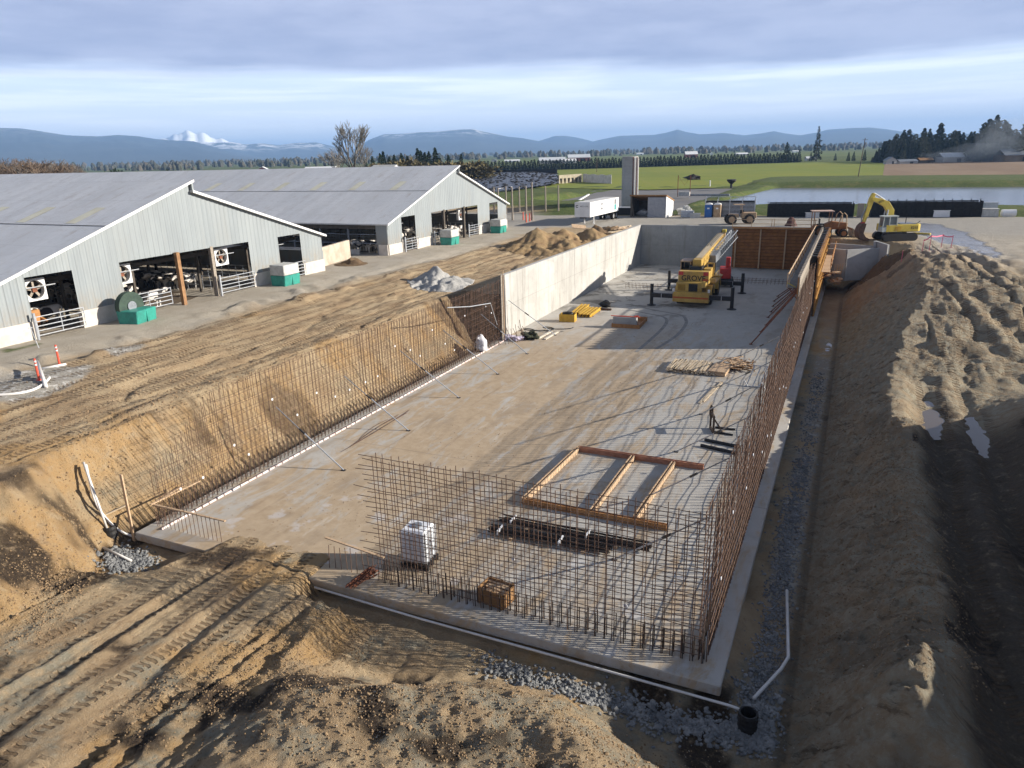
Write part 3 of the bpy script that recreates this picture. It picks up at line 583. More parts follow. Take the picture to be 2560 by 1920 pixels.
for i in range(4): m_ = MB(); m_.box((-4.5+i*3.0, -.16, 2.5), (.16, .12, 5.0)); m_.build('strongback', tanpaint, t)
m_ = MB(); m_.box((0, -.35, 5.16), (9.9, .9, .07)); m_.build('walkway', pine, t); m_ = MB(); m_.box((0, -.82, 5.26), (9.9, .05, .2)); m_.build('toe_board', orange, t)
m_ = MB()
for z in (5.75, 6.25): m_.box((0, -.82, z), (9.9, .05, .06))
for x in (-4.9, -2.6, -.2, 0.1, 2.4, 4.8): m_.box((x, -.84, 5.75), (.07, .07, 1.2))
m_.build('guard_rail', tanpaint, t)

# hopper: V-plan precast wing walls on the right of the pit
t = thing('concrete_hopper', 'pale grey precast concrete trough with splayed walls beside the far right corner of the pit', 'trough', (3.5, 70.5, 0))
def wall(par, p, q, z0, z1, th_, mat, name='wall', z1b=None):
    p, q = Vector((*p, 0)), Vector((*q, 0)); d = (q-p).normalized(); n = Vector((-d.y, d.x, 0))*th_/2; z1b = z1 if z1b is None else z1b
    P = [p-n, q-n, q+n, p+n]; zt = [z1, z1b, z1b, z1]; v = [(a.x, a.y, z0) for a in P]+[(a.x, a.y, z) for a, z in zip(P, zt)]
    m_ = MB(); m_.add(v, [(3, 2, 1, 0), (4, 5, 6, 7), (0, 1, 5, 4), (1, 2, 6, 5), (2, 3, 7, 6), (3, 0, 4, 7)]); return m_.build(name, mat, par)
wall(t, (-3.6, -1.3), (-1.7, -2.1), .8, 4.15, .25, precast, 'front_wall'); wall(t, (-1.7, -2.1), (1.5, 0), .8, 4.15, .25, precast, 'front_wall'); wall(t, (-3.5, 2.6), (1.0, .9), .8, 4.25, .25, precast, 'back_wall')
wall(t, (1.0, .9), (1.0, 1.6), .8, 4.7, .25, precast, 'side_wall'); wall(t, (1.0, 1.6), (2.3, -.7), .8, 4.75, .25, precast, 'side_wall', 4.6); wall(t, (2.3, -.7), (1.5, 0), .8, 4.6, .3, precast, 'side_wall', 4.15)
m_ = MB(); m_.add([(-3.5, -1.2, 1.6), (-1.7, -2.0, 1.6), (1.4, 0, 1.6), (.9, .9, 1.6), (-3.4, 2.5, 1.6)], [(0, 1, 2, 3, 4)]); m_.build('trough_floor', precast, t)
# ---------------------------------------------------------------- loose things on the slab
def seg(m_, p, q, w, h, z0, mi=0):
    p = Vector((p[0], p[1], z0+h/2)); q = Vector((q[0], q[1], z0+h/2)); m_.bar(p, q, w, h, mi=mi)
def G0(u, v, z=0): p = G(u, v, z); return (p.x, p.y)
# timber frame
TL, BL, MR, FR, BR_ = G0(1446, 1122, .12), G0(1308, 1252, .12), G0(1683, 1160, .12), G0(1667, 1319, .12), G0(1759, 1168, .12)
t = thing('board_ladder', 'open ladder-shaped frame of edge-on timber boards lying flat on the slab', 'timber frame', (0, 0, 0))
def board_pair(name, p, q, mat):
    m_ = MB(); d = (Vector(q)-Vector(p)).normalized(); n = Vector((-d.y, d.x))*.075; p, q = Vector(p), Vector(q)
    for k in (-1, 1): seg(m_, p+n*k, q+n*k, .05, .26, .005)
    seg(m_, p, q, .10, .04, .10); m_.build(name, mat, t)
board_pair('side_board', BL, TL, pine); board_pair('near_board', BL, FR, orange); board_pair('far_board', TL, BR_, redwood)
board_pair('cross_board', G0(1478, 1283, .12), G0(1583, 1143, .12), pine); board_pair('cross_board', G0(1588, 1297, .12), MR, pine)
# steel bundles on blocks
def bundle(u0, u1, label):
    a, b = Vector(G0(*u0)), Vector(G0(*u1)); L = (b-a).length; mid = (a+b)/2; rz = math.atan2(b.y-a.y, b.x-a.x)
    t = thing('rebar_bundle', label, 'steel bundle', (mid.x, mid.y, 0), rz, 'rebar bundles on the slab'); m_ = MB()
    for i in range(26):
        yy = random.uniform(-.26, .26); z = .13+random.uniform(0, .12); e = random.uniform(-.15, .15); m_.tube([(-L/2+e, yy, z), (0, yy+random.uniform(-.02, .02), z-.01), (L/2+e*.6, yy, z)], .022, 5)
    m_.build('bars', darkbar, t)
    for k in (-.3, .3): m_ = MB(); m_.box((L*k, 0, .055), (.12, .8, .11)); m_.build('bearer', pine, t)
    for k in (-.42, .1): m_ = MB(); m_.box((L*k, 0, .20), (.06, .58, .17)); m_.build('tie', whiteplastic, t)
bundle((1256, 1304), (1625, 1377), 'longer dark bundle of rebar lying on timber bearers, farther from the near mat')
bundle((1228, 1331), (1525, 1385), 'shorter dark bundle of rebar lying on timber bearers, nearer the near mat')
# wrapped tote
p = G0(1038, 1418); t = thing('wrapped_tote', 'white plastic-wrapped bulk tote on a black pallet behind the near rebar mat', 'tote', (p[0], p[1]+.35, 0), R(6))
m_ = MB(); m_.box((0, 0, .92), (1.02, .95, 1.35)); o = m_.build('tote', whiteplastic, t, bevel=.08, smooth=False)
m_ = MB()
for i in range(5): m_.box((0, -.49, .35+i*.28), (1.06, .02, .025)); m_.box((.525, 0, .35+i*.28), (.02, .98, .025))
for i in range(6): m_.box((-.5+i*.2, -.495, .92), (.02, .02, 1.3)); m_.box((.53, -.45+i*.18, .92), (.02, .02, 1.3))
m_.build('cage', galv, t); m_ = MB(); m_.lathe((0, 0, 1.58), [(.2, 0), (.2, .07), (.17, .08)], 14); m_.build('filler_cap', steelgrey, t)
m_ = MB()
for y in (-.42, 0, .42): m_.box((0, y, .07), (1.15, .12, .14))
for x in (-.5, -.25, 0, .25, .5): m_.box((x, 0, .17), (.14, 1.05, .05))
m_.build('pallet', blackm, t)
# timber crate
p = G0(1232, 1513); t = thing('timber_box', 'brown open timber box standing on the footing behind the near mat', 'box', (p[0], p[1]+.3, 0), R(-7)); brownwood = pm('brown_timber', (.30, .17, .075), (.20, .105, .045), 3, .8, .1, 0, (1, 1, 6))
m_ = MB()
for s in (-1, 1): m_.box((0, s*.38, .31), (1.05, .04, .56)); m_.box((s*.53, 0, .31), (.04, .72, .56))
for x in (-.45, 0, .45): m_.box((x, -.41, .31), (.09, .03, .6)); m_.box((x, .41, .31), (.09, .03, .6))
m_.build('sides', brownwood, t); m_ = MB(); m_.box((0, 0, .03), (1.05, .74, .05)); m_.build('bottom', brownwood, t); m_ = MB()
for i in range(5): m_.box((random.uniform(-.1, .1), -.28+i*.14, .42+.02*i), (.95, .10, .05), R(random.uniform(-6, 6)))
m_.build('contents', pine, t)
# dark pipes
for (a, b), w in ((((1752, 1113), (1842, 1133)), 'nearer'), (((1762, 1099), (1850, 1117)), 'farther')):
    m_ = MB(); p, q = G(*a, .08), G(*b, .08); m_.tube([p, q], .085, 10); tag(m_.build('pipe_length', blackm), 'dark pipe length lying on the slab beside the right mat, '+w+' of the close pair', 'pipe')
for (a, b), w in ((((1788, 1068), (1838, 1074)), 'farther'), (((1782, 1079), (1832, 1087)), 'nearer')):
    m_ = MB(); p, q = G(*a, .05), G(*b, .05); m_.bar(p, q, .10, .09); tag(m_.build('steel_skid', blackm), 'short dark skid rail lying at the foot of the upright slotted panel, '+w+' one', 'rail')
# upright stand with wheel
p = G0(1779, 1078); t = thing('slotted_panel', 'dark upright slotted timber panel seen edge-on, casting a slotted shadow on the slab', 'panel', (p[0], p[1], 0), R(20)); dw = pm('dark_wood', (.12, .085, .06), (.07, .05, .035), 3, .8, .1)
m_ = MB()
for y in (-.45, .45): m_.box((0, y, .52), (.09, .16, 1.04))
for z in (.08, .98): m_.box((.002, 0, z), (.085, 1.05, .17))
m_.build('panel_frame', dw, t); m_ = MB(); m_.prism([(.10*math.cos(a), .40*math.sin(a)) for a in np.linspace(0, 6.283, 17)[:-1]], (0, .30, 1.0), (1, 0, 0), (0, 0, 1), (0, 1, 0), .16); m_.build('round_plate', dw, t)
for y in (-.4, .4): m_ = MB(); m_.bar((.05, y, .8), (.55, y, .03), .06); m_.build('strut', dw, t)
# stacks of boards
t = thing('board_stack', 'wide fanned stack of pale boards lying on the shaded edge of the slab', 'timber stack', (0, 0, 0)); P0 = G(1738, 935, 0); t.location = (P0.x, P0.y, 0)
m_ = MB(); r = random.Random(3)
for i in range(64):
    x = -1.9+(i % 17)*.20+r.uniform(-.05, .05); z = .05+(i//17)*.075; a = R(r.uniform(-5, 3)); L = r.uniform(2.3, 2.9); m_.box((x, 1.2, z), (.15, L, .055), a-R(2))
m_.build('boards', palewood, t); m_ = MB(); m_.box((1.55, 1.15, .30), (1.2, 2.4, .08), R(-4)); m_.box((1.55, 1.15, .12), (1.1, 2.3, .2), R(-4)); m_.build('plywood_sheet', pine, t)
P0 = G(1836, 925, 0); t = thing('scrap_timber', 'tangled heap of broken timber beside the board stack', 'timber scrap', (P0.x, P0.y, 0)); m_ = MB()
for i in range(46):
    a = r.uniform(0, 6.28); L = r.uniform(.5, 1.5); cx_, cy_ = r.gauss(0, .5), r.gauss(.5, .6); z = r.uniform(.04, .45); d = Vector((math.cos(a), math.sin(a), r.uniform(-.25, .25)))*L/2; m_.bar(Vector((cx_, cy_, z+.1))-d, Vector((cx_, cy_, z+.1))+d, .10, .04)
m_.build('broken_pieces', pine, t); m_ = MB()
for i in range(26): a = r.uniform(0, 6.28); d = Vector((math.cos(a)*.5, math.sin(a)*.5, r.uniform(-.1, .15))); q = Vector((r.gauss(.3, .45), r.gauss(.5, .5), r.uniform(.08, .45))); m_.bar(q-d, q+d, .08, .05)
m_.build('dark_pieces', brownwood, t)
for (a, b), w in ((((1757, 1004), (1805, 955)), 'longer'), (((1748, 1008), (1788, 966)), 'shorter')):
    m_ = MB(); m_.bar(G(*a, .04), G(*b, .06), .16, .05); tag(m_.build('loose_plank', palewood), 'loose pale plank trailing from the timber scrap towards the camera, '+w+' one', 'plank')
t_ = MB(); a = G(1703, 928, 0)
for i in range(7): t_.box((a.x-.35+i*.13, a.y+.5+r.uniform(-.1, .1), .04+.05*(i % 2)), (.09, 1.5, .045), R(-4+r.uniform(-5, 5)))
tag(t_.build('lath_pile', redwood), 'small pile of reddish laths left of the board stack', 'timber pile')
# steel rack by the right mat
p = G0(1886, 968); t = thing('steel_trestle', 'grey steel ladder trestle leaning beside the right mat', 'trestle', (p[0], p[1], 0), 0); m_ = MB()
for x in (-.5, -.1, .3): m_.bar((x, 0, .05), (x+.3, 1.3, 1.1), .06)
m_.bar((-.3, 1.3, 1.1), (.8, 1.3, 1.1), .06); m_.bar((-.6, -.05, .06), (.4, -.05, .06), .06); m_.build('frame', galv, t); m_ = MB(); m_.bar((-.7, .1, .4), (-.4, -.1, .03), .05); m_.bar((.4, 0, .5), (.7, -.3, .03), .05); m_.build('leg', galv, t)
# yellow form box, beams, tub
p = G0(1416, 805); t = thing('form_box', 'plain yellow plywood box with a dark coil inside, by the concrete wall', 'box', (p[0], p[1]+.4, 0), R(6)); m_ = MB()
m_.box((0, -.42, .35), (1.45, .05, .7)); m_.box((0, .42, .35), (1.45, .05, .7)); m_.box((.70, 0, .35), (.05, .8, .7)); m_.box((-.70, 0, .35), (.05, .8, .7)); m_.build('sides', formyellow, t, bevel=.01)
m_ = MB(); m_.tube([(.45*math.cos(a), .28*math.sin(a), .66+.01*a) for a in np.linspace(0, 18, 60)], .05, 6); m_.build('coil', blackm, t); m_ = MB(); m_.box((0, 0, .3), (1.35, .78, .5)); m_.build('filling', dw, t)
def beams(a, b, n, label, mat=formyellow):
    p, q = Vector(G0(*a)), Vector(G0(*b)); d = q-p; t = thing('beam_pack', label, 'beams', (p.x, p.y, 0), math.atan2(d.y, d.x)); L = d.length
    for i in range(n): m_ = MB(); m_.box((L/2, i*.34, .30), (L, .20, .05)); m_.box((L/2, i*.34, .19), (L, .05, .2)); m_.box((L/2, i*.34, .08), (L, .20, .05)); m_.build('beam', mat, t)
    
    for k in (.2, .8): m_ = MB(); m_.box((L*k, (n-1)*.17, .03), (.12, n*.36, .06)); m_.build('bearer', greywood, t)
beams((1447, 790), (1472, 768), 3, 'yellow timber I-beams lying side by side next to the yellow box'); beams((1474, 795), (1500, 776), 4, 'yellow timber I-beams lying on bearers right of the first beam pack')
p = G0(1570, 820); t = thing('form_tray', 'low orange plywood tray with a grey concrete block across its near end', 'tray', (p[0]-.3, p[1]+1.6, 0), R(3)); m_ = MB()
for y in (-1.7, 1.7): m_.box((0, y, .17), (2.5, .05, .34))
for x in (-1.22, 1.22): m_.box((x, 0, .17), (.05, 3.4, .34))
m_.build('sides', orange, t); m_ = MB(); m_.box((0, 0, .03), (2.4, 3.35, .05)); m_.build('bottom', orangeply, t); m_ = MB(); m_.box((-.12, -1.3, .55), (2.1, .55, .75)); m_.build('concrete_block', precast, t, bevel=.03); m_ = MB(); m_.box((-.1, -1.35, .97), (2.6, .09, .06)); m_.box((.85, -1.2, 1.0), (.4, .12, .1), R(40)); m_.build('laths', oran, t)
t_ = MB(); a = G(1514, 768, 0)
t_.blob((a.x, a.y, .3), (1.2, .8, .65), 4, .35); tag(t_.build('tarpaulin_heap', blackm, smooth=False), 'crumpled black tarpaulin heap on the slab beyond the yellow beams', 'tarpaulin')
t = thing('steel_channel', 'dark rusty steel channel lying on the slab beside the black tarpaulin', 'channel', G(1495, 775, 0), R(3)); m_ = MB(); m_.box((0, 0, .08), (2.6, .04, .16)); m_.box((0, .25, .08), (2.6, .04, .16)); m_.box((0, .12, .02), (2.6, .24, .04)); m_.build('channel', rust, t)
# sacks and hose by the left mat
p = G(1203, 878, 0); t_ = MB(); t_.blob((0, 0, .5), (1.05, .9, 1.05), 5, .16, 3); v2 = [(x*(1.25-.62*max(z, 0)), y*(1.25-.62*max(z, 0)), max(z, .0)*1.35) for x, y, z in t_.v]; t_.v = v2
def sack_mat():
    b = NB('white_sack'); xs = b.xyz('Generated'); w = b.noise(5, 4, .7); k = b.math('MULTIPLY', b.ramp(b.noise(9, 2, .5, b.vec((.5, .5, 2.2))), .56, .60), b.math('MULTIPLY', b.ramp(xs[2], .25, .35), b.ramp(xs[2], .8, .7)))
    return b.fin(b.mix(b.math('MULTIPLY', k, .8), (.72, .72, .74), (.10, .12, .22)), .6, w, .8, .1)
o = t_.build('bulk_sack', sack_mat(), smooth=True, loc=p); tag(o, 'upright white sack with dark printing slumped against the left mat', 'sack')
lil = pm('lilac_sack', (.62, .56, .68), (.45, .40, .52), 4, .6, .3)
for (u, v), sz, w in (((1266, 850), (1.2, .8, .4), 'left'), ((1292, 853), (.8, .9, .35), 'right')):
    t_ = MB(); q = G(u, v, 0); t_.blob((q.x, q.y+.3, .18), sz, u, .3, 3); tag(t_.build('plastic_sack', lil, smooth=True), 'crumpled lilac plastic sack lying flat beyond the upright white sack, '+w+' of the two', 'sack')
t_ = MB(); q = G(1322, 850, 0); t_.blob((q.x, q.y+.4, .28), (1.2, 1.0, .7), 8, .45, 3); tag(t_.build('netting_heap', pm('dark_netting', (.05, .055, .03), (.025, .025, .018), 8, .9, .5)), 'dark green heap of netting on the slab beside the lilac sacks', 'netting')
t_ = MB(); q = G(1330, 830, 0); t_.tube([(q.x+.9*math.cos(a)+.25*a-.8, q.y+.5*math.sin(a)+.1*a, .06+.02*a) for a in np.linspace(0, 13, 60)], .045, 6); tag(t_.build('black_hose', blackm), 'loose coil of black hose behind the netting heap', 'hose')
for (a, b), w in ((((1345, 846), (1378, 828)), 'left'), (((1362, 848), (1396, 828)), 'right')):
    t_ = MB(); t_.bar(G(*a, .05), G(*b, .05), .22, .06); tag(t_.build('white_plank', pm('whitewashed_plank', (.72, .67, .58), (.6, .52, .42), 3, .7, .1)), 'clean pale plank lying on the slab right of the netting heap, '+w+' of the pair', 'plank')
t_ = MB(); q = G(1225, 872, 0)
for i in range(16): a = r.uniform(-.5, .5); t_.tube([(q.x+i*.16+a*.3-.4, q.y+.25*i+.1, .02), (q.x-.75+i*.13+a, q.y+.28*i+.3, r.uniform(.9, 1.7))], .022, 5)
tag(t_.build('loose_rods', rust), 'bunch of loose rods leaning against the foot of the left mat behind the white sack', 'rods')
t = thing('access_post', 'tall weathered plank standing against the end of the long concrete wall', 'post', (-23.6, 35.3, 0)); m_ = MB(); m_.box((0, 0, 2.75), (.10, .28, 5.5)); m_.build('plank', greywood, t); m_ = MB(); m_.tube([(.12, .1, 0), (.12, .1, 5.9)], .035, 6); m_.build('pole', pine, t)
t_ = MB(); q0, q1, q2 = PX(1118, 769, -23.4), PX(1226, 758, -23.3), PX(1243, 812, -23.3); t_.tube([q0, (q0+q1)/2+Vector((0, 0, -.1)), q1], .035, 6); t_.tube([q1, q2], .03, 6); tag(t_.build('bent_pipe', galv), 'bent grey pipe hooked on the left mat near the concrete wall', 'pipe')
t_ = MB()
for i in range(7): a = G(852+i*7, 1130-i*4, .02); b = G(1024-i*9+(i % 3)*6, 1024+i*4, .02); mid = (a+b)/2+Vector((.30-.13*i, .12*(i % 3), .04)); t_.tube([a*(1-k)**2+mid*2*k*(1-k)+b*k*k for k in (0, .2, .4, .6, .8, 1)], .009, 5)
tag(t_.build('loose_rebar', rust), 'few thin loose bars curving across the slab near the left mat', 'loose bars')
# mesh and starter bars far in the pit
def starter_mesh(y0, x0, x1, label, hh=.55):
    t_ = MB()
    for i in range(int((x1-x0)/.42)): x = x0+i*.42; t_.tube([(x, y0, 0), (x, y0, hh)], .016, 5)
    for z in (.2, .45): t_.tube([(x0, y0, z), (x1, y0, z)], .014, 5)
    for i in range(int((x1-x0)/.42)): x = x0+i*.42; t_.tube([(x, y0+1.1, 0), (x, y0+1.1, hh)], .016, 5)
    for z in (.2, .45): t_.tube([(x0, y0+1.1, z), (x1, y0+1.1, z)], .014, 5)
    tag(t_.build('starter_cage', rust), label, 'starter bars')
starter_mesh(68.4, -9.9, -2.2, 'low cage of starter bars on the slab right of the crane'); starter_mesh(61.6, -20.6, -16.0, 'low cage of starter bars on the slab left of the crane')
def tyre_marks(name, pts, w):
    P = []; F = []
    for i, p in enumerate(pts):
        p = Vector(p); d = (Vector(pts[min(i+1, len(pts)-1)])-Vector(pts[max(i-1, 0)])).normalized(); n = Vector((-d.y, d.x, 0))*w/2; P += [p+n, p-n]
        if i: F.append((2*i-2, 2*i-1, 2*i+1, 2*i))
    m_ = MB(); m_.add(P, F); o = m_.build(name, pm('tyre_mark', (.20, .19, .175), (.30, .285, .265), 1.5, .9, .05)); o['kind'] = 'structure'
arc = lambda L: [G(u, v, .004) for u, v in L]
def smooth_path(L, n=5):
    out = []
    for i in range(len(L)-1):
        p0, p1, p2, p3 = (Vector(L[max(i-1, 0)]), Vector(L[i]), Vector(L[i+1]), Vector(L[min(i+2, len(L)-1)]))
        for k in range(n): t = k/n; out.append(.5*((2*p1)+(-p0+p2)*t+(2*p0-5*p1+4*p2-p3)*t*t+(-p0+3*p1-3*p2+p3)*t**3))
    return out+[Vector(L[-1])]
tyre_marks('tyre_track', smooth_path(arc([(1590, 765), (1640, 776), (1700, 787), (1715, 800), (1712, 815), (1690, 840), (1640, 872)])), .30)
tyre_marks('tyre_track', smooth_path(arc([(1575, 775), (1620, 784), (1655, 791), (1667, 802), (1655, 822), (1625, 850), (1590, 880)])), .30)

# ---------------------------------------------------------------- drains, sumps, pipes and stones round the slab
def stones(name, label, pts, n, s0, s1, mat, spread, seed, flat=.65):
    r = random.Random(seed); V = []; F = []; base = []
    bm = bmesh.new(); bmesh.ops.create_icosphere(bm, subdivisions=1, radius=1); vv = [v.co.copy() for v in bm.verts]; ff = [tuple(v.index for v in f.verts) for f in bm.faces]; bm.free()
    P = []
    for i in range(n):
        k = r.randrange(len(pts)-1); t = r.random(); x = pts[k][0]*(1-t)+pts[k+1][0]*t+r.gauss(0, spread); y = pts[k][1]*(1-t)+pts[k+1][1]*t+r.gauss(0, spread); P.append((x, y))
    zs = TH(np.array([p[0] for p in P]), np.array([p[1] for p in P]))
    for (x, y), z in zip(P, zs):
        if name == 'mud_crumbs': z = .0
        s = r.uniform(s0, s1)*(1 if r.random() > .06 else 1.6); M = Matrix.Rotation(r.uniform(0, 6), 3, (r.random()-.5, r.random()-.5, r.random())); o = len(V); sx, sy, sz = s*r.uniform(.7, 1.3), s*r.uniform(.7, 1.3), s*flat
        for c in vv: q = M @ Vector((c.x*sx*r.uniform(.85, 1.15), c.y*sy*r.uniform(.85, 1.15), c.z*sz)); V.append((x+q.x, y+q.y, z+s*.25+q.z))
        F += [tuple(i+o for i in f) for f in ff]
    m_ = MB(); m_.add(V, F); o = m_.build(name, mat); tag(o, label, 'stones', None, 'stuff'); return o
bluestone = pm('drain_rock', (.13, .135, .14), (.27, .27, .265), 2.2, .7, .1); claystone = pm('soil_clods', (.31, .215, .125), (.20, .135, .075), 2.0, .95, .2); palestone = pm('pale_pebbles', (.42, .37, .30), (.30, .25, .19), 2.0, .9, .1)
stones('drain_rock', 'blue-grey drain rock along the footing, sump and ditch', [(-7.2, -1.05), (-4, -1.2), (-2, -1.3), (0, -1.2), (1.1, -.9), (1.1, -.9), (1.0, 1.0)], 3000, .025, .085, bluestone, .30, 11)
stones('drain_rock', 'blue-grey drain rock in the right-hand ditch', [(1.0, 1.0), (1.05, 5), (1.0, 10), (1.0, 14), (1.05, 20), (1.05, 36)], 3200, .02, .07, bluestone, .26, 12)
stones('drain_rock', 'small patch of grey drain rock by the left corner of the slab', [(-24.4, -1.0), (-23.3, -1.4), (-22.6, -1.2)], 900, .04, .085, bluestone, .35, 13)
stones('soil_clods', 'loose clods of soil over the near mound and churned ground', [(-12, -8), (-9, -5.5), (-6, -4.5), (-2, -4.5), (1, -4)], 1200, .012, .035, claystone, 1.0, 14)
stones('soil_clods', 'loose clods of soil along the edge of the left bank', [(-28, 24), (-28, 10), (-27.8, 2), (-25, -3), (-21.5, -6)], 1500, .015, .05, claystone, .6, 15)
stones('soil_clods', 'loose clods of soil on the right bank and its crest', [(2.6, 30), (4.5, 18), (5.2, 8), (5.2, 0)], 2600, .012, .04, claystone, .7, 16)
stones('mud_crumbs', 'dried mud crumbs scattered over the slab', [(-19, 3), (-15, 10), (-12, 22), (-14, 36), (-8, 48)], 1400, .008, .03, claystone, 2.2, 38, .4)
for sd, P_, n_, sp_, lab in ((31, [(-14, -8), (-12.5, -4), (-12, -1.5)], 3500, .9, 'crumbs of soil over the churned ground beside the haul lane'), (32, [(-10, -7), (-5, -6), (0, -4.5)], 4500, 1.3, 'crumbs of soil over the near mound'), (33, [(-26.5, 24), (-26.5, 3), (-23.5, -4), (-20.5, -7)], 5000, .8, 'crumbs of soil on the left bank'), (34, [(2.2, 34), (2.4, 18), (2.6, 0), (4.8, 20), (5, 2)], 5000, .8, 'crumbs of soil on the right bank'), (35, [(6, 30), (9, 34), (10, 44), (8, 56)], 3500, 1.6, 'crumbs of soil on the rutted mound at the right'), (36, [(-29, 30), (-31, 16), (-32, 4), (-30, -2)], 4000, 2.0, 'crumbs of soil over the graded bench')):
    stones('soil_crumbs', lab, P_, n_, .008, .030, claystone, sp_, sd, .8)
stones('pale_pebbles', 'pale pebbles scattered over the near mound and bank', [(-10, -6), (-6, -5), (0, -4), (4, 0), (4, 8), (3.8, 16)], 1200, .010, .025, palestone, .9, 17)
def pipe(name, pts, rad, label, mat=pvc, cat='pipe', n=8):
    m_ = MB(); m_.tube(pts, rad, n); return tag(m_.build(name, mat, smooth=True), label, cat)
def gz(u, v, dz=.08, z0=-.5): p = G(u, v, z0+dz); return p
pp = [(-14.7, -.14, -.22), (-10, -.20, -.30), (-5, -.22, -.32), (.35, -.30, -.33), (.9, -.42, -.30), (.92, -.44, -.62)]
pipe('drain_pipe', pp, .042, 'long white drain pipe running along the front of the footing into the black sump')
def sump(p, label, h=.75, rr=.26, z=-.75):
    t = thing('sump_riser', label, 'sump', (p[0], p[1], z)); m_ = MB(); n = 18; prof = [(rr, 0), (rr, h), (rr-.04, h), (rr-.04, .05)]
    for i in range(5): pass
    m_.lathe((0, 0, 0), [(rr, 0)]+[(rr+(.02 if i % 2 else 0), h*(i+1)/9) for i in range(9)]+[(rr-.04, h), (rr-.04, .1)], n); m_.build('ribbed_riser', blackm, t)
sump((.88, -.75), 'black ribbed sump riser at the right near corner of the footing'); P1 = G(279, 1345, -.3); sump((P1.x, P1.y), 'black ribbed sump riser at the left near corner of the slab', 1.0, .28, -.7)
q = [G(1967, 1476, -.35), G(1971, 1643, -.38), G(1953, 1672, -.4), G(1884, 1746, -.42)]; pipe('drain_pipe', [q[0], q[1], q[2], q[3]], .055, 'bent white pipe lying in the ditch beside the right footing')
TOP = SURF(213, 1175); TOP = TOP+(CAM-TOP).normalized()*.25+Vector((0, 0, .35)); B1 = SURF(268, 1325, .1)
pipe('riser_pipe', [TOP, TOP*.66+B1*.34+(CAM-TOP).normalized()*.35, TOP*.3+B1*.7+(CAM-TOP).normalized()*.35, B1], .05, 'white riser pipe leaning from the bank down to the left sump, straighter one')
c1, c2, c3 = SURF(243, 1268, .15), SURF(290, 1325, .12), SURF(400, 1357, .08); pipe('riser_pipe', smooth_path([TOP+Vector((.05, .05, -.1)), c1, c2, SURF(340, 1347, .08), c3], 6), .05, 'white flexible pipe curving from the bank round the left sump')
pipe('pipe_offcut', [G(252, 1366, -.35), G(328, 1402, -.4)], .05, 'short white pipe offcut on the stones below the left sump')
m_ = MB(); q = G(336, 1352, -.45); m_.box((q.x, q.y, 1.1), (.13, .06, 3.1)); tag(m_.build('stake', pine), 'tall pale timber stake standing in the stones by the left sump', 'stake')
m_ = MB(); a, b = G(400, 1272, .1), G(478, 1236, .25); m_.bar(a+Vector((-.6, 0, .1)), b+Vector((-.6, .2, .3)), .12, .04); tag(m_.build('kick_board', pine), 'pale board lying along the trench at the left corner of the slab', 'plank')
m_ = MB(); a, b = G(245, 1295, .6), G(318, 1262, .9); m_.bar(a, b, .10, .04); tag(m_.build('batten', palewood), 'short pale batten propped on the bank behind the left sump', 'plank')
# left bench: delineators, hoses, puddles, slabs
def delineator(u, v, label):
    p = SURF(u, v); t = thing('delineator_post', label, 'marker post', (p.x, p.y, p.z-.02), 0, 'orange marker posts on the bench'); m_ = MB(); m_.lathe((0, 0, 0), [(.16, 0), (.14, .05), (.06, .07), (.055, 1.15), (.04, 1.2)], 10); m_.build('post', oran, t)
    for z in (.82, 1.0): m_ = MB(); m_.lathe((0, 0, z), [(.057, 0), (.06, .01), (.06, .08), (.057, .09)], 10); m_.build('reflective_band', white, t)
delineator(149, 912, 'orange marker post with white bands beside the white pipe end on the bench'); delineator(98, 950, 'orange marker post with white bands nearest the bent hose on the bench')
ZB = 4.0
def onb(u, v, dz=.06): return SURF(u, v, dz)
pipe('white_hose', smooth_path([onb(-40, 992), onb(30, 988), onb(75, 980), onb(105, 966), onb(122, 950), onb(124, 946)], 5), .07, 'thick white hose curving along the left edge of the bench', n=10)
pipe('white_hose', [onb(98, 926, .5), onb(108, 950, .2), onb(116, 970, .06)], .09, 'short thick white hose leaning beside the marker post')
pipe('white_hose', [onb(106, 924), onb(166, 913)], .07, 'straight white pipe lying on the bench by the farther marker post')
def patch(name, pts, z, mat, seed=1, kind='structure'):
    P = smooth_path([(p[0], p[1], 0) for p in pts]+[(pts[0][0], pts[0][1], 0)], 6)[:-1]; m_ = MB(); m_.add([(p.x, p.y, z) for p in P], [tuple(range(len(P)))]); o = m_.build(name, mat); o['kind'] = kind
def flatpatch(name, px, z, mat): patch(name, [G0(u, v, z) for u, v in px], z, mat)
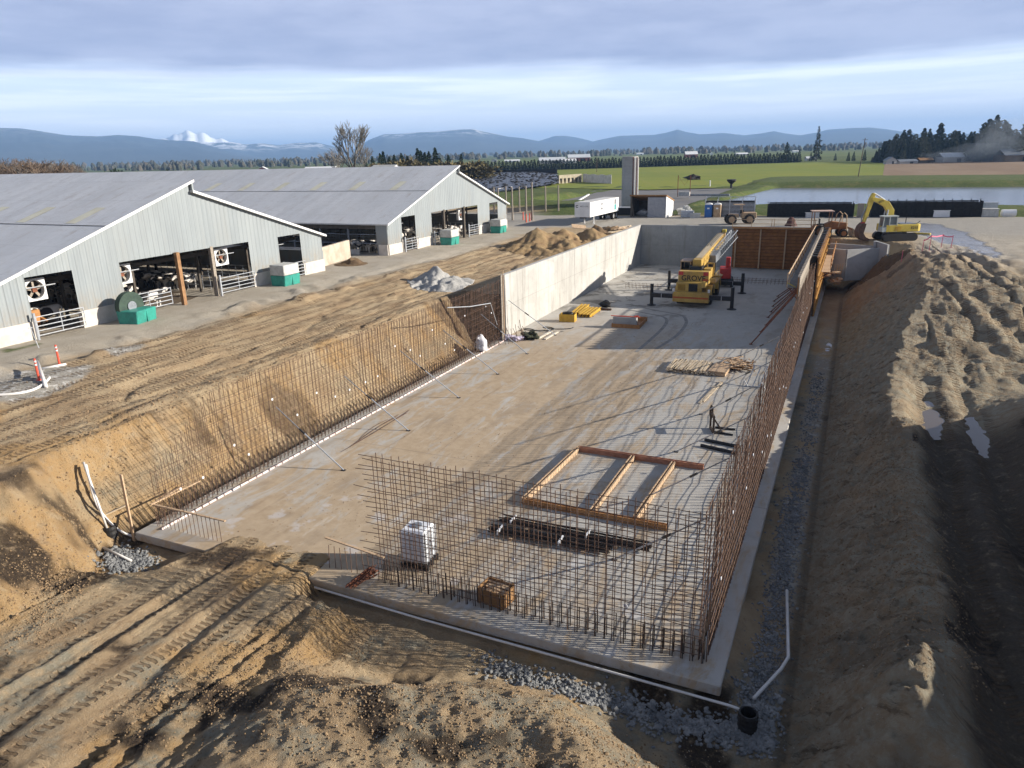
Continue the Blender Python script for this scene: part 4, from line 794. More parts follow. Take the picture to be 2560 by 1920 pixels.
# ---------------------------------------------------------------- text and wheels
def text_on(name, s, loc, rot, size, mat, parent, ext=.004, sx=1.0, font_bold=True):
    cu = bpy.data.curves.new(name, 'FONT'); cu.body = s; cu.size = size; cu.extrude = ext; cu.align_x = 'CENTER'; cu.align_y = 'CENTER'
    if font_bold: cu.offset = size*.012
    tmp = bpy.data.objects.new(name, cu); C.objects.link(tmp); dg = bpy.context.evaluated_depsgraph_get(); me_ = bpy.data.meshes.new_from_object(tmp.evaluated_get(dg)); bpy.data.objects.remove(tmp)
    me_.materials.clear(); me_.materials.append(mat); o = bpy.data.objects.new(name, me_); C.objects.link(o); o.parent = parent; o.location = loc; o.rotation_euler = rot; o.scale = (sx, 1, 1); return o
inkblack = pm('black_lettering', (.015, .015, .018), (.03, .03, .03), 1, .6, 0)
def wheel(parent, c, r_, w, axis_='x', hub=yellow, n=20):
    ax = Vector((1, 0, 0)) if axis_ == 'x' else Vector((0, 1, 0)); c = Vector(c); m_ = MB(); prof = [(-.5, .62), (-.5, .9), (-.36, 1), (.36, 1), (.5, .9), (.5, .62)]; P = []; k = len(prof)
    u = Vector((0, 0, 1)); v = ax.cross(u)
    for j in range(n):
        for (a, q) in prof: P.append(c+ax*a*w+(u*math.cos(6.28319*j/n)+v*math.sin(6.28319*j/n))*r_*q)
    F = [(j*k+i, j*k+i+1, ((j+1) % n)*k+i+1, ((j+1) % n)*k+i) for j in range(n) for i in range(k-1)]
    m_.add(P, F)
    for j in range(n):                                       # tread lugs
        d = u*math.cos(6.28319*(j+.5)/n)+v*math.sin(6.28319*(j+.5)/n); m_.bar(c+d*r_*.99-ax*w*.42, c+d*r_*.99+ax*w*.42, r_*.10, r_*.08, up=d)
    o = m_.build('wheel', rubber, parent); m2 = MB(); m2.tube([c-ax*w*.40, c+ax*w*.40], r_*.63, n); m2.tube([c-ax*w*.46, c+ax*w*.46], r_*.22, 10); m2.build('rim', hub, o); return o
# ---------------------------------------------------------------- crane
t = thing('mobile_crane', 'yellow rough-terrain crane with outriggers out and boom lowered, parked in the pit', 'crane', (-11.75, 57.75, 0), R(1.5)); stripe = pm('crane_red_stripe', (.45, .10, .03), (.35, .08, .03), 2, .5, .03)
m_ = MB(); m_.box((0, 0, 1.1), (1.7, 9.0, .55)); m_.build('chassis', blackm, t)
m_ = MB(); m_.prism([(-1.75, .55), (1.75, .55), (1.75, 1.35), (1.6, 1.55), (-1.6, 1.55), (-1.75, 1.35)], (0, -4.75, 0), (1, 0, 0), (0, 0, 1), (0, 1, 0), .8); b_ = m_.build('rear_bumper', yellow, t, bevel=.03); m_ = MB(); m_.box((0, -4.76, 1.0), (3.4, .03, .16)); m_.build('stripe', stripe, b_)
m_ = MB(); m_.box((-.25, -3.2, 1.95), (2.5, 2.4, 1.0)); h_ = m_.build('engine_hood', yellow, t, bevel=.05); m_ = MB(); m_.box((.15, -4.42, 1.95), (.85, .05, .75))
for i in range(7): m_.box((.15, -4.46, 1.65+i*.1), (.85, .04, .03))
m_.build('grille', blackm, h_); m_ = MB(); m_.box((-.95, -4.42, 1.95), (.7, .04, .6)); m_.build('panel', pm('crane_panel', (.30, .18, .03), (.2, .12, .02), 2, .6), h_)
m_ = MB(); m_.lathe((1.15, -4.2, 1.9), [(.1, 0), (.3, .1), (.3, .55), (.1, .68)], 12); m_.build('air_cleaner', yellow, h_); m_ = MB(); m_.bar((.75, -4.45, 1.5), (.75, -4.45, 2.3), .06); m_.bar((.75, -4.45, 1.55), (1.75, -4.3, 1.5), .08); m_.build('hand_rail', yellow, h_)
for y in (-2.35, 2.2):
    for x in (-1.42, 1.42): wheel(t, (x, y, .86), .86, .62)
for s in (-1, 1):
    for y in (-2.35, 2.2):
        m_ = MB(); arcp = [(1.15*math.cos(a), 1.0*math.sin(a)) for a in np.linspace(0, math.pi, 11)]+[(-1.03*math.cos(a), .88*math.sin(a)) for a in np.linspace(0, math.pi, 11)]
        m_.prism(arcp, (s*1.08, y, .95), (0, 1, 0), (0, 0, 1), (s, 0, 0), .72); m_.build('mudguard', yellow, t)
    m_ = MB(); m_.box((s*1.45, 0, 1.95), (.8, 2.6, .12)); m_.box((s*1.3, 0, 1.45), (.5, 1.9, .8)); m_.build('deck', yellow, t, bevel=.02); m_ = MB(); m_.box((s*1.45, 3.6, 1.95), (.8, 1.0, .12)); m_.build('front_deck', yellow, t, bevel=.02)
m_ = MB(); m_.box((0, 4.3, 1.6), (3.2, .7, .8)); m_.build('front_bumper', yellow, t, bevel=.04)
for y in (-4.35, 4.35):
    for s in (-1, 1):
        m_ = MB(); m_.box((s*2.75, y, 1.05), (2.3, .36, .42)); m_.box((s*2.2, y, 1.05), (.06, .40, .46)); b_ = m_.build('outrigger_beam', blackm, t); m_ = MB(); m_.tube([(s*3.9, y, .1), (s*3.9, y, 2.15)], .17, 12); m_.tube([(s*3.9, y, .02), (s*3.9, y, .8)], .12, 10); m_.build('jack', blackm, b_)
        m_ = MB(); m_.lathe((s*3.9, y, 0), [(.46, 0), (.46, .05), (.2, .14), (.12, .3)], 18); m_.build('float_pad', blackm, b_); m_ = MB(); m_.box((s*2.9, y-.19, 1.05), (.03, .02, .42)); m_.build('white_line', white, b_)
m_ = MB(); m_.lathe((0, -.3, 1.9), [(1.0, 0), (1.0, .35)], 24); m_.build('turntable', blackm, t)
m_ = MB(); m_.box((0, -1.2, 2.35), (2.4, 4.0, .25)); m_.build('turntable_deck', yellow, t)
m_ = MB(); m_.prism([(-1.5, 2.15), (1.5, 2.15), (1.5, 3.4), (-1.5, 3.4)], (0, -3.55, 0), (1, 0, 0), (0, 0, 1), (0, 1, 0), .9); cw = m_.build('counterweight', yellow, t, bevel=.05); text_on('lettering', 'GROVE', (0, -3.565, 2.72), (R(90), 0, 0), .72, inkblack, cw, .01, 1.0)
for x in (-1.22, 1.18): m_ = MB(); m_.box((x, -3.58, 3.2), (.46, .04, .34)); m_.build('red_panel', red, cw)
m_ = MB(); m_.box((1.18, -3.57, 2.6), (.5, .02, .22)); m_.build('red_label', stripe, cw)
m_ = MB(); m_.box((1.1, -1.6, 3.0), (.7, 1.3, 1.0)); m_.bar((.85, -.8, 2.5), (.85, -.8, 3.9), .14); m_.bar((1.5, -.8, 2.5), (1.5, -.8, 3.9), .14); m_.bar((.85, -.8, 3.85), (1.5, -.8, 3.85), .14); m_.build('side_housing', yellow, t)
cabp = thing  # cab as one part with panes
m_ = MB(); x0, x1, y0, y1 = -1.75, -.78, -.9, 1.0
for x in (x0, x1):
    for y in (y0, y1): m_.bar((x, y, 2.4), (x, y, 3.95), .09)
m_.box(((x0+x1)/2, (y0+y1)/2, 2.75), (1.0, 1.9, .7)); m_.box(((x0+x1)/2, (y0+y1)/2, 3.98), (1.1, 2.1, .10)); cb = m_.build('cab', tanpaint, t)
m_ = MB(); m_.box((x0, (y0+y1)/2, 3.5), (.02, 1.75, .8)); m_.box((x1, (y0+y1)/2, 3.5), (.02, 1.75, .8)); m_.box(((x0+x1)/2, y1, 3.5), (.85, .02, .8)); m_.build('window', glass, cb); m_ = MB(); m_.box(((x0+x1)/2, (y0+y1)/2, 4.05), (.9, 1.7, .04)); m_.build('roof_panel', pm('cab_roof', (.55, .45, .36), (.45, .28, .2), 2), cb)
m_ = MB(); m_.cyl((-.55, -2.2, 3.35), (.55, -2.2, 3.35), .38); m_.cyl((-.55, -1.4, 3.3), (.55, -1.4, 3.3), .34)
for x in (-.6, .6): m_.cyl((x-.03, -2.2, 3.35), (x+.03, -2.2, 3.35), .5); m_.cyl((x-.03, -1.4, 3.3), (x+.03, -1.4, 3.3), .45)
m_.build('winch_drum', blackm, t)
B0, B1 = Vector((.05, -2.0, 3.85)), Vector((.75, 10.9, 5.35)); d = B1-B0
m_ = MB(); m_.bar(B0+Vector((0, 0, -.1)), B0+Vector((0, .5, -1.2)), .9, .5); m_.build('boom_foot', yellow, t)
m_ = MB(); m_.bar(B0, B0+d*.9, .86, 1.0); bm_ = m_.build('boom', yellow, t, bevel=.04); m_ = MB(); m_.bar(B0+d*.05+Vector((0, 0, .52)), B0+d*.88+Vector((0, 0, .52)), .60, .02); m_.build('top_plate', pm('boom_top', (.50, .42, .30), (.42, .34, .22), 1.5, .6), bm_)
m_ = MB()
for i in range(9): p = B0+d*(.08+i*.1); m_.bar(p+Vector((.44, 0, -.35)), p+Vector((.44, .15, .35)), .06, .10)
m_.bar(B0+d*.06+Vector((.47, 0, -.1)), B0+d*.86+Vector((.47, 0, -.1)), .05, .16); m_.build('side_rib', yellow, bm_)
m_ = MB(); m_.bar(B0+d*.88, B0+d*.96, .70, .84); m_.bar(B0+d*.95, B0+d*1.0, .56, .7); m_.build('inner_section', tanpaint, bm_)
m_ = MB(); e_ = B0+d
for x in (-.22, 0, .22): m_.cyl(e_+Vector((x-.04, .15, -.25)), e_+Vector((x+.04, .15, -.25)), .26, 14)
m_.cyl(e_+Vector((-.2, 0, .42)), e_+Vector((.2, 0, .42)), .18, 12); m_.build('sheave', blackm, bm_); m_ = MB(); m_.box(tuple(e_+Vector((.15, -.3, .55))), (.4, .6, .35)); m_.build('boom_nose', exyellow, bm_)
m_ = MB(); m_.tube([(.05, .6, 2.4), tuple(B0+d*.42+Vector((0, 0, -.5)))], .17, 10); m_.build('lift_cylinder', steelgrey, t)
J0, J1 = Vector((1.05, 2.2, 4.05)), Vector((2.0, 10.7, 5.6)); dj = J1-J0; sd = dj.cross(Vector((0, 0, 1))).normalized(); up = sd.cross(dj).normalized(); m_ = MB()
def jp(k, a, b): w_, h_ = lerp(.55, .36, k), lerp(.62, .40, k); return J0+dj*k+sd*a*w_+up*b*h_
for a in (-1, 1):
    for b in (-1, 1): m_.tube([jp(0, a*.6, b*.6), jp(1, a, b)], .05, 6)
for i in range(12):
    k0, k1 = i/12, (i+1)/12
    for a, b, c_, e2 in ((-1, -1, -1, 1), (1, 1, 1, -1), (-1, 1, 1, 1), (1, -1, -1, -1)): m_.tube([jp(k0, a*.9, b*.9), jp(k1, c_*.9, e2*.9)], .03, 5)
m_.build('lattice_jib', steelgrey, t); m_ = MB(); m_.bar(J0-dj*.07, J0+dj*.14, .75, .8); m_.build('jib_base', steelgrey, t)
m_ = MB(); m_.box((1.0, 2.0, 3.3), (.7, .6, 1.2)); m_.cyl((.7, 2.0, 2.6), (1.3, 2.0, 2.6), .35); m_.build('hook_block', blackm, t)
m_ = MB()
for x in (-.18, .18): m_.tube([(x*.8, -2.1, 3.75), tuple(B0+d*.5+Vector((x, 0, .62))), tuple(e_+Vector((x, .1, .62)))], .022, 5)
m_.tube([tuple(e_+Vector((0, .35, -.2))), tuple(e_+Vector((.1, .3, -1.6)))], .02, 5); m_.build('hoist_rope', blackm, t)
m_ = MB()
for k in range(4): m_.tube([(.9+.12*k, -4.2, 1.5), (1.0+.15*k, -3.4, 2.5+.1*k), (.6, -2.6, 2.9)], .03, 5)
m_.build('hydraulic_hoses', blackm, t)
m_ = MB(); m_.bar((1.78, -1.2, 2.0), (1.78, -1.2, 2.9), .04); m_.bar((1.78, 1.2, 2.0), (1.78, 1.2, 2.9), .04); m_.bar((1.78, -1.2, 2.9), (1.78, 1.2, 2.9), .04); m_.build('deck_rail', yellow, t)
for s in (-1, 1): m_ = MB(); m_.lathe((s*1.7, -4.5, 1.55), [(.1, 0), (.12, .1), (.12, .25), (.05, .3)], 10); m_.build('marker_lamp', white, t)
# red lift truck behind the crane
t = thing('lift_truck', 'small red machine with dark wheels half hidden behind the crane', 'lift', (-10.45, 66.4, 0), R(10)); m_ = MB(); m_.box((0, 0, 1.5), (1.2, 2.0, 1.2)); m_.build('body', red, t, bevel=.08); m_ = MB(); m_.box((.25, -.2, 2.6), (.5, .6, 1.3)); m_.build('mast', red, t, bevel=.05); m_ = MB(); m_.box((0, 0, .75), (1.5, 2.6, .4)); m_.build('chassis', blackm, t)
for x in (-.75, .75):
    for y in (-.9, .9): wheel(t, (x, y, .45), .45, .3, 'x', red, 14)
# ---------------------------------------------------------------- excavator
p = G(2235, 600, YZ); t = thing('excavator', 'yellow tracked excavator with its bucket resting on the dirt at the edge of the yard', 'excavator', (p.x, p.y, YZ), R(205)); cabc = pm('cab_grey', (.48, .52, .50), (.38, .42, .40), 2, .4)
for s in (-1, 1):
    y = s*1.25-.3; st = [(1.75+.47*math.cos(a), .5+.47*math.sin(a)) for a in np.linspace(-1.57, 1.57, 9)]+[(-1.75-.47*math.cos(a), .5+.47*math.sin(a)) for a in np.linspace(1.57, -1.57, 9)]
    m_ = MB(); m_.prism(st, (0, y, 0), (1, 0, 0), (0, 0, 1), (0, 1, 0), .6)
    for i in range(18): m_.box((-1.9+i*.22, y+.3, .985), (.10, .6, .05))
    m_.build('track', blackm, t)
m_ = MB(); m_.box((0, 0, .7), (2.4, 2.0, .4)); m_.lathe((0, 0, .85), [(.7, 0), (.7, .3)], 18); m_.build('undercarriage', steelgrey, t)
m_ = MB(); m_.prism([(1.9, -1.3), (1.9, 1.3), (-2.3, 1.3), (-2.75, .9), (-2.9, 0), (-2.75, -.9), (-2.3, -1.3)], (0, 0, 1.15), (1, 0, 0), (0, 1, 0), (0, 0, 1), .95); hs = m_.build('house', exyellow, t, bevel=.08)
t.scale = (.88, .88, .88); text_on('lettering', 'E215', (-1.75, 1.305, 1.65), (R(90), 0, R(180)), .45, inkblack, hs, .006); m_ = MB(); m_.box((.35, 1.305, 1.6), (.8, .02, .5)); m_.build('red_decal', pm('orange_decal', (.48, .30, .04)), hs); m_ = MB(); m_.box((-1.0, .2, 2.15), (2.0, 1.9, .12)); m_.build('engine_cover', steelgrey, hs); m_ = MB(); m_.tube([(-.9, .6, 2.1), (-.9, .6, 3.0)], .05, 6); m_.tube([(-2.1, 1.0, 2.1), (-2.5, 1.1, 2.5)], .04, 6); m_.build('exhaust', blackm, hs)
m_ = MB()
for x in (.55, 1.5, 2.35):
    for y in (.25, 1.25): m_.bar((x, y, 1.2), (x-.12*(x > 2), y, 3.15), .10)
m_.prism([(.5, 1.2), (2.4, 1.2), (2.4, 1.6), (1.4, 2.1), (.5, 2.1)], (0, .22, 0), (1, 0, 0), (0, 0, 1), (0, 1, 0), 1.06); m_.box((1.4, .75, 3.15), (1.95, 1.15, .14)); cb = m_.build('cab', cabc, t); m_ = MB(); m_.box((1.02, 1.25, 2.6), (.8, .02, .95)); m_.box((1.95, 1.25, 2.45), (.72, .02, 1.2)); m_.box((2.3, .75, 2.5), (.02, .9, 1.1)); m_.box((.55, .75, 2.6), (.02, .9, .9)); m_.build('window', glass, cb)
def arm(name, pts, w, mat, y=-.25):
    n = len(pts); poly = []
    for sgn in (1, -1):
        rng = range(n) if sgn == 1 else range(n-1, -1, -1)
        for i in rng:
            (x, z, h) = pts[i]; a, b = Vector(pts[max(i-1, 0)][:2]), Vector(pts[min(i+1, n-1)][:2]); d_ = (b-a).normalized(); poly.append((x-d_.y*h/2*sgn, z+d_.x*h/2*sgn))
    m_ = MB(); m_.prism(poly, (0, y-w/2, 0), (1, 0, 0), (0, 0, 1), (0, 1, 0), w); return m_.build(name, mat, t, bevel=.03)
bo = arm('boom', [(.9, 1.7, .5), (.75, 2.6, .7), (.85, 3.7, .85), (1.5, 4.6, .85), (2.4, 5.0, .65), (3.5, 5.35, .4)], .5, exyellow); text_on('lettering', 'E215', (2.3, .02, 4.95), (R(90), R(-20), R(180)), .32, inkblack, bo, .006)
stk = arm('stick', [(3.25, 6.0, .35), (3.45, 5.3, .65), (3.8, 3.9, .5), (4.15, 2.3, .32)], .4, exyellow)
m_ = MB(); m_.tube([(1.7, -.25, 5.1), (3.2, -.25, 6.0)], .10, 8); m_.build('stick_cylinder', galv, t); m_ = MB(); m_.tube([(1.5, .1, 2.0), (1.3, .1, 3.9)], .10, 8); m_.tube([(1.5, -.6, 2.0), (1.3, -.6, 3.9)], .10, 8); m_.build('boom_cylinder', galv, t); m_ = MB(); m_.tube([(3.75, -.25, 4.8), (4.5, -.25, 3.0), (4.4, -.25, 2.3)], .09, 8); m_.build('bucket_cylinder', steelgrey, t)
m_ = MB(); m_.prism([(4.35, 2.3), (4.75, 1.9), (4.95, 1.2), (4.8, .5), (4.2, .1), (3.5, .05), (3.3, .2), (3.9, .5), (4.25, 1.0), (4.1, 1.7), (4.0, 2.2)], (0, -.85, 0), (1, 0, 0), (0, 0, 1), (0, 1, 0), 1.2); m_.build('bucket', rust, t); m_ = MB(); m_.box((4.25, -.25, 2.25), (.35, .5, .35)); m_.build('quick_hitch', red, t)
# ---------------------------------------------------------------- backhoe tractor
p = G(2092, 592, YZ); t = thing('backhoe_loader', 'weathered orange backhoe tractor with an open canopy and front bucket behind the forms', 'tractor', (p.x-1.0, p.y, YZ), R(15)); worn = pm('worn_orange', (.33, .15, .06), (.20, .10, .05), 2, .7, .1)
m_ = MB(); m_.prism([(-.6, .9), (2.0, .9), (2.0, 1.65), (.2, 1.85), (-.6, 1.5)], (0, -.45, 0), (1, 0, 0), (0, 0, 1), (0, 1, 0), .9); m_.build('hood', worn, t, bevel=.04); m_ = MB(); m_.box((-1.1, 0, .95), (1.6, 1.2, .7)); m_.build('body', worn, t)
for x, r_ in ((-1.2, .72), (1.5, .48)):
    for y in (-.95, .95): wheel(t, (x, y, r_), r_, .42, 'y', worn, 16)
m_ = MB()
for x in (-1.9, .1):
    for y in (-.7, .7): m_.bar((x, y, 1.2), (x, y, 3.0), .09)
m_.build('canopy_frame', worn, t); m_ = MB(); m_.box((-.9, 0, 3.05), (2.4, 1.7, .10)); m_.build('canopy_roof', pm('canopy_pink', (.58, .42, .34), (.45, .30, .24), 2), t); m_ = MB(); m_.box((-.9, 0, 1.5), (.5, .5, .15)); m_.box((-1.15, 0, 1.85), (.1, .5, .6)); m_.build('seat', blackm, t)
m_ = MB()
for y in (-.6, .6): m_.bar((.3, y, 1.7), (2.6, y, .9), .13, .2); m_.bar((.2, y, 1.1), (1.6, y, 1.35), .09)
m_.build('loader_arm', worn, t); m_ = MB(); m_.prism([(2.5, .1), (3.4, .05), (2.9, .35), (2.8, .9), (2.5, 1.0)], (0, -1.05, 0), (1, 0, 0), (0, 0, 1), (0, 1, 0), 2.1); m_.build('front_bucket', pm('worn_steel', (.42, .37, .30), (.28, .2, .14), 3, .5, .1, .3), t); m_ = MB(); m_.tube([(.8, -1.05, 1.2), (1.05, -1.05, 2.6), (1.35, -1.05, 2.9), (1.65, -1.05, 2.6), (1.8, -1.05, .8)], .06, 6); m_.tube([(.8, 1.05, 1.2), (1.05, 1.05, 2.6), (1.35, 1.05, 2.9), (1.65, 1.05, 2.6), (1.8, 1.05, .8)], .06, 6); m_.build('hoop_guard', tanpaint, t)
# ---------------------------------------------------------------- roller
p = G(1850, 560, YZ); t = thing('soil_roller', 'tan articulated tractor with fat dark wheels and a small canopy beyond the far wall', 'roller', (p.x, p.y, YZ), R(20))
m_ = MB(); m_.box((1.1, 0, 1.25), (2.0, 1.4, .8)); m_.box((-1.0, 0, 1.2), (1.3, 1.1, .5)); m_.build('body', tanpaint, t, bevel=.05)
for x in (-1.4, 1.1):
    for y in (-.75, .75): wheel(t, (x, y, .72), .72, .55, 'y', tanpaint, 16)
m_ = MB(); m_.bar((.15, -.5, 1.5), (.05, -.5, 2.7), .09); m_.bar((.15, .5, 1.5), (.05, .5, 2.7), .09); m_.build('canopy_post', tanpaint, t); m_ = MB(); m_.box((-.3, 0, 2.75), (1.4, 1.5, .10)); m_.build('canopy_roof', tanpaint, t); m_ = MB(); m_.box((.1, 0, 1.75), (.5, .5, .5)); m_.build('seat', blackm, t)
m_ = MB(); q = G(1977, 565, YZ); m_.lathe((q.x, q.y, YZ), [(.9, 0), (.6, .5), (.5, .9), (.2, 1.2)], 9); tag(m_.build('scrap_drum', pm('maroon_scrap', (.12, .05, .04), (.07, .035, .03))), 'dark maroon cone-shaped drum on the yard behind the far guard rail', 'drum')
# ---------------------------------------------------------------- box trailer
t = thing('box_trailer', 'white box semi-trailer with grey and green lettering standing on the yard', 'trailer', (-34.65, 94.2, YZ), R(-3)); L = 12.6
m_ = MB(); m_.box((0, 0, 2.25), (2.5, L, 2.15)); bx = m_.build('box_body', white, t, bevel=.03); m_ = MB(); m_.box((0, 0, 3.345), (2.4, L-.1, .03)); m_.build('roof_skin', pm('trailer_roof', (.62, .60, .56), (.52, .5, .46), .6, .5), bx)
gt = pm('grey_lettering', (.24, .25, .27), (.3, .3, .32)); lg = pm('pale_lettering', (.50, .52, .60), (.55, .57, .65)); gg = pm('green_decal', (.03, .22, .22), (.04, .28, .28)); dg_ = pm('dark_decal', (.13, .14, .15), (.2, .2, .21))
text_on('lettering', 'MODULAR', (.30, -L/2-.01, 2.75), (R(90), 0, 0), .27, gt, bx); text_on('lettering', 'MODULE', (1.26, 1.5, 2.55), (R(90), 0, R(90)), .75, lg, bx, .004, 1.0); text_on('lettering', 'space-line', (1.26, 1.6, 1.85), (R(90), 0, R(90)), .32, lg, bx)
def ring(c, r0, r1, plane, mat, parent, frm=.5, to=5.8):
    m_ = MB(); n = 16; A = [frm+(to-frm)*i/n for i in range(n+1)]; P = [(r*math.cos(a), r*math.sin(a)) for r in (r0, r1) for a in A]; V = [(c[0], c[1]+a, c[2]+b) if plane == 'x' else (c[0]+a, c[1], c[2]+b) for a, b in P]
    m_.add(V, [(i, i+1, n+2+i, n+1+i) for i in range(n)]); m_.build('round_mark', mat, parent)
ring((1.262, -1.4, 2.45), .28, .55, 'x', dg_, bx); ring((-.85, -L/2-.012, 2.75), .10, .22, 'y', dg_, bx)
m_ = MB(); m_.box((1.256, 4.6, 2.75), (.012, .8, .75)); m_.build('grey_decal', dg_, bx); m_ = MB(); m_.box((1.256, 4.6, 1.9), (.012, .8, .85)); m_.build('teal_decal', gg, bx)
m_ = MB(); m_.box((0, 0, 1.08), (1.1, L-.6, .2)); m_.build('chassis', blackm, t)
for y in (4.2, 5.5):
    for x in (-.95, .95): wheel(t, (x, y, .52), .52, .5, 'x', galv, 16)
for x in (-.75, .75): m_ = MB(); m_.bar((x, -3.6, 1.1), (x, -3.6, .06), .14); m_.box((x, -3.6, .03), (.3, .3, .06)); m_.build('landing_leg', white, t)
# ---------------------------------------------------------------- barns
def corr_mat():
    b = NB('barn_cladding'); xs = b.xyz(); n = b.noise(.5, 5, .7, b.vec((1, 1, .3))); f = b.math('FRACT', b.math('MULTIPLY', xs[1], 2.2))
    pan = b.n('ShaderNodeTexWhiteNoise', noise_dimensions='1D'); b.t.links.new(b.math('FLOOR', b.math('MULTIPLY', xs[1], 1.1)), pan.inputs['W'])
    c = b.mix(b.ramp(n, .3, .7), (.255, .285, .30), (.215, .24, .255)); c = b.mix(b.math('MULTIPLY', pan.outputs[0], .25), c, (.34, .365, .365)); c = b.mix(b.ramp(f, .13, .0, 0, .75), c, (.12, .135, .145)); c = b.mix(b.ramp(n, .55, .8, 0, .3), c, (.30, .29, .26))
    c = b.mix(b.math('MULTIPLY', b.ramp(xs[2], 3.0, 1.0), b.ramp(b.noise(1.4, 5, .7, b.vec((1, 1, .4))), .35, .65, 0, .7)), c, (.27, .225, .17)); c = b.mix(b.ramp(b.noise(2.2, 5, .75, b.vec((1, 1, .08))), .58, .74, 0, .35), c, (.22, .19, .16))
    return b.fin(c, .55, n, .1, .03, .15, .4)
def roof_mat():
    b = NB('barn_roof'); xs = b.xyz(); n = b.noise(.22, 6, .7, b.vec((1, .35, 1))); m = b.noise(2.0, 5, .7); w = b.math('SINE', b.math('MULTIPLY', xs[0], 20.0))
    c = b.mix(b.ramp(n, .3, .7), (.58, .59, .60), (.68, .68, .68)); c = b.mix(b.ramp(m, .45, .75, 0, .35), c, (.36, .33, .30)); c = b.mix(b.ramp(w, .75, 1., 0, .3), c, (.30, .30, .31))
    pan = b.n('ShaderNodeTexWhiteNoise', noise_dimensions='1D'); b.t.links.new(b.math('FLOOR', b.math('MULTIPLY', xs[0], 1.05)), pan.inputs['W']); c = b.mix(b.math('MULTIPLY', pan.outputs[0], .28), c, (.42, .41, .40)); c = b.mix(b.math('MULTIPLY', b.ramp(b.noise(.9, 6, .75, b.vec((1.2, .10, 1))), .54, .72), .5), c, (.36, .30, .25)); lp = b.ramp(b.math('FRACT', b.math('MULTIPLY', xs[1], .27)), .03, .0, 0, .3); c = b.mix(lp, c, (.28, .28, .29))
    return b.fin(c, .5, w, .25, .03, .2, .4)
clad = corr_mat(); roofm = roof_mat(); skyl = pm('yellowed_skylight', (.62, .60, .48), (.52, .49, .38), 1, .6, .03); plinthm = pm('plinth_concrete', (.60, .56, .51), (.46, .42, .37), 1.2, .85, .1); darkwood = pm('barn_dark_timber', (.10, .085, .07), (.06, .05, .04), 2, .85, .1); barnfloor = pm('barn_floor', (.16, .12, .08), (.08, .06, .045), .8, .9, .2)
FX = -45.2; BZ = 4.25; HD = 8.25; PL = 5.45
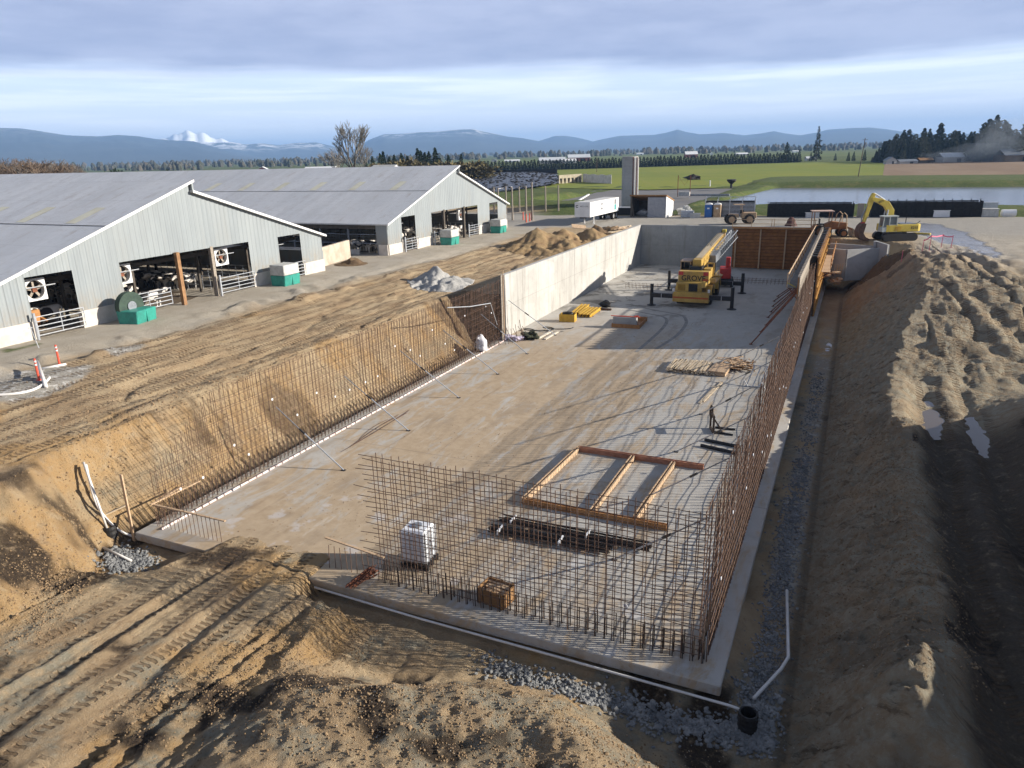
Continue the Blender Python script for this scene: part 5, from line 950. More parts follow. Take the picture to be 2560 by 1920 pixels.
def barn(label, y0, yr, y1, length, ops, open_side=False, skylights=()):
    t = thing('cattle_barn', label, 'barn', (FX, yr, BZ)); ox, oy, oz = FX, yr, BZ; ze, zr, zs = 7.75, 13.4, 12.72
    def ztop(y): return zr-(yr-y)*(zr-ze)/(yr-y0) if y <= yr else zs-(y-yr)*(zs-ze)/(y1-yr)
    cuts = sorted(set([y0, y1, yr]+[e for o in ops for e in o])); V = []; F = []; m_ = MB()
    for a, b in zip(cuts[:-1], cuts[1:]):
        inop = any(a >= o[0]-.01 and b <= o[1]+.01 for o in ops); zb = HD if inop else PL
        n = max(2, int((b-a)/.11)); ys = [a+(b-a)*i/n for i in range(n+1)]; P = []
        for i, y in enumerate(ys): dx = .03 if (int(round(y/.11)) % 4) < 2 else 0; P += [(dx, y-oy, zb-oz), (dx, y-oy, (ztop(y-1e-6) if y == b and b == yr else ztop(y if y != yr else yr+1e-6 if a == yr else yr))-oz)]
        m_.add(P, [(2*i, 2*i+2, 2*i+3, 2*i+1) for i in range(n)])
        if not inop:
            m2 = MB(); m2.box((-.06, (a+b)/2-oy, (PL+BZ)/2-oz-.1), (.36, b-a-.01, PL-BZ+.2)); m2.build('plinth', plinthm, t)
    m_.build('gable_wall', clad, t)
    m_ = MB(); L = length
    for (ya, za, yb, zb2, nm) in ((y0-.35, ze-.12, yr+.25, zr+.08, 0), (yr, zs-.02, y1+.35, ze-.12, 1)):
        q = MB(); q.prism([(ya-oy, za-oz), (yb-oy, zb2-oz), (yb-oy, zb2-oz+.14), (ya-oy, za-oz+.14)], (.35, 0, 0), (0, 1, 0), (0, 0, 1), (-1, 0, 0), L); rf = q.build('roof', roofm, t)
        q = MB(); q.prism([(ya-oy, za-oz-.02), (yb-oy, zb2-oz-.02), (yb-oy, zb2-oz+.17), (ya-oy, za-oz+.17)], (.37, 0, 0), (0, 1, 0), (0, 0, 1), (1, 0, 0), .05); q.build('rake_trim', white, t)
        if nm == 0:
            s = (zb2-za)/(yb-ya); q = MB(); yy = ya+(yb-ya)*.53; q.bar((.3, yy-oy, za+(yy-ya)*s-oz+.155), (.3-L, yy-oy, za+(yy-ya)*s-oz+.155), .10, .015); q.build('roof_lap', darkwood, rf)
            for k in skylights:
                q = MB(); A = [(ya+(yb-ya)*f, za+(zb2-za)*f) for f in (.545, .70)]; q.add([(k, A[0][0]-oy, A[0][1]-oz+.155), (k+1.05, A[0][0]-oy, A[0][1]-oz+.155), (k+1.05, A[1][0]-oy, A[1][1]-oz+.155), (k, A[1][0]-oy, A[1][1]-oz+.155)], [(0, 1, 2, 3)]); q.build('skylight', skyl, rf)
    q = MB(); q.prism([(yr+.05-oy, zs-oz), (yr+.2-oy, zs-oz), (yr+.2-oy, zr-oz), (yr+.05-oy, zr-oz)], (.3, 0, 0), (0, 1, 0), (0, 0, 1), (-1, 0, 0), L); q.build('ridge_vent', clad, t)
    q = MB(); q.box((-.28, y1-oy-.05, (ze+BZ)/2-oz), (.5, .12, ze-BZ-.1)); q.box((-L/2, y1-oy, BZ+1.0-oz), (L, .15, 2.0)); q.build('right_wall', clad, t); q = MB(); q.box((-L+.1, (y0+y1)/2-oy, 2.5), (.2, y1-y0, 5)); q.build('back_wall', darkwood, t)
    if open_side:
        q = MB(); q.box((-.75, y0-oy, (ze+PL)/2-oz), (1.5, .1, ze-PL)); q.build('corner_cladding', clad, t); q = MB(); q.box((-.6, y0-oy, (PL+BZ)/2-oz), (1.2, .3, PL-BZ)); q.build('corner_plinth', plinthm, t)
        q = MB(); q.box((-L/2-2, y0-oy, .3), (L-4, .25, .6)); q.build('curb', plinthm, t); q = MB()
        for z in (1.3, 2.3): q.tube([(-1.2, y0-oy, z), (-L, y0-oy, z)], .05, 6)
        for i in range(int(L/4)): q.box((-1.4-i*4, y0-oy+.1, 1.7), (.16, .16, 3.5))
        q.build('side_rails', steelgrey, t); q = MB(); q.box((-L/2, y0-oy+.05, ze-oz-.35), (L, .12, .5)); q.build('eave_beam', darkwood, t)
    else:
        q = MB(); q.box((-L/2, y0-oy, 1.7), (L, .12, 3.4)); q.build('left_wall', clad, t)
    q = MB(); q.box((-L/2, (y0+y1)/2-oy, -.08), (L-.6, y1-y0-.3, .2)); q.build('floor', barnfloor, t)
    q = MB()
    for i in range(9):
        for f in (.22, .40, .60, .78): y = y0+(y1-y0)*f; q.box((-3-i*6, y-oy, (ztop(y)-BZ)/2), (.18, .18, ztop(y)-BZ-.1))
        q.bar((-3-i*6, y0-oy+.3, ze-BZ-.3), (-3-i*6, y1-oy-.3, ze-BZ-.3), .15, .3)
    q.build('inside_posts', darkwood, t); q = MB()
    for f in (.2, .36, .62, .8):
        y = y0+(y1-y0)*f
        for z in (.5, .9, 1.3): q.tube([(-2.5, y-oy, z), (-L*.6, y-oy, z)], .03, 5)
        for i in range(60): q.tube([(-2.5-i*.9, y-oy, 0), (-2.5-i*.9, y-oy, 1.35)], .025, 4, caps=False)
    q.build('stall_rails', galv, t); return t
O1 = [(10.6, 13.85), (17.45, 30.15), (33.8, 36.8)]; O2 = [(54.3, 57.25), (61.08, 73.5), (77.25, 79.98)]
barn('nearest grey corrugated cattle barn with three open doorways in its gable', 7.9, 24.65, 39.85, 100, O1, False, [-4.3-5.6*i for i in range(8)])
barn('farther grey corrugated cattle barn with an open dark side, beyond the low concrete wall', 51.3, 68.1, 82.9, 100, O2, True, [-5.5-6.2*i for i in range(12)])
m_ = MB()
for x, y0_, y1_, z0, z1, L, lab in ((-108, 36, 60, 7.6, 12.2, 60, 'low barn with a bright white roof behind the nearest barn'), (-112, 3, 30, 7.6, 12.4, 60, 'long white-roofed barn at the far left behind the nearest barn')):
    t = thing('white_roofed_barn', lab, 'barn', (x, (y0_+y1_)/2, BZ)); hw = (y1_-y0_)/2; q = MB(); q.prism([(-hw, 0), (hw, 0), (hw, z0-BZ), (0, z1-BZ), (-hw, z0-BZ)], (0, 0, 0), (0, 1, 0), (0, 0, 1), (-1, 0, 0), L); q.build('wall', clad, t)
    for s in (-1, 1): q = MB(); q.prism([(s*(hw+.4), z0-BZ), (0, z1-BZ+.1), (0, z1-BZ+.3), (s*(hw+.4), z0-BZ+.2)], (.4, 0, 0), (0, 1, 0), (0, 0, 1), (-1, 0, 0), L+.8); q.build('roof', white, t)
# a ridge cupola roof on the far barn
t = thing('roof_cupola', 'low raised ridge vent roof on top of the farther barn', 'roof vent', (-56.2, 71.0, 12.6)); q = MB(); q.prism([(-1.2, 0), (1.2, 0), (1.2, .75), (0, 1.15), (-1.2, .75)], (0, 0, 0), (0, 1, 0), (0, 0, 1), (-1, 0, 0), 3.6); q.build('vent_body', roofm, t); q = MB(); q.prism([(-1.4, .72), (0, 1.16), (0, 1.24), (-1.4, .80)], (.1, 0, 0), (0, 1, 0), (0, 0, 1), (-1, 0, 0), 3.8); q.build('vent_roof', greytank, t)
# barn furniture
def gate(y0, y1, x, label, nb=5, h=1.35, name='field_gate'):
    t = thing(name, label, 'gate', (x, (y0+y1)/2, BZ+.12)); L = y1-y0; q = MB()
    for i in range(nb): q.tube([(0, -L/2, .15+i*(h-.15)/(nb-1)), (0, L/2, .15+i*(h-.15)/(nb-1))], .035, 6)
    for f in (-.5, 0, .5): q.tube([(0, L*f, .1), (0, L*f, h+.05)], .035, 6)
    q.build('tubes', galv, t); q = MB(); q.tube([(.1, -L/2-.15, -.1), (.1, -L/2-.15, h+.3)], .09, 8); q.build('gate_post', galv, t)
gate(10.6, 13.9, -44.9, 'galvanised field gate closing the left doorway of the nearest barn'); gate(17.5, 21.6, -45.4, 'galvanised field gate with a cow behind it in the wide doorway of the nearest barn'); gate(26.2, 30.1, -44.9, 'galvanised field gate at the right end of the wide doorway of the nearest barn'); gate(33.9, 36.8, -44.9, 'galvanised field gate closing the small right doorway of the nearest barn')
gate(54.4, 57.3, -44.9, 'galvanised field gate closing the left doorway of the farther barn'); gate(70.2, 73.5, -44.9, 'galvanised field gate at the right end of the wide doorway of the farther barn'); gate(61.1, 63.8, -44.9, 'galvanised field gate behind the grey tank of the farther barn'); gate(77.3, 80, -44.9, 'galvanised field gate in the small right doorway of the farther barn')
def fan(y, label, x=-46.5, z=HD-.35):
    t = thing('barn_fan', label, 'fan', (x, y, z)); s = .72; q = MB(); n = 24; P = []
    for dx in (0, -.35):
        for i in range(n): a = 6.28319*i/n; P.append((dx, s*.86*math.cos(a), -s+s*.86*math.sin(a)))
        for i in range(n): a = 6.28319*i/n; k = 1/max(abs(math.cos(a)), abs(math.sin(a))); P.append((dx, s*math.cos(a)*k, -s+s*math.sin(a)*k))
    F = [(i, (i+1) % n, n+(i+1) % n, n+i) for i in range(n)]+[(2*n+i, 2*n+(i+1) % n, (i+1) % n, i) for i in range(n)]+[(n+i, n+(i+1) % n, 3*n+(i+1) % n, 3*n+i) for i in range(n)]
    q.add(P, F); q.build('housing', white, t); q = MB()
    for k in range(5): a = 6.28319*k/5+.3; q.bar((-.18, .08*math.cos(a), -s+.08*math.sin(a)), (-.2, s*.75*math.cos(a), -s+s*.75*math.sin(a)), .22, .02, up=(1, .5, 0))
    q.build('blades', greywood, t); q = MB(); q.box((-.2, 0, -s), (.3, .3, .3)); q.build('motor', rustred, t); q = MB(); q.tube([(0, -1.0, -.55), (0, 1.4, -.55)], .04, 6); q.tube([(0, -.7, 0), (0, -.7, .3)], .03, 5); q.build('mount', galv, t)
for y, w in ((12.0, 'left doorway of the nearest barn'), (18.6, 'left of the wide doorway of the nearest barn'), (28.2, 'right of the wide doorway of the nearest barn'), (34.5, 'small right doorway of the nearest barn'), (55.2, 'left doorway of the farther barn'), (61.9, 'left of the wide doorway of the farther barn'), (71.2, 'right of the wide doorway of the farther barn'), (77.8, 'small right doorway of the farther barn')): fan(y, 'white square fan hung in the '+w)
def post(x, y, z0, z1, w, mat, label, name='door_post'):
    q = MB(); q.box((x, y, (z0+z1)/2), (w, w, z1-z0)); tag(q.build(name, mat), label, 'post')
post(-44.95, 22.3, BZ-.1, HD+.1, (.30), pm('brown_post', (.33, .185, .09), (.22, .12, .06), 2, .8, .1), 'orange-brown timber post in the wide doorway of the nearest barn'); post(-45.3, 26.0, BZ-.1, HD+.1, .28, greywood, 'grey timber post in the wide doorway of the nearest barn')
for y, w in ((64.2, 'left'), (69.6, 'right')): post(-45.3, y, BZ-.1, HD+.1, .32, darkwood, 'dark timber post in the wide doorway of the farther barn, '+w+' of the two')
def trough(x, y, label, top=True, rz=0):
    t = thing('water_tank', label, 'tank', (x, y, BZ), rz); q = MB(); q.prism([(-.75, 0), (.75, 0), (.85, .95), (-.85, .95)], (0, -1.0, 0), (1, 0, 0), (0, 0, 1), (0, 1, 0), 2.0); q.build('base', teal, t, bevel=.05)
    if top: q = MB(); q.box((0, 0, 1.42), (1.6, 2.0, .9)); q.build('tank_top', greytank, t, bevel=.05)
    q = MB(); q.box((.82, 0, .5), (.06, .08, .95)); q.build('rib', teal, t); return t
t = trough(-43.2, 16.6, 'open teal tank with a big dark wheel standing in it, by the nearest barn', False, R(12)); q = MB(); st = [(1.0*math.cos(a), 1.0*math.sin(a)) for a in np.linspace(0, 6.283, 25)[:-1]]; q.prism(st, (-.55, 0, 1.15), (0, 1, 0), (0, 0, 1), (1, 0, 0), .45); o = q.build('reel', pm('dark_green', (.05, .08, .06), (.03, .05, .04)), None); o.location = (-43.35, 16.5, BZ); tag(o, 'big dark wheel standing upright in the open teal tank', 'wheel')
q = MB(); q.prism([(.35*math.cos(a), .35*math.sin(a)) for a in np.linspace(0, 6.283, 15)[:-1]], (-.08, 0, 1.15), (0, 1, 0), (0, 0, 1), (1, 0, 0), .05); q.build('hub', steelgrey, o)
trough(-43.4, 32.2, 'teal tank with a grey top beside the small doorway of the nearest barn'); trough(-43.4, 62.2, 'teal tank with a grey top in front of the wide doorway of the farther barn'); trough(-43.4, 76.3, 'teal tank with a grey top beside the small doorway of the farther barn')
q = MB(); P0 = G(806, 668, BZ); P1 = G(884, 653, BZ); q.bar((P0.x, P0.y, BZ+.95), (P1.x-2, P1.y+2.0, BZ+.95), .3, 2.1); tag(q.build('yard_wall', pm('stained_concrete', (.50, .43, .35), (.34, .28, .22), .8, .9, .1)), 'stained low concrete wall standing between the two grey barns', 'wall')
q = MB(); q.tube([(-42.6, 9.0, BZ-.1), (-42.7, 8.8, BZ+1.35)], .025, 6); q.box((-42.7, 8.8, BZ+1.35), (.05, .25, .05)); tag(q.build('hydrant_stake', galv), 'thin metal stake in the grass patch before the nearest barn', 'stake')
# slurry lane between barns
# cows
def cow_mat():
    b = NB('cow_hide'); oi = b.n('ShaderNodeObjectInfo'); v = b.n('ShaderNodeVectorMath', operation='ADD'); b.t.links.new(b.tc.outputs['Object'], v.inputs[0]); mu = b.n('ShaderNodeMath', operation='MULTIPLY'); b.t.links.new(oi.outputs['Random'], mu.inputs[0]); mu.inputs[1].default_value = 40; b.t.links.new(mu.outputs[0], v.inputs[1])
    k = b.ramp(b.noise(1.25, 2, .5, v.outputs[0]), .485, .515); return b.fin(b.mix(k, (.60, .56, .51), (.03, .026, .025)), .8, None)
hide = cow_mat()
def make_cow():
    bm = bmesh.new(); P = {}
    J = [('rump', (-.85, 0, 1.28), .20), ('hip', (-.6, 0, 1.18), .33), ('belly', (0, 0, 1.02), .40), ('chest', (.55, 0, 1.05), .36), ('neck', (.95, 0, 1.25), .22), ('poll', (1.3, 0, 1.38), .16), ('face', (1.55, 0, 1.22), .12), ('muzzle', (1.72, 0, 1.08), .085)]
    for n_, c, r_ in J: P[n_] = (bm.verts.new(c), r_)
    E = [('rump', 'hip'), ('hip', 'belly'), ('belly', 'chest'), ('chest', 'neck'), ('neck', 'poll'), ('poll', 'face'), ('face', 'muzzle')]
    for s in (-1, 1):
        for n_, c, r_ in (('st%d' % s, (-.68, s*.22, .92), .19), ('ho%d' % s, (-.82, s*.22, .52), .075), ('hf%d' % s, (-.74, s*.22, .03), .06), ('el%d' % s, (.5, s*.20, .72), .13), ('kn%d' % s, (.54, s*.20, .40), .07), ('ff%d' % s, (.52, s*.20, .03), .06), ('ea%d' % s, (1.27, s*.28, 1.42), .045)): P[n_] = (bm.verts.new(c), r_)
        E += [('hip', 'st%d' % s), ('st%d' % s, 'ho%d' % s), ('ho%d' % s, 'hf%d' % s), ('chest', 'el%d' % s), ('el%d' % s, 'kn%d' % s), ('kn%d' % s, 'ff%d' % s), ('poll', 'ea%d' % s)]
    for n_, c, r_ in (('t1', (-1.03, 0, 1.12), .04), ('t2', (-1.06, 0, .6), .035)): P[n_] = (bm.verts.new(c), r_)
    E += [('rump', 't1'), ('t1', 't2')]
    for a, b in E: bm.edges.new((P[a][0], P[b][0]))
    bm.verts.index_update(); me_ = bpy.data.meshes.new('cow'); idx = {k: v[0].index for k, v in P.items()}; bm.to_mesh(me_); bm.free(); o = bpy.data.objects.new('cow', me_); C.objects.link(o); md = o.modifiers.new('skin', 'SKIN'); me_ = o.data
    for k, v in P.items(): me_.skin_vertices[0].data[idx[k]].radius = (v[1], v[1])
    me_.skin_vertices[0].data[idx['hip']].use_root = True; o.modifiers.new('sub', 'SUBSURF').levels = 1
    dg = bpy.context.evaluated_depsgraph_get(); nm = bpy.data.meshes.new_from_object(o.evaluated_get(dg)); bpy.data.objects.remove(o); nm.materials.clear(); nm.materials.append(hide); nm.shade_smooth(); return nm
cowm = make_cow(); rc = random.Random(5); CI = [0]
def cow(x, y, rz, label, group):
    o = bpy.data.objects.new('cow', cowm); C.objects.link(o); o.location = (x, y, BZ+.03); o.rotation_euler = (0, 0, rz); tag(o, label, 'cow', group)
for i in range(4): cow(-46.6-rc.uniform(0, 2.5), 11.0+i*.85, R(rc.choice([80, -90, 20, 160])), 'black and white cow standing behind the left doorway gate of the nearest barn', 'cows in the left doorway')
cow(-46.1, 20.3, R(85), 'mostly white cow standing close behind the gate in the wide doorway of the nearest barn', None); cow(-47.3, 19.0, R(200), 'black and white cow behind the white one in the wide doorway of the nearest barn', None)
for i in range(10): cow(-49.5-i*1.15, 20.5+rc.uniform(-.3, .3), R(90+rc.uniform(-8, 8)), 'black and white cow feeding in the row behind the wide doorway of the nearest barn', 'feeding row of the nearest barn')
for i in range(10): cow(-50-i*1.2, 27.3+rc.uniform(-.3, .3), R(-90+rc.uniform(-8, 8)), 'black and white cow feeding right of the feed lane in the nearest barn', 'second feeding row of the nearest barn')
for i in range(4): cow(-46.5-rc.uniform(0, 3), 54.8+i*.7, R(rc.choice([80, -90, 20])), 'black and white cow behind the left doorway gate of the farther barn', 'cows in the left doorway of the farther barn')
for i in range(14): cow(-46.6-(i % 5)*1.3, 62+(i*.83) % 10.5, R(rc.choice([85, -85, 10, 170])), 'black and white cow crowded inside the wide doorway of the farther barn', 'cows of the farther barn')
for i in range(4): cow(-47.5-i*1.3, 52.9, R(-90), 'black and white cow looking out of the open side of the farther barn', 'cows at the open side')
t = thing('skid_loader', 'small orange-brown loader standing in the left doorway of the nearest barn', 'loader', (-48.6, 12.0, BZ), R(10)); m_ = MB(); m_.box((0, 0, .95), (1.9, 1.3, .9)); m_.build('body', orange, t, bevel=.06); m_ = MB(); m_.bar((-.8, .6, 1.5), (1.4, .6, .6), .14); m_.bar((-.8, -.6, 1.5), (1.4, -.6, .6), .14); m_.build('lift_arm', orange, t); m_ = MB(); m_.box((-.2, 0, 1.85), (1.0, 1.1, .9)); m_.build('cage', blackm, t)
for x in (-.6, .6):
    for y in (-.7, .7): wheel(t, (x, y, .42), .42, .3, 'y', orange, 12)
# ---------------------------------------------------------------- heaps on the bench and yard
def heap(name, label, c, rx, ry, h, mats, seed, peaks=(), n=70):
    xs = np.linspace(-1, 1, n); Xh, Yh = np.meshgrid(xs, xs); wx, wy = c[0]+Xh*rx, c[1]+Yh*ry; d = np.hypot(Xh, Yh)+.16*fbm(wx/1.6, wy/1.6, 4, seed)
    z = np.clip(1-d, 0, 1)**.92*h
    for px_, py_, pr, ph in peaks: z = np.maximum(z, ph*np.clip(1-np.hypot(wx-px_, wy-py_)/pr+.10*fbm(wx/.9, wy/.9, 4, seed+3), 0, 1))
    z = z+sm(0, .4, z)*(.20*fbm(wx/.6, wy/.6, 3, seed+7)+.55*fbm(wx/1.7, wy/1.7, 4, seed+8)-.45*np.abs(fbm(wx/1.2, wy/1.2, 3, seed+9))); base = TH(wx, wy); zz_ = np.where(z > .02, base+z, base-.25); m_ = MB()
    m_.add(list(zip(wx.ravel().tolist(), wy.ravel().tolist(), zz_.ravel().tolist())), [(j*n+i, j*n+i+1, (j+1)*n+i+1, (j+1)*n+i) for j in range(n-1) for i in range(n-1)]); o = m_.build(name, mats, smooth=True); tag(o, label, 'heap'); return o
def heap_mat(nm, a, b_, c_):
    b = NB(nm); n = b.noise(.8, 6, .7); f = b.noise(7, 5, .75); v = b.voro(6); c = b.mix(b.ramp(n, .35, .65), a, b_); c = b.mix(b.ramp(f, .5, .72, 0, .5), c, c_); return b.fin(c, .95, b.math('ADD', f, b.math('MULTIPLY', v, .4)), .7, .08, 0, .15)
sandm = heap_mat('sand_heap', (.30, .215, .115), (.235, .155, .085), (.15, .10, .06)); gravm = heap_mat('gravel_heap', (.40, .39, .37), (.28, .275, .265), (.52, .51, .48)); dirtm = heap_mat('dirt_heap', (.17, .115, .065), (.12, .08, .05), (.24, .17, .10))
heap('sand_heap', 'big brown sand heap with two peaks behind the long concrete wall', (-31.5, 66.5), 6.2, 7.5, 1.5, sandm, 301, [(-33.0, 65.5, 3.8, 2.4), (-30.8, 68.5, 3.4, 2.2), (-28.4, 72, 3.4, 1.5)])
heap('gravel_heap', 'pale grey gravel heap on the bench left of the pit', (-32.0, 40.0), 3.2, 3.4, .4, gravm, 311, [(-32.6, 40.3, 2.5, 1.75), (-31.0, 39.0, 2.4, 1.0)])
q_ = G(878, 661, BZ); heap('feed_heap', 'small brown heap on the road at the end of the low concrete wall', (q_.x, q_.y), 1.8, 1.8, .3, dirtm, 321, [(q_.x, q_.y, 1.5, .9)], 40)
heap('spoil_heap', 'dark crumbly spoil heap along the back of the concrete wall beyond the sand', (-27.6, 77.5), 3.0, 5.5, .9, dirtm, 331, [(-28.5, 74, 2.6, 1.5)], 50)
heap('spoil_heap', 'low dark ridge of spoil along the top of the far end wall', (-16.5, 81.9), 4.6, .9, .55, dirtm, 341, [], 40)
heap('dirt_mound', 'dark fresh dirt mound banked against the front of the concrete trough', (5.2, 67.9), 3.0, 2.0, .6, dirtm, 351, [(5.4, 68.2, 2.2, 1.5)], 50)
rr = random.Random(21)
for i, (x, y, w) in enumerate(((-25.6, 78, 'nearest the wall corner'), (-26.3, 80.5, 'beside the trailer wheels'), (-27.8, 79.2, 'under the trailer nose'), (-25.4, 75.2, 'closest to the wall top'), (-29.0, 77.0, 'between trailer and sand heap'))):
    q = MB(); z = th(x, y)+.5
    for k in range(6): a = rr.uniform(.9, 1.9); d_ = Vector((math.cos(a), math.sin(a), 0))*rr.uniform(.6, 1.5); c_ = Vector((x+rr.uniform(-.6, .6), y+rr.uniform(-.8, .8), z+rr.uniform(0, .25))); q.bar(c_-d_, c_+d_, .14, .06)
    tag(q.build('lumber_pile', palewood if i % 2 else pine), 'loose pile of boards behind the long concrete wall, '+w, 'timber pile')
q = MB(); z = th(-30.6, 72)+1.2; q.box((0, 0, 0), (1.9, 1.2, .06)); o = q.build('plywood_sheet', pine); o.location = (-30.4, 73.5, z+.3); o.rotation_euler = (R(18), R(8), R(30)); tag(o, 'tilted plywood sheet lying on the dirt beside the sand heap', 'plywood')
# ---------------------------------------------------------------- yard things
def stake(u, v, h, label, z=YZ, r_=.04):
    p = G(u, v, z); g_ = th(p.x, p.y); t = thing('survey_stake', label, 'stake', (p.x, p.y, g_-.1), 0, 'pink taped stakes by the puddle'); q = MB(); q.bar((0, 0, 0), (.05, 0, h), .08, .05); q.build('stake', pink, t); return Vector((p.x, p.y, g_+h-.25))
S = [stake(2255, 636, 1.35, 'pink survey stake leaning at the left end of the taped row'), stake(2305, 629, 1.3, 'pink survey stake, second from the left of the taped row'), stake(2322, 629, 1.7, 'tallest pink survey stake of the taped row'), stake(2352, 621, 1.5, 'pink survey stake in the thick middle pair of the taped row'), stake(2377, 622, 1.35, 'pink survey stake at the right end of the taped row')]
q = MB()
for a, b in zip(S[1:-1], S[2:]): q.bar(a, (a+b)/2+Vector((0, 0, -.08)), .01, .10); q.bar((a+b)/2+Vector((0, 0, -.08)), b, .01, .10)
tag(q.build('barrier_tape', pink), 'pink tape strung between the survey stakes', 'tape')
for (u, v) , w in (((1308, 550), 'left'), ((1316, 556), 'middle'), ((1324, 553), 'right'), ((1329, 551), 'farthest')): 
    p = G(u, v, YZ); t = thing('marker_post', 'tall orange marker post on the yard beside the farther barn, '+w+' of the cluster', 'marker post', (p.x, p.y, YZ-.03), 0, 'orange posts by the farther barn'); m_ = MB(); m_.lathe((0, 0, 0), [(.2, 0), (.16, .06), (.10, .1), (.09, 1.3)], 8); m_.build('post', oran, t)
post_px = [(1266, 536, 461), (1281.5, 551, 470), (1299, 534, 461), (1316, 554, 470), (1331, 551, 459), (1364, 534, 460), (1396, 534, 459), (1247, 548, 470), (1236, 535, 462)]
for i, (u, v, vt) in enumerate(post_px):
    p = G(u, v, YZ); hgt = (v-vt)/15.2; q = MB(); q.tube([(0, 0, -.1), (0, 0, hgt)], .17, 8, .13); o = q.build('timber_pole', greywood); o.location = (p.x, p.y, YZ); tag(o, 'bare round timber pole of the unfinished barn frame beyond the farther barn', 'pole', 'bare poles beyond the farther barn')
t = thing('concrete_silo', 'tall grey concrete stave silo with white and red fill pipes', 'silo', (-35.5, 115.3, YZ)); m_ = MB(); n = 28
prof = []
for i in range(19): z = i*.5; prof += [(1.42, z), (1.44, z+.02), (1.44, z+.06), (1.42, z+.08)]
prof += [(1.42, 9.5), (1.3, 9.5)]; m_.lathe((0, 0, 0), prof, n); m_.build('shaft', precast, t); m_ = MB()
for k, x in enumerate((1.05, 1.4, 1.75)): m_.tube([(x, -1.0, 0), (x, -1.0, 9.3)], .12, 8)
m_.build('fill_pipe', pvc, t); m_ = MB()
for x in (.9, 1.58): m_.tube([(x, -1.15, 0), (x, -1.15, 9.4)], .07, 6)
m_.build('red_pipe', rustred, t)
t = thing('storage_shed', 'small open-fronted shed with a grey panel, brown roof edge and white side', 'shed', (-28.6, 103.2, YZ), R(-3)); m_ = MB(); m_.box((1.4, -1.0, 1.6), (2.9, .12, 3.2)); m_.build('front_panel', pm('grey_panel', (.30, .31, .34), (.24, .25, .28)), t); m_ = MB(); m_.prism([(-1.0, 0), (3.2, 0), (3.2, 2.5), (-1.0, 3.5)], (2.9, 0, 0), (0, 1, 0), (0, 0, 1), (1, 0, 0), .12); m_.build('side_wall', white, t); m_ = MB(); m_.prism([(-1.0, 0), (3.2, 0), (3.2, 2.5), (-1.0, 3.5)], (-3.0, 0, 0), (0, 1, 0), (0, 0, 1), (1, 0, 0), .12); m_.build('side_wall', darkwood, t); m_ = MB(); m_.box((0, 3.2, 1.3), (6, .1, 2.6)); m_.build('back_wall', darkwood, t); m_ = MB(); m_.bar((0, -1.2, 3.5), (0, 3.4, 2.45), 6.2, .22); m_.build('roof', brownwood, t); m_ = MB(); m_.box((-2.8, -1.0, 1.65), (.16, .16, 3.3)); m_.bar((-2.3, -1.2, 0), (-2.7, -1.0, 2.0), .15); m_.build('post', darkwood, t); m_ = MB(); m_.blob((-1.2, .3, .5), (2.0, 1.4, 1.1), 4, .3); m_.build('covered_goods', steelgrey, t)
q = MB(); q.box((-34.6, 107.2, YZ+.6), (4.2, 2.2, 1.2)); o = q.build('stock_tank', blackm); tag(o, 'long low dark tank beside the foot of the silo', 'tank')
q = MB(); q.box((-34.6, 107.2, YZ+1.22), (4.4, 2.4, .06)); q.build('tank_rim', galv, o)
def stack(x, y, label, w=7.6, rz=R(4)):
    t = thing('gate_stack', label, 'gates', (x, y, YZ), rz); q = MB()
    for i in range(11): q.box((0, -.35, .15+i*.2), (w, .06, .09))
    q.build('front_rails', galv, t); q = MB()
    for i in range(6): q.box((0, .9, .3+i*.42), (w, .06, .08))
    q.build('rear_rails', galv, t); q = MB()
    for i in range(5): q.box((-w/2+i*w/4, -.3, 1.4), (.10, .14, 2.8)); q.box((-w/2+i*w/4, .9, 1.55), (.10, .14, 3.1))
    q.bar((-w/2, .9, 3.05), (w/2, .9, 3.05), .08); q.build('posts', galv, t); q = MB(); q.box((0, .3, 1.3), (w-.1, .5, 2.4)); q.build('dark_fill', blackm, t)  # plain black box filling the space between front and rear rails
stack(-16.1, 105.0, 'stack of galvanised gates and rails standing on edge behind the portable toilets')
def potty(x, y, mat, label):
    t = thing('portable_toilet', label, 'portable toilet', (x, y, YZ), R(4)); m_ = MB(); m_.box((0, 0, 1.0), (1.1, 1.1, 2.0)); m_.build('cabin', mat, t, bevel=.04); m_ = MB(); arcp = [(.56*math.cos(a), .26*math.sin(a)) for a in np.linspace(0, math.pi, 9)]; m_.prism(arcp, (0, -.55, 2.0), (1, 0, 0), (0, 0, 1), (0, 1, 0), 1.1); m_.build('roof', white, t); m_ = MB(); m_.box((0, -.565, .98), (.72, .03, 1.75)); d_ = m_.build('door', mat, t); m_ = MB(); m_.box((0, -.585, 1.45), (.36, .01, .22)); m_.build('door_sign', white, d_)
potty(-19.1, 103.3, pm('blue_plastic', (.05, .16, .42), (.04, .12, .34)), 'bright blue portable toilet in front of the gate stack'); potty(-17.75, 103.4, tanpaint, 'tan portable toilet beside the blue one')
blackslat = pm('black_slats', (.014, .014, .016), (.03, .028, .026), 3, .85, .1)
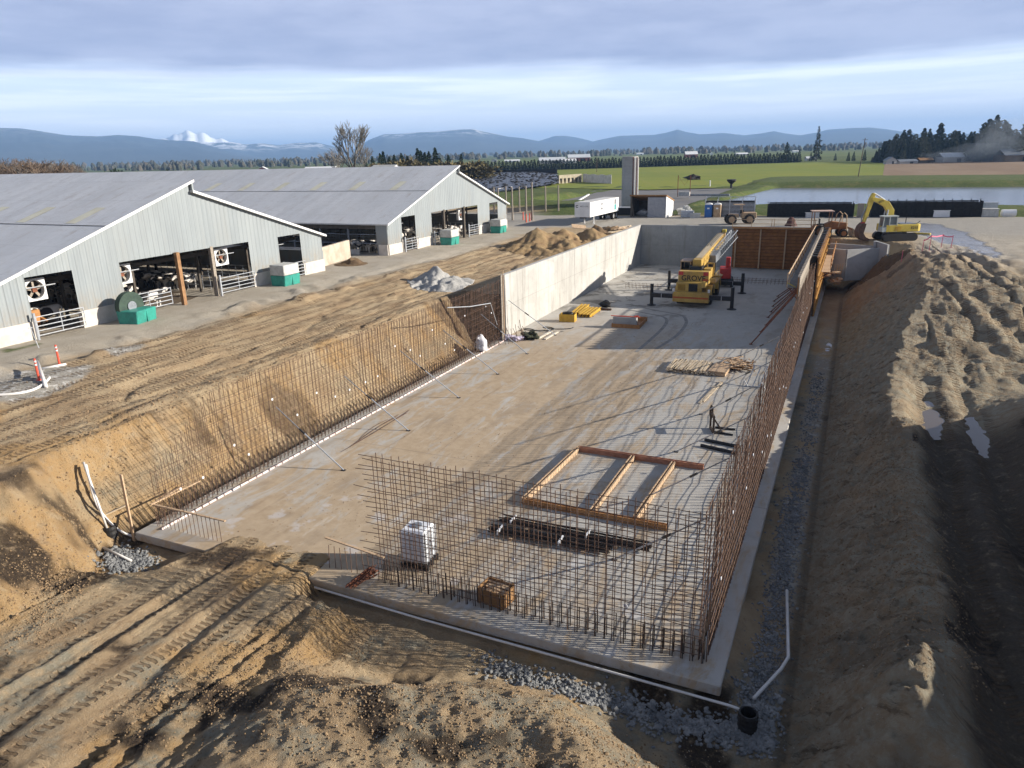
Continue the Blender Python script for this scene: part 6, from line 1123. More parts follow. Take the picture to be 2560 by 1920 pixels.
def bin_(x0, x1, y, h, d_, label, rz):
    t = thing('silage_bin', label, 'bin', ((x0+x1)/2, y, YZ), rz); w = x1-x0; q = MB()
    for i in range(int(h/.18)): q.box((0, 0, .1+i*.18), (w, .06, .15)); q.box((0, d_, .25+i*.18), (w-.4, .06, .15))
    q.build('slat_wall', blackslat, t); q = MB()
    for i in range(int(w/1.2)+1): q.box((-w/2+i*w/int(w/1.2), -.06, h/2), (.10, .10, h)); q.box((-w/2+i*w/int(w/1.2), d_-.1, h/2+.15), (.10, .10, h+.2))
    q.build('posts', blackslat, t); q = MB(); q.box((-w/2, d_/2, h/2), (.08, d_, h)); q.box((w/2, d_/2, h/2), (.08, d_, h)); q.build('end_wall', blackslat, t); q = MB(); q.box((0, d_/2, h*.42), (w-.2, d_-.2, h*.8)); q.build('filling', blackslat, t)
bin_(-10.4, 2.0, 106.1, 2.0, 1.7, 'left of two long low black slatted bins along the far edge of the yard', R(6)); bin_(4.3, 19.0, 107.9, 2.3, 1.3, 'right of two long black slatted bins, behind the excavator boom', R(9))
q = MB(); q.box((0, 0, 1.0), (.9, .12, 2.0)); q.box((0, .5, 1.9), (.9, .9, .1)); o = q.build('pallet_stack', greywood); o.location = (2.9, 107.0, YZ); tag(o, 'grey timber hurdle standing in the gap between the black bins', 'hurdle')
def lump(u, v, sz, mat, label, name, cat, shape='box', dz=0):
    p = G(u, v, YZ); q = MB()
    if shape == 'box': q.prism([(-.5*sz[0], 0), (.5*sz[0], 0), (.46*sz[0], sz[2]), (-.46*sz[0], sz[2])], (0, -sz[1]/2, 0), (1, 0, 0), (0, 0, 1), (0, 1, 0), sz[1]); q.box((0, 0, sz[2]), (sz[0]*1.03, sz[1]*1.05, .08))
    elif shape == 'tank': q.tube([(-sz[0]/2, 0, sz[2]/2), (sz[0]/2, 0, sz[2]/2)], sz[2]/2, 14); q.box((0, 0, .1), (sz[0]*.8, sz[1]*.6, .2))
    else: q.blob((0, 0, sz[2]*.4), sz, int(u), .35, 3)
    o = q.build(name, mat); o.location = (p.x, p.y, YZ+dz); o.rotation_euler = (0, 0, R(8)); return tag(o, label, cat)
lump(1718, 542, (2.0, 1.2, .9), galv, 'square galvanised trough right of the shed', 'stock_trough', 'trough'); lump(1738, 545, (1.6, 1.0, .7), greytank, 'low concrete trough next to the galvanised trough', 'stock_trough', 'trough'); lump(1712, 538, (2.2, 1.4, 1.6), greytank, 'pale jumbled pile of scrap troughs on the bank right of the shed', 'scrap_heap', 'scrap', 'blob')
lump(2030, 544, (2.0, 1.0, .7), galv, 'small galvanised trough in front of the left black bin', 'stock_trough', 'trough'); lump(2351, 542, (2.2, 1.0, .95), white, 'white rectangular tank in front of the right black bin', 'white_tank', 'tank'); lump(2420, 540, (2.4, 1.2, 1.2), galv, 'jumble of bright metal parts right of the white tank', 'scrap_heap', 'scrap', 'blob'); lump(2465, 541, (2.8, 1.4, 1.1), greytank, 'stack of pale troughs at the right end of the black bin', 'stock_trough', 'trough'); lump(2472, 535, (1.9, 1.0, 1.7), galv, 'upright ribbed metal crate behind the pale troughs', 'metal_crate', 'crate'); lump(2520, 541, (1.8, 1.0, 1.0), white, 'white horizontal tank farthest right on the yard edge', 'white_tank', 'tank', 'tank')
q = MB(); p = G(2390, 541, YZ); q.box((p.x, p.y, YZ+.75), (2.0, .8, .06)); 
for x in (-.9, .9): q.box((p.x+x, p.y, YZ+.37), (.08, .7, .74))
tag(q.build('work_bench', pm('pale_green', (.35, .42, .33), (.28, .34, .26))), 'pale green steel bench on the yard right of the white tank', 'bench')
q = MB(); p = G(2305, 586, YZ); q.box((p.x, p.y, YZ+.12), (1.9, .35, .16), R(-25)); tag(q.build('yellow_board', exyellow), 'short yellow board lying on the yard right of the excavator', 'board')
q = MB(); p = G(2107, 660, 2.0); q.bar((p.x, p.y, 1.0), (p.x+.6, p.y+.2, 3.3), .10, .05); tag(q.build('stake', palewood), 'leaning white stake in front of the concrete trough', 'stake')
q = MB(); p = G(2085, 690, 1.5)
for i in range(7): q.box((p.x+rr.uniform(-.5, .9), p.y+rr.uniform(-1, 1), .9+.16*i), (rr.uniform(.15, .9), rr.uniform(.9, 2.2), .14), R(rr.uniform(-20, 20)))
for i in range(4): q.bar((p.x+.2*i, p.y+.4*i, .8), (p.x+.25*i, p.y+.4*i, 2.7), .15, .05)
tag(q.build('form_lumber', pine), 'jumbled stack of clean form timber on the footing outside the wooden forms', 'timber stack')
# ---------------------------------------------------------------- ponds, puddles, fields
def psheet(name, pts, z, mat): m_ = MB(); m_.add([(x, y, z) for x, y in pts], [tuple(range(len(pts)))]); o = m_.build(name, mat); o['kind'] = 'structure'
psheet('pond_water', [(-27, 124), (76, 124), (76, 199), (-27, 199)], 4.15, pondw); psheet('slurry_lagoon', [(-65, 118), (-26.8, 118), (-26.8, 199), (-65, 199)], 4.15, slurry)
for i, (nm, x, y, rx, ry, z, mt) in enumerate(FLATS):
    rq = random.Random(i+3); rx *= 1.6; ry *= 1.6; P = [(x+rx*.95*math.cos(a)*(1+rq.uniform(-.12, .12)), y+ry*.95*math.sin(a)*(1+rq.uniform(-.12, .12))) for a in np.linspace(0, 6.283, 13)[:-1]]
    P = smooth_path([(a, b, 0) for a, b in P]+[(P[0][0], P[0][1], 0)], 4)[:-1]; psheet(nm, [(p.x, p.y) for p in P], z, {'mud': mudw, 'pad': pm('wet_grey_silt', (.36, .335, .30), (.27, .25, .22), 1.1, .55, .05), 'wet': pm('wet_gravel', (.15, .15, .155), (.20, .19, .18), .35, .28, .05)}[mt])
psheet('ditch_water', [(1.0, 5.6), (1.25, 4.9), (1.5, 5.8), (1.6, 7.5), (1.5, 9.2), (1.45, 11), (1.25, 11.8), (1.1, 10.5), (1.15, 8.6), (.9, 7.4)], -.665, mudw); psheet('ditch_water', [(1.2, 42.6), (1.5, 42.9), (1.45, 43.6), (1.62, 44.2), (1.5, 45.2), (1.25, 45.6), (1.1, 44.7), (1.25, 43.9), (1.05, 43.3)], -.64, mudw)
def fld(name, px, z, mat): psheet(name, [tuple(G(u, v, z))[:2] for u, v in px], z, mat)
fld('green_field', [(1120, 455), (1150, 438), (1300, 428), (1990, 407), (2213, 402.5), (2204, 458), (2050, 462), (1620, 474), (1400, 470), (1230, 468)], 4.36, gfield)
fld('bare_field', [(2213, 402.5), (2560, 388), (2760, 380), (2860, 440), (2204, 458)], 4.38, plough)
fld('far_pasture', [(1160, 425), (1500, 408), (1990, 393), (2170, 390), (2160, 378), (1990, 380), (1500, 390), (1150, 403)], 4.40, gfield2)
# ---------------------------------------------------------------- silage clamp under plastic
bl = [G(1100, 500, 4.6), G(1229, 480, 4.6), G(1359, 461, 4.6), G(1398, 458, 4.6)]
t = thing('silage_clamp', 'wide silage clamp under shiny black plastic weighted with tyres behind the farther barn', 'silage clamp', (0, 0, 0))
m_ = MB(); A, B, D_, E_ = G(1080, 505, 4.6), G(1398, 460, 4.6), G(1393, 436, 5.8), G(1120, 440, 5.8); nu, nv = 90, 36; V = []; shiny = NB('silage_plastic'); nn = shiny.noise(.9, 5, .7, None, 0, .8); shiny.fin(shiny.mix(shiny.ramp(nn, .54, .66), (.018, .018, .022), (.34, .35, .38)), .35, nn, 1.0, .4, 0, .6)
for j in range(nv+1):
    for i in range(nu+1): u, v = i/nu, j/nv; p = (A*(1-u)+B*u)*(1-v)+(E_*(1-u)+D_*u)*v; V.append((p.x, p.y, 4.9+1.2*min(1, 4*v, 4*u+.3, 4*(1-u)+.2)+.9*v))
Va = np.array(V); Va[:, 2] += .35*fbm(Va[:, 0]/2.2, Va[:, 1]/2.2, 3, 401); m_.add(Va.tolist(), [(j*(nu+1)+i, j*(nu+1)+i+1, (j+1)*(nu+1)+i+1, (j+1)*(nu+1)+i) for j in range(nv) for i in range(nu)]); m_.build('plastic_sheet', shiny.m, t, smooth=True)
m_ = MB(); rt_ = random.Random(9)
for i in range(420): k = rt_.randrange(len(Va)); x, y, z = Va[k]; m_.lathe((x+rt_.uniform(-.5, .5), y+rt_.uniform(-.5, .5), z), [(.30, 0), (.48, .06), (.48, .2), (.30, .26)], 8)
o = m_.build('weighting_tyres', rubber, t); o['kind'] = 'stuff'
m_ = MB(); m_.bar((bl[1].x, bl[1].y, 4.75), (bl[2].x, bl[2].y, 4.75), .4, 1.1); tag(m_.build('clamp_wall', white), 'low white concrete wall along the front of the silage clamp', 'wall')
m_ = MB(); m_.bar((E_.x, E_.y, 6.3), (D_.x, D_.y, 6.3), .4, 3.4); tag(m_.build('clamp_wall', blackm), 'long black back wall of the silage clamp below the hedge', 'wall')
p0, p1 = G(1398, 459, 4.4), G(1455, 455, 4.4); d = (p1-p0); L = d.length; dd = d.normalized(); m_ = MB(); t = thing('arched_wall', 'weathered concrete wall with six trapezoid openings at the end of the silage clamp', 'wall', (p0.x, p0.y, 4.2)); hA = 3.0
m_.prism([(0, hA*.62), (L, hA*.62), (L, hA), (0, hA)], (0, 0, 0), dd, (0, 0, 1), (-dd.y, dd.x, 0), .5)
for i in range(7): a = i*L/6; w = L/6*.18; m_.prism([(max(a-w, 0), hA*.62), (min(a+w, L), hA*.62), (min(a+w*2.0, L), 0), (max(a-w*2.0, 0), 0)], (0, 0, 0), dd, (0, 0, 1), (-dd.y, dd.x, 0), .5)
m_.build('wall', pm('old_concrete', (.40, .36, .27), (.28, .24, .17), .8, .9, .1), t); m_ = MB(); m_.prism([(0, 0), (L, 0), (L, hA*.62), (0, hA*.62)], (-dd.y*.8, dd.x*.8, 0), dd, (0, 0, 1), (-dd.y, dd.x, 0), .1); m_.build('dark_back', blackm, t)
p0, p1 = G(1457, 455, 4.4), G(1528, 459, 4.4); d = p1-p0; L = d.length; dd = d.normalized(); t = thing('board_fence', 'pale weathered board fence right of the arched concrete wall', 'fence', (p0.x, p0.y, 4.2)); m_ = MB()
for i in range(26): m_.prism([(i*L/26, 0), ((i+.88)*L/26, 0), ((i+.88)*L/26, 2.9+.12*math.sin(i*7.1)), (i*L/26, 2.9+.12*math.sin(i*7.1))], (0, 0, 0), dd, (0, 0, 1), (-dd.y, dd.x, 0), .12+.03*(i % 2))
m_.build('boards', pm('silver_boards', (.52, .51, .49), (.36, .35, .34), .9, .85, .1), t)
# posts and frame by the lagoon
t = thing('pump_frame', 'rusty two-post frame with a small concrete box beside the lagoon', 'frame', G(1694, 486, 5.0)); m_ = MB(); m_.tube([(0, 0, -.5), (0, 0, 4.2)], .08, 6); m_.tube([(2.7, .3, -.5), (2.7, .3, 4.2)], .08, 6); m_.tube([(0, 0, 4.0), (1.5, .2, 2.0), (2.7, .3, 4.0)], .03, 5); m_.build('posts', rustred, t); m_ = MB(); m_.box((1.5, .3, .1), (2.4, 1.2, .9)); m_.build('concrete_box', greytank, t)
m_ = MB(); a = G(1724, 490, 5.3); m_.box((a.x+4.2, a.y, 5.5), (8.0, .8, .35)); tag(m_.build('floating_dock', steelgrey), 'long grey steel trough lying on the grass bank between the ponds', 'trough')
m_ = MB(); a = G(1828, 466, 5.0); m_.lathe((a.x, a.y, 4.6), [(.3, 0), (.3, 1.0), (1.2, 1.8), (1.2, 2.2)], 10); tag(m_.build('feed_bin', blackm), 'dark funnel-shaped bin on the grass bank at the corner of the pond', 'bin')
m_ = MB(); a = G(1775, 460, 5.0); m_.tube([(a.x, a.y, 4.2), (a.x, a.y, 6.0)], .2, 6); tag(m_.build('white_post', white), 'short white post on the grass bank by the lagoon', 'post')
m_ = MB(); a = G(1730, 449, 4.4); m_.blob((a.x, a.y, 5.0), (5.0, 3, 1.8), 3, .5); tag(m_.build('brush_pile', pm('brush', (.05, .04, .03), (.03, .025, .02))), 'small dark brush pile in the green field beyond the lagoon', 'brush pile')
m_ = MB(); a, b = G(1447, 500, 4.3), G(1472, 486, 4.3); m_.bar((a.x, a.y, 4.25), (b.x, b.y, 4.3), .4, .25); tag(m_.build('float_boom', white), 'pale pipe floating at an angle on the lagoon', 'pipe')
def upole(u, v, vt, label, lean=0):
    p = G(u, v, 4.4); h = (v-vt)/FPX*(p-CAM).length; t = thing('utility_pole', label, 'utility pole', p); m_ = MB(); m_.tube([(0, 0, -.5), (lean*h, 0, h)], .16, 8, .11); m_.build('pole', pm('pole_wood', (.16, .12, .09), (.10, .08, .06)), t); m_ = MB(); m_.box((lean*h, 0, h-.5), (1.6, .12, .12)); m_.tube([(lean*h+.3, 0, h-2.2), (lean*h+.3, 0, h-1.3)], .2, 8); m_.build('crossarm', steelgrey, t)
upole(2145, 443, 362, 'tall wooden utility pole leaning slightly at the far bank of the pond', .07); upole(1492, 430, 382, 'slender utility pole in front of the clipped conifer hedge')
# ---------------------------------------------------------------- vegetation
def leaf_mat(name, c1, c2): b = NB(name); oi = b.n('ShaderNodeObjectInfo'); n = b.noise(.5, 3, .6); c = b.mix(b.ramp(n, .3, .7), c1, c2); c = b.mix(b.math('MULTIPLY', oi.outputs['Random'], .5), c, tuple(x*.6 for x in c1)); return b.fin(c, .8, None, spec=.15)
ever = leaf_mat('evergreen_foliage', (.018, .034, .016), (.045, .068, .028)); ever2 = leaf_mat('olive_conifer_foliage', (.045, .058, .028), (.085, .088, .05)); hedgem = leaf_mat('hedge_foliage', (.006, .011, .008), (.014, .021, .013)); twig = leaf_mat('bare_twigs', (.17, .155, .14), (.23, .21, .19)); twigr = leaf_mat('reddish_twigs', (.15, .105, .075), (.20, .15, .11)); bark = pm('bark', (.09, .07, .055), (.05, .04, .03)); bush = leaf_mat('brown_bush', (.12, .10, .05), (.16, .13, .06)); round_ = leaf_mat('round_tree_foliage', (.02, .04, .015), (.05, .075, .025))
def sprays(m_, rnd, pts, s):
    for p, dirv, k in pts:
        d = Vector(dirv).normalized(); u = d.cross(Vector((rnd.uniform(-1, 1), rnd.uniform(-1, 1), rnd.uniform(.2, 1)))).normalized(); L = s*k*rnd.uniform(.7, 1.3); w = L*rnd.uniform(.28, .5); p = Vector(p); m_.add([p-d*L*.3, p+u*w, p+d*L, p-u*w], [(0, 1, 2, 3)])
def conifer(name, hgt, wid, mat, seed, dens=900, bare=.06, pw=.85, s=.06):
    rnd = random.Random(seed); root = thing(name, 'x', 'tree'); m_ = MB(); m_.tube([(0, 0, -.3), (0, 0, hgt*.5), (0, 0, hgt*.96)], hgt*.016, 6, hgt*.003); m_.build('trunk', bark, root); m_ = MB(); pts = []; asym = [rnd.uniform(.7, 1.25) for _ in range(9)]
    for i in range(dens):
        f = rnd.random()**1.25; z = hgt*(bare+(1-bare)*f); lay = .72+.28*math.sin(f*38+seed+rnd.uniform(-.7, .7)); a = rnd.uniform(0, 6.283); r_ = wid*(1-f)**pw*lay*asym[int(a/6.2832*9) % 9]*rnd.uniform(.35, 1)**.5; pts.append(((r_*math.cos(a), r_*math.sin(a), z), (math.cos(a), math.sin(a), rnd.uniform(-.7, .15)), 1-f*.45))
    sprays(m_, rnd, pts, hgt*s); m_.build('crown', mat, root); return root
def baretree(name, hgt, seed, mat, spread=.5, lv=5, n0=3, rad=.02):
    rnd = random.Random(seed); root = thing(name, 'x', 'tree'); m_ = MB(); tw = MB()
    def br(p, d, L, r_, k):
        r_ = max(r_, hgt*.0014)
        q = p+d*L; mid = p+d*L*.5+Vector((rnd.uniform(-1, 1), rnd.uniform(-1, 1), 0))*L*.06; (m_ if k < 2 else tw).tube([p, mid, q], r_, 5 if k < 2 else 3, r_*.62, caps=False)
        if k >= lv: return
        for i in range(n0 if k > 0 else n0+1):
            a = rnd.uniform(0, 6.283); nd = (d*(1.0)+Vector((math.cos(a), math.sin(a), rnd.uniform(-.1, .35)))*spread*rnd.uniform(.6, 1.4)).normalized(); br(q if i < 2 else p+d*L*rnd.uniform(.5, .95), nd, L*rnd.uniform(.62, .82), r_*.68, k+1)
    br(Vector((0, 0, -.3)), Vector((rnd.uniform(-.05, .05), 0, 1)), hgt*.27, hgt*rad, 0); m_.build('trunk', bark, root); tw.build('crown', mat, root); return root
def roundtree(name, r_, hgt, mat, seed, dens=900, s=.12):
    rnd = random.Random(seed); root = thing(name, 'x', 'tree'); m_ = MB(); m_.tube([(0, 0, -.3), (0, 0, hgt*.6)], r_*.07, 6); m_.build('trunk', bark, root); m_ = MB(); pts = []; lob = [(Vector((rnd.gauss(0, .42), rnd.gauss(0, .42), rnd.uniform(-.35, .45))), rnd.uniform(.35, .62)) for _ in range(11)]
    for i in range(dens): c, k = rnd.choice(lob); v = Vector((rnd.gauss(0, 1), rnd.gauss(0, 1), rnd.gauss(0, 1))).normalized(); q = (c+v*k*rnd.uniform(.7, 1)); pts.append(((q.x*r_, q.y*r_, hgt*.55+q.z*hgt*.45), (v.x, v.y, v.z*.6+.1), 1))
    sprays(m_, rnd, pts, r_*s*2); m_.build('crown', mat, root); return root
def hz(u, dist, z=4.3):
    d = fw*1+RT*((u-1280)/FPX)+DN*((HORROW(u)-960)/FPX); d.z = 0; d.normalize(); return Vector((CAM.x+d.x*dist, CAM.y+d.y*dist, z))
def HORROW(u): return 410+(u-237)*-.0268
def htop(u, vt, dist): return 15.0+(HORROW(u)-vt)/FPX*dist*1.0-4.3
def putat(proto, first, u, dist, hgt, base_h, label, group, wsc=1.0):
    p = hz(u, dist); o = proto if first else copy_tree(proto); s = hgt/base_h; o.location = p; o.rotation_euler = (0, 0, random.uniform(0, 6.28)); o.scale = (s*wsc, s*wsc, s); tag(o, label, 'tree', group); return o
# clipped hedge of pointed conifers
HP = [conifer('hedge_conifer', 6, 1.35, hedgem, 31+i, 420, .0, .55, .11) for i in range(3)]; hu = set()
a, b = Vector((-212, 390, 4.3)), Vector((-36, 507, 4.3))
for i in range(96):
    k = i % 3; o = HP[k] if k not in hu else copy_tree(HP[k]); hu.add(k); o.location = a.lerp(b, i/95)+Vector((random.uniform(-.3, .3), random.uniform(-.3, .3), 0)); o.rotation_euler = (0, 0, random.uniform(0, 6)); s = random.uniform(.92, 1.08); o.scale = (1.35, 1.35, s); tag(o, 'dark pointed conifer in the long clipped hedge between the green fields', 'tree', 'conifers of the long hedge')
# wood on the right
fgreen = leaf_mat('forest_foliage', (.032, .046, .028), (.06, .075, .042)); folive = leaf_mat('forest_olive_foliage', (.075, .085, .05), (.125, .125, .08)); FP = [conifer('forest_conifer', 24, 4.4, fgreen, 51, 1500, .04, .62, .06), conifer('forest_conifer', 24, 3.8, fgreen, 52, 1400, .08, .7, .06), conifer('forest_conifer', 24, 5.0, folive, 53, 1500, .05, .45, .06), conifer('forest_conifer', 24, 4.6, folive, 54, 1300, .12, .5, .065)]; fu = set()  # foliage colours lightened to stand for haze and smoke before the wood
tops = [(2176, 372), (2190, 350), (2210, 335), (2225, 325), (2240, 322), (2258, 330), (2275, 326), (2300, 312), (2312, 325), (2330, 316), (2345, 322), (2362, 330), (2378, 320), (2395, 335), (2412, 318), (2425, 325), (2445, 308), (2462, 300), (2478, 304), (2495, 306), (2512, 316), (2530, 320), (2550, 308), (2575, 312), (2600, 300), (2640, 306), (2690, 310)]
for ring_, dd_ in enumerate((462, 474, 488, 503, 520)):
    for j, (u, vt) in enumerate(tops):
        k = random.choice((0, 0, 1, 2, 2, 3)); u2 = u+ring_*4.3+random.uniform(-6, 6); dist_ = dd_+random.uniform(-8, 8); hh = htop(u2, vt+random.uniform(0, 20)+(4-ring_)*6, dist_)
        putat(FP[k], k not in fu, u2, dist_, hh, 24, ('dark' if k < 2 else 'olive-grey')+' tall conifer in the wood behind the bare field on the right', ('dark' if k < 2 else 'olive')+' conifers of the right wood', random.uniform(1.0, 1.45)); fu.add(k)
# single trees along the field edge
T1 = conifer('roadside_conifer', 16, 4.0, ever, 61, 900, .02, .75, .07); T2 = conifer('roadside_conifer', 22, 3.2, ever2, 62, 700, .05, .8, .05); first = True
for u, vt, dist_, lab in ((1968, 357, 520, 'dark broad conifer at the right end of the clipped hedge'), (2000, 372, 530, 'short dark conifer just right of the end of the hedge'), (2030, 378, 560, 'small dark conifer left of the tall thin tree'), (2092, 380, 560, 'small rounded conifer right of the tall thin tree'), (2125, 377, 540, 'paired dark conifer left of the utility pole'), (2138, 376, 540, 'paired dark conifer nearest the utility pole'), (2165, 372, 540, 'dark conifer right of the utility pole')):
    putat(T1, first, u, dist_, htop(u, vt, dist_), 16, lab, None); first = False
putat(T2, True, 2044, 545, htop(2044, 324, 545), 22, 'tallest thin grey-green conifer standing alone left of the utility pole', None)
# conifers and bushes behind the farther barn
first = True; CP = conifer('farm_conifer', 15, 3.0, ever, 71, 900, .05, .8, .07)
for u, vt in ((950, 385), (958, 380), (972, 392), (985, 388), (1003, 384), (1018, 390), (1044, 373), (1052, 378), (1062, 382), (1072, 380), (1088, 371), (1100, 395), (1120, 388), (1152, 386), (930, 392), (912, 398)):
    d_ = random.uniform(290, 325); putat(CP, first, u, d_, htop(u, vt, d_), 15, 'dark conifer in the shelter belt behind the farther barn', 'shelter belt conifers', 1.15); first = False
BB = roundtree('brown_bush', 3.6, 6, bush, 81, 700, .09); first = True
for u, vt in ((975, 402), (990, 398), (1012, 402), (1030, 404), (1108, 404), (1130, 402), (1145, 404), (1165, 402), (935, 408), (1185, 408), (1200, 410)):
    d_ = 275; putat(BB, first, u, d_, htop(u, vt, d_), 6, 'brown leafless bush at the foot of the shelter belt', 'brown bushes of the shelter belt', 1.3); first = False
BT = baretree('bare_tree', 20, 5, twig, .40, 6, 3, .018); putat(BT, True, 882, 235, htop(882, 326, 235), 14.6, 'big leafless tree standing alone above the ridge of the farther barn', None, .9)
B2 = baretree('bare_tree', 18, 8, twig, .42, 6, 3, .016); putat(B2, True, 905, 250, htop(905, 352, 250), 17, 'thinner leafless tree just right of the big bare tree', None, .8); 
o = putat(B2, False, 845, 260, htop(845, 365, 260), 17, 'small leafless tree just left of the big bare tree', None)
W1 = baretree('woodland_tree', 14, 15, twigr, .62, 6, 3, .022); W2 = baretree('woodland_tree', 14, 19, twig, .6, 6, 3, .022); f1 = f2 = True
for i in range(26):
    u = -40+i*8.2+random.uniform(-4, 4); vt = 393+8*math.sin(i*.9)+(12 if 10 < i < 13 else 0)+random.uniform(0, 12); d_ = random.uniform(190, 235)
    if i % 2: putat(W1, f1, u, d_, htop(u, vt, d_), 13, 'reddish leafless tree in the thicket beyond the barns at the far left', 'reddish trees of the left thicket', 1.1); f1 = False
    else: putat(W2, f2, u, d_, htop(u, vt, d_), 13, 'grey leafless tree in the thicket beyond the barns at the far left', 'grey trees of the left thicket', 1.1); f2 = False
RT1 = roundtree('round_tree', 4.0, 8, round_, 91, 1500, .075)
for i, (u, vt, d_, w, lab) in enumerate(((158, 417, 215, .95, 'rounded dark green tree at the right end of the left thicket'), (282, 419, 250, .75, 'rounded dark green tree standing alone above the barn roofs'), (415, 421, 330, .7, 'small dark evergreen bush beside the far white farm buildings'))): putat(RT1, i == 0, u, d_, htop(u, vt, d_), 8, lab, None, w)
# far tree line, one mass on the horizon
def treeline():
    r = random.Random(77); V = []; F = []
    for i in range(3400):
        u = r.uniform(-150, 2750); d_ = r.choice((1150, 1400, 1700, 2100, 2700, 3500))*r.uniform(.9, 1.12)
        if 1100 < u < 2250 and d_ < 1350: continue
        if math.sin(u*.021+d_*.01)+math.sin(u*.053-d_)*.7 < -.1: continue
        p = hz(u, d_); h = r.uniform(5, 11)*(1+.35*(d_ > 1600)); w = h*r.uniform(.28, .55); cone = r.random() < .45; o = len(V); n = 7
        for (f, q) in (((0, .9), (.35, 1.0), (.7, .5 if cone else .95), (1, .03 if cone else .35))):
            for j in range(n): a = 6.283*j/n; k = w*q*r.uniform(.65, 1.25); V.append((p.x+k*math.cos(a), p.y+k*math.sin(a), 4.2+h*f*r.uniform(.92, 1.08)))
        for l in range(3): F += [(o+l*n+j, o+l*n+(j+1) % n, o+(l+1)*n+(j+1) % n, o+(l+1)*n+j) for j in range(n)]
        F.append(tuple(o+3*n+j for j in range(n)))
    m_ = MB(); m_.add(V, F); b = NB('far_tree_foliage'); c = b.mix(b.ramp(b.noise(.03, 3, .7), .35, .65), (.028, .036, .022), (.085, .072, .05)); b.fin(c, .9); o = m_.build('distant_treeline', b.m); tag(o, 'distant mixed treeline along the foot of the hills', 'trees', None, 'stuff')
treeline()
# ---------------------------------------------------------------- far buildings
roofred = pm('red_roof', (.30, .10, .07), (.22, .08, .06), .1); wallw = pm('farm_wall', (.50, .48, .45), (.40, .38, .36), .1)
def house(u, v_or_d, wpx, hpx, wallmat, roofmat, label, ridge_x=True, cat='building', door=True):
    d_ = v_or_d; p = hz(u, d_); s = d_/FPX; w = wpx*s; h = hpx*s; t = thing('farm_building', label, cat, p, math.atan2(RT.y, RT.x)); dp = min(w*.6, 14); q = MB(); q.box((0, 0, h*.28), (w, dp, h*.56)); 
    if not ridge_x: q.prism([(-w/2, h*.56), (w/2, h*.56), (0, h*.97)], (0, -dp/2, 0), (1, 0, 0), (0, 0, 1), (0, 1, 0), dp)
    q.build('wall', wallmat, t); q = MB()
    if ridge_x:
        q.prism([(-dp/2-.4, h*.52), (0, h), (dp/2+.4, h*.52), (0, h-.25)], (-w/2-.3, 0, 0), (0, 1, 0), (0, 0, 1), (1, 0, 0), w+.6)
    else:
        q.prism([(-w/2-.4, h*.52), (0, h), (w/2+.4, h*.52), (0, h-.25)], (0, -dp/2-.4, 0), (1, 0, 0), (0, 0, 1), (0, 1, 0), dp+.8)
    q.build('roof', roofmat, t)
    if door: q = MB(); q.box((w*.15, -dp/2-.03, h*.2), (w*.18, .06, h*.38)); q.build('door', blackm, t)
    return t
roofl = pm('pale_metal_roof', (.58, .60, .62), (.48, .5, .52), .1)
house(1447, 820, 52, 16, roofred, roofl, 'red barn with a bright metal roof beyond the long hedge'); house(1380, 700, 62, 15, wallw, roofl, 'wide pale farm building behind the left part of the hedge'); house(1425, 690, 28, 11, white, white, 'white farm building in front of the red barn'); house(1728, 900, 28, 14, roofred, white, 'reddish barn with white roof in the far pasture'); house(1855, 1000, 26, 6, wallw, white, 'long low white-roofed shed in the far pasture'); house(1780, 1100, 6, 6, white, white, 'tiny white shed right of the far reddish barn', False); house(1280, 900, 36, 6, white, white, 'long low white sheds left of the hedge farm')
house(1235, 950, 14, 8, wallw, roofl, 'small pale farmhouse beside the long low white sheds', False); house(655, 700, 20, 12, roofred, white, 'white-roofed gable barn above the barn ridge', False); house(722, 640, 14, 7, wallw, roofl, 'small pale house left of the long white building'); house(800, 620, 70, 12, wallw, white, 'long white building left of the big bare tree'); house(377, 520, 24, 7, white, white, 'low white farm building at left beside the dark bush'); house(445, 600, 12, 8, wallw, roofl, 'small farmhouse right of the low white farm building', False); house(500, 640, 14, 9, wallw, roofl, 'pale farmhouse below the snowy mountain', False)
house(2231, 440, 22, 15, wallw, steelgrey, 'grey house with open gable at the edge of the right wood', False); house(2272, 445, 38, 9, wallw, steelgrey, 'long low house at the edge of the right wood'); house(2318, 452, 28, 11, darkwood, brownwood, 'dark shed at the edge of the right wood'); house(2385, 462, 50, 19, wallw, roofl, 'pale barn with a white roof in front of the right wood'); house(2545, 455, 62, 24, pm('brown_barn', (.20, .15, .11), (.15, .11, .08), .2), steelgrey, 'large brown barn at the right edge, half in smoke')
house(2030, 575, 22, 9, wallw, roofl, 'small house under the tall thin conifer'); house(1990, 1200, 14, 5, white, roofl, 'tiny white building far beyond the hedge end'); house(1600, 1500, 16, 5, white, roofl, 'tiny pale building on the far plain above the silo')
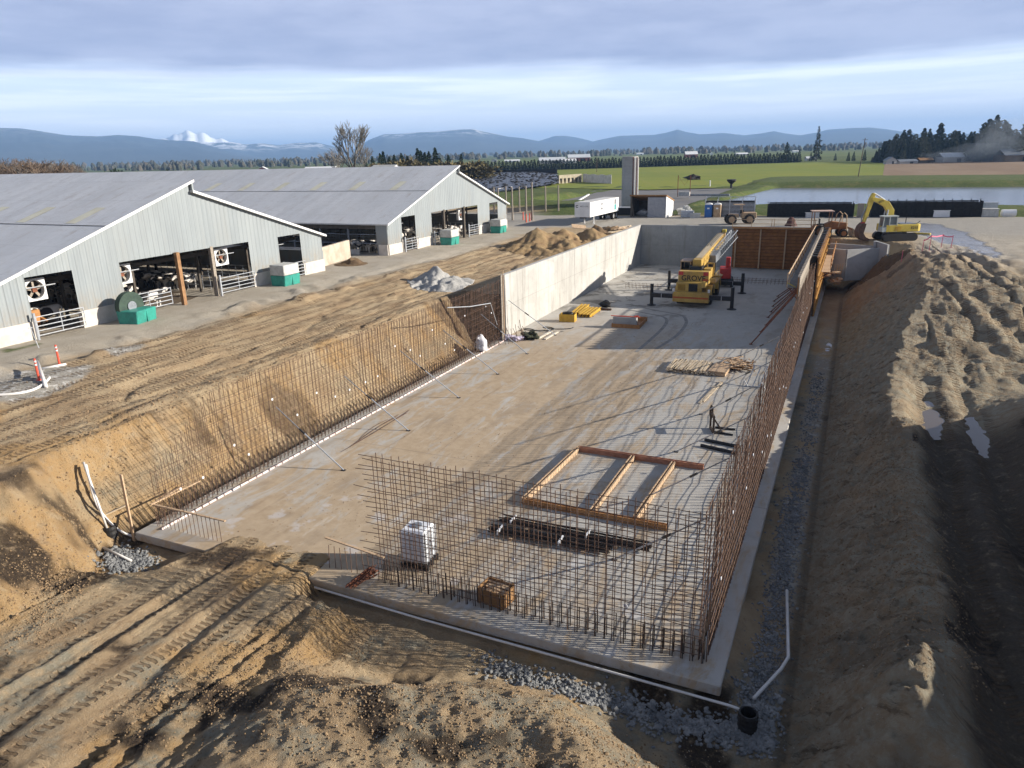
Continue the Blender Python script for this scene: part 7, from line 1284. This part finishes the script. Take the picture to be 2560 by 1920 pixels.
# ---------------------------------------------------------------- hills
def hill(name, px, D, mat, seed, depth=.35, jag=.06):
    us = np.arange(px[0][0], px[-1][0]+1, 6.0); vsx = np.interp(us, [p[0] for p in px], [p[1] for p in px]); rows = 26; V = np.zeros((rows, len(us), 3))
    for i, u in enumerate(us):
        p = hz(u, D); d_ = Vector((p.x-CAM.x, p.y-CAM.y, 0)).normalized(); H_ = max(15+(HORROW(u)-vsx[i])/FPX*D-4.3, 2)
        for j in range(rows):
            f = j/(rows-1); q = (f-.62)/.62 if f < .62 else (f-.62)/.38; dist_ = D*(1+depth*q*(1 if q < 0 else .6)); prof = (1-abs(q))**.85 if q < 0 else 1-q**1.3; V[j, i] = (CAM.x+d_.x*dist_, CAM.y+d_.y*dist_, 4+H_*prof)
    n_ = fbm(V[..., 0]/(D*.035), V[..., 1]/(D*.035), 5, seed, .55); n2_ = np.abs(fbm(V[..., 0]/(D*.016), V[..., 1]/(D*.016), 3, seed+9)); f = np.linspace(0, 1, rows)[:, None]; mask = np.where(f < .55, 1.0, np.where(f < .66, jag, 1.0)); Hm = V[..., 2].max(); V[..., 2] = np.maximum(V[..., 2]+mask*(n_*.30-n2_*.25)*V[..., 2]*.55, 1); nU = len(us)
    m_ = MB(); m_.add(V.reshape(-1, 3).tolist(), [(j*nU+i, j*nU+i+1, (j+1)*nU+i+1, (j+1)*nU+i) for j in range(rows-1) for i in range(nU-1)]); o = m_.build(name, mat, smooth=True); o['kind'] = 'structure'
def hill_mat(name, snow=0., z0=200, z1=320, full=False):
    b = NB(name); xs = b.xyz(); n = b.noise(.0016, 6, .7); m = b.noise(.006, 6, .7); c = b.mix(b.ramp(n, .35, .65), (.022, .032, .036), (.042, .050, .048)); c = b.mix(b.ramp(m, .55, .75, 0, .5), c, (.10, .09, .06))  # forest colour nudged towards blue, adding distance haze to the surface
    k = b.math('MULTIPLY', b.ramp(xs[2], z0, z1), b.ramp(m, .46, .58) if not full else b.ramp(m, .18, .34)); c = b.mix(b.math('MULTIPLY', k, snow), c, (.92, .93, .95)); return b.fin(c, .9, None)
hill('mountain', [(385, 384), (408, 355), (428, 353), (436, 350), (446, 342), (454, 343), (464, 338), (470, 339), (477, 333), (484, 336), (492, 341), (500, 345), (508, 341), (518, 340), (527, 345), (535, 351), (550, 355), (561, 351), (582, 362), (640, 380)], 9500, hill_mat('snow_peak', 1., 10, 40, True), 501, .10, .45)
hill('snow_hills', [(440, 385), (495, 362), (540, 363), (583, 361), (620, 366), (661, 363), (700, 367), (741, 362), (778, 361), (794, 360), (836, 369), (870, 372), (960, 385), (1050, 395)], 8200, hill_mat('snowy_hill', .95, 60, 170), 511, .2)
hill('blue_hills', [(-300, 352), (-100, 345), (0, 342), (72, 342), (116, 346), (179, 353), (260, 354), (307, 350), (356, 352), (405, 358), (492, 361), (521, 369), (564, 378), (608, 386), (640, 392), (720, 402), (860, 410)], 6800, hill_mat('forested_hill', .10, 180, 260), 521, .35)
hill('blue_hills', [(820, 405), (880, 378), (903, 367), (928, 353), (964, 341), (997, 340), (1046, 336), (1099, 334), (1135, 330), (1184, 328), (1225, 336), (1270, 345), (1310, 349), (1351, 356), (1420, 362), (1500, 368), (1620, 372), (1750, 378)], 7800, hill_mat('dusted_hill', .62, 150, 225), 531, .3)
hill('blue_hills', [(1300, 372), (1340, 357), (1388, 343), (1416, 343), (1453, 349), (1490, 358), (1540, 366), (1620, 372)], 9000, hill_mat('dusted_hill_far', .5, 150, 240), 541, .2)
hill('blue_hills', [(1380, 376), (1440, 366), (1500, 352), (1548, 343), (1634, 341), (1665, 336), (1692, 329), (1715, 335), (1749, 340), (1807, 337), (1859, 342), (1900, 338), (1931, 333), (1960, 338), (1998, 342), (2040, 336), (2065, 330), (2123, 327), (2171, 326), (2214, 330), (2300, 340), (2450, 338), (2700, 345), (2900, 352)], 8600, hill_mat('plain_hill', .0), 551, .3)
# ---------------------------------------------------------------- air
m_ = MB(); m_.box((0, 8200, 205), (29000, 18400, 440)); hzm = bpy.data.materials.new('haze_air'); hzm.use_nodes = True; ht = hzm.node_tree; ht.nodes.clear(); vp = ht.nodes.new('ShaderNodeVolumePrincipled'); vp.inputs['Color'].default_value = (.34, .585, 1.0, 1); vp.inputs['Density'].default_value = 1.35e-4; vp.inputs['Anisotropy'].default_value = .0; oo = ht.nodes.new('ShaderNodeOutputMaterial'); ht.links.new(vp.outputs[0], oo.inputs['Volume'])
o = m_.build('haze', hzm); o['kind'] = 'stuff'
def smoke_puff(u, v, dist_, sz, seed, dens, label):
    p = hz(u, dist_); z = 15+(HORROW(u)-v)/FPX*dist_; m_ = MB(); m_.blob((0, 0, 0), sz, seed, .25, 3); sm_ = bpy.data.materials.new('smoke_air'); sm_.use_nodes = True; nt_ = sm_.node_tree; nt_.nodes.clear(); v_ = nt_.nodes.new('ShaderNodeVolumePrincipled'); v_.inputs['Color'].default_value = (.62, .70, .80, 1); v_.inputs['Density'].default_value = dens; o_ = nt_.nodes.new('ShaderNodeOutputMaterial'); nt_.links.new(v_.outputs[0], o_.inputs['Volume'])
    o = m_.build('smoke', sm_, smooth=True); o.location = (p.x, p.y, z); tag(o, label, 'smoke', None, 'stuff')
smoke_puff(2440, 385, 452, (40, 16, 12), 3, .022, 'low bluish smoke drifting in front of the right wood'); smoke_puff(2530, 352, 455, (34, 14, 26), 5, .016, 'rising grey smoke at the right edge before the wood'); smoke_puff(2490, 372, 448, (26, 12, 18), 7, .020, 'blue smoke puff between the white-roofed barn and the brown barn')
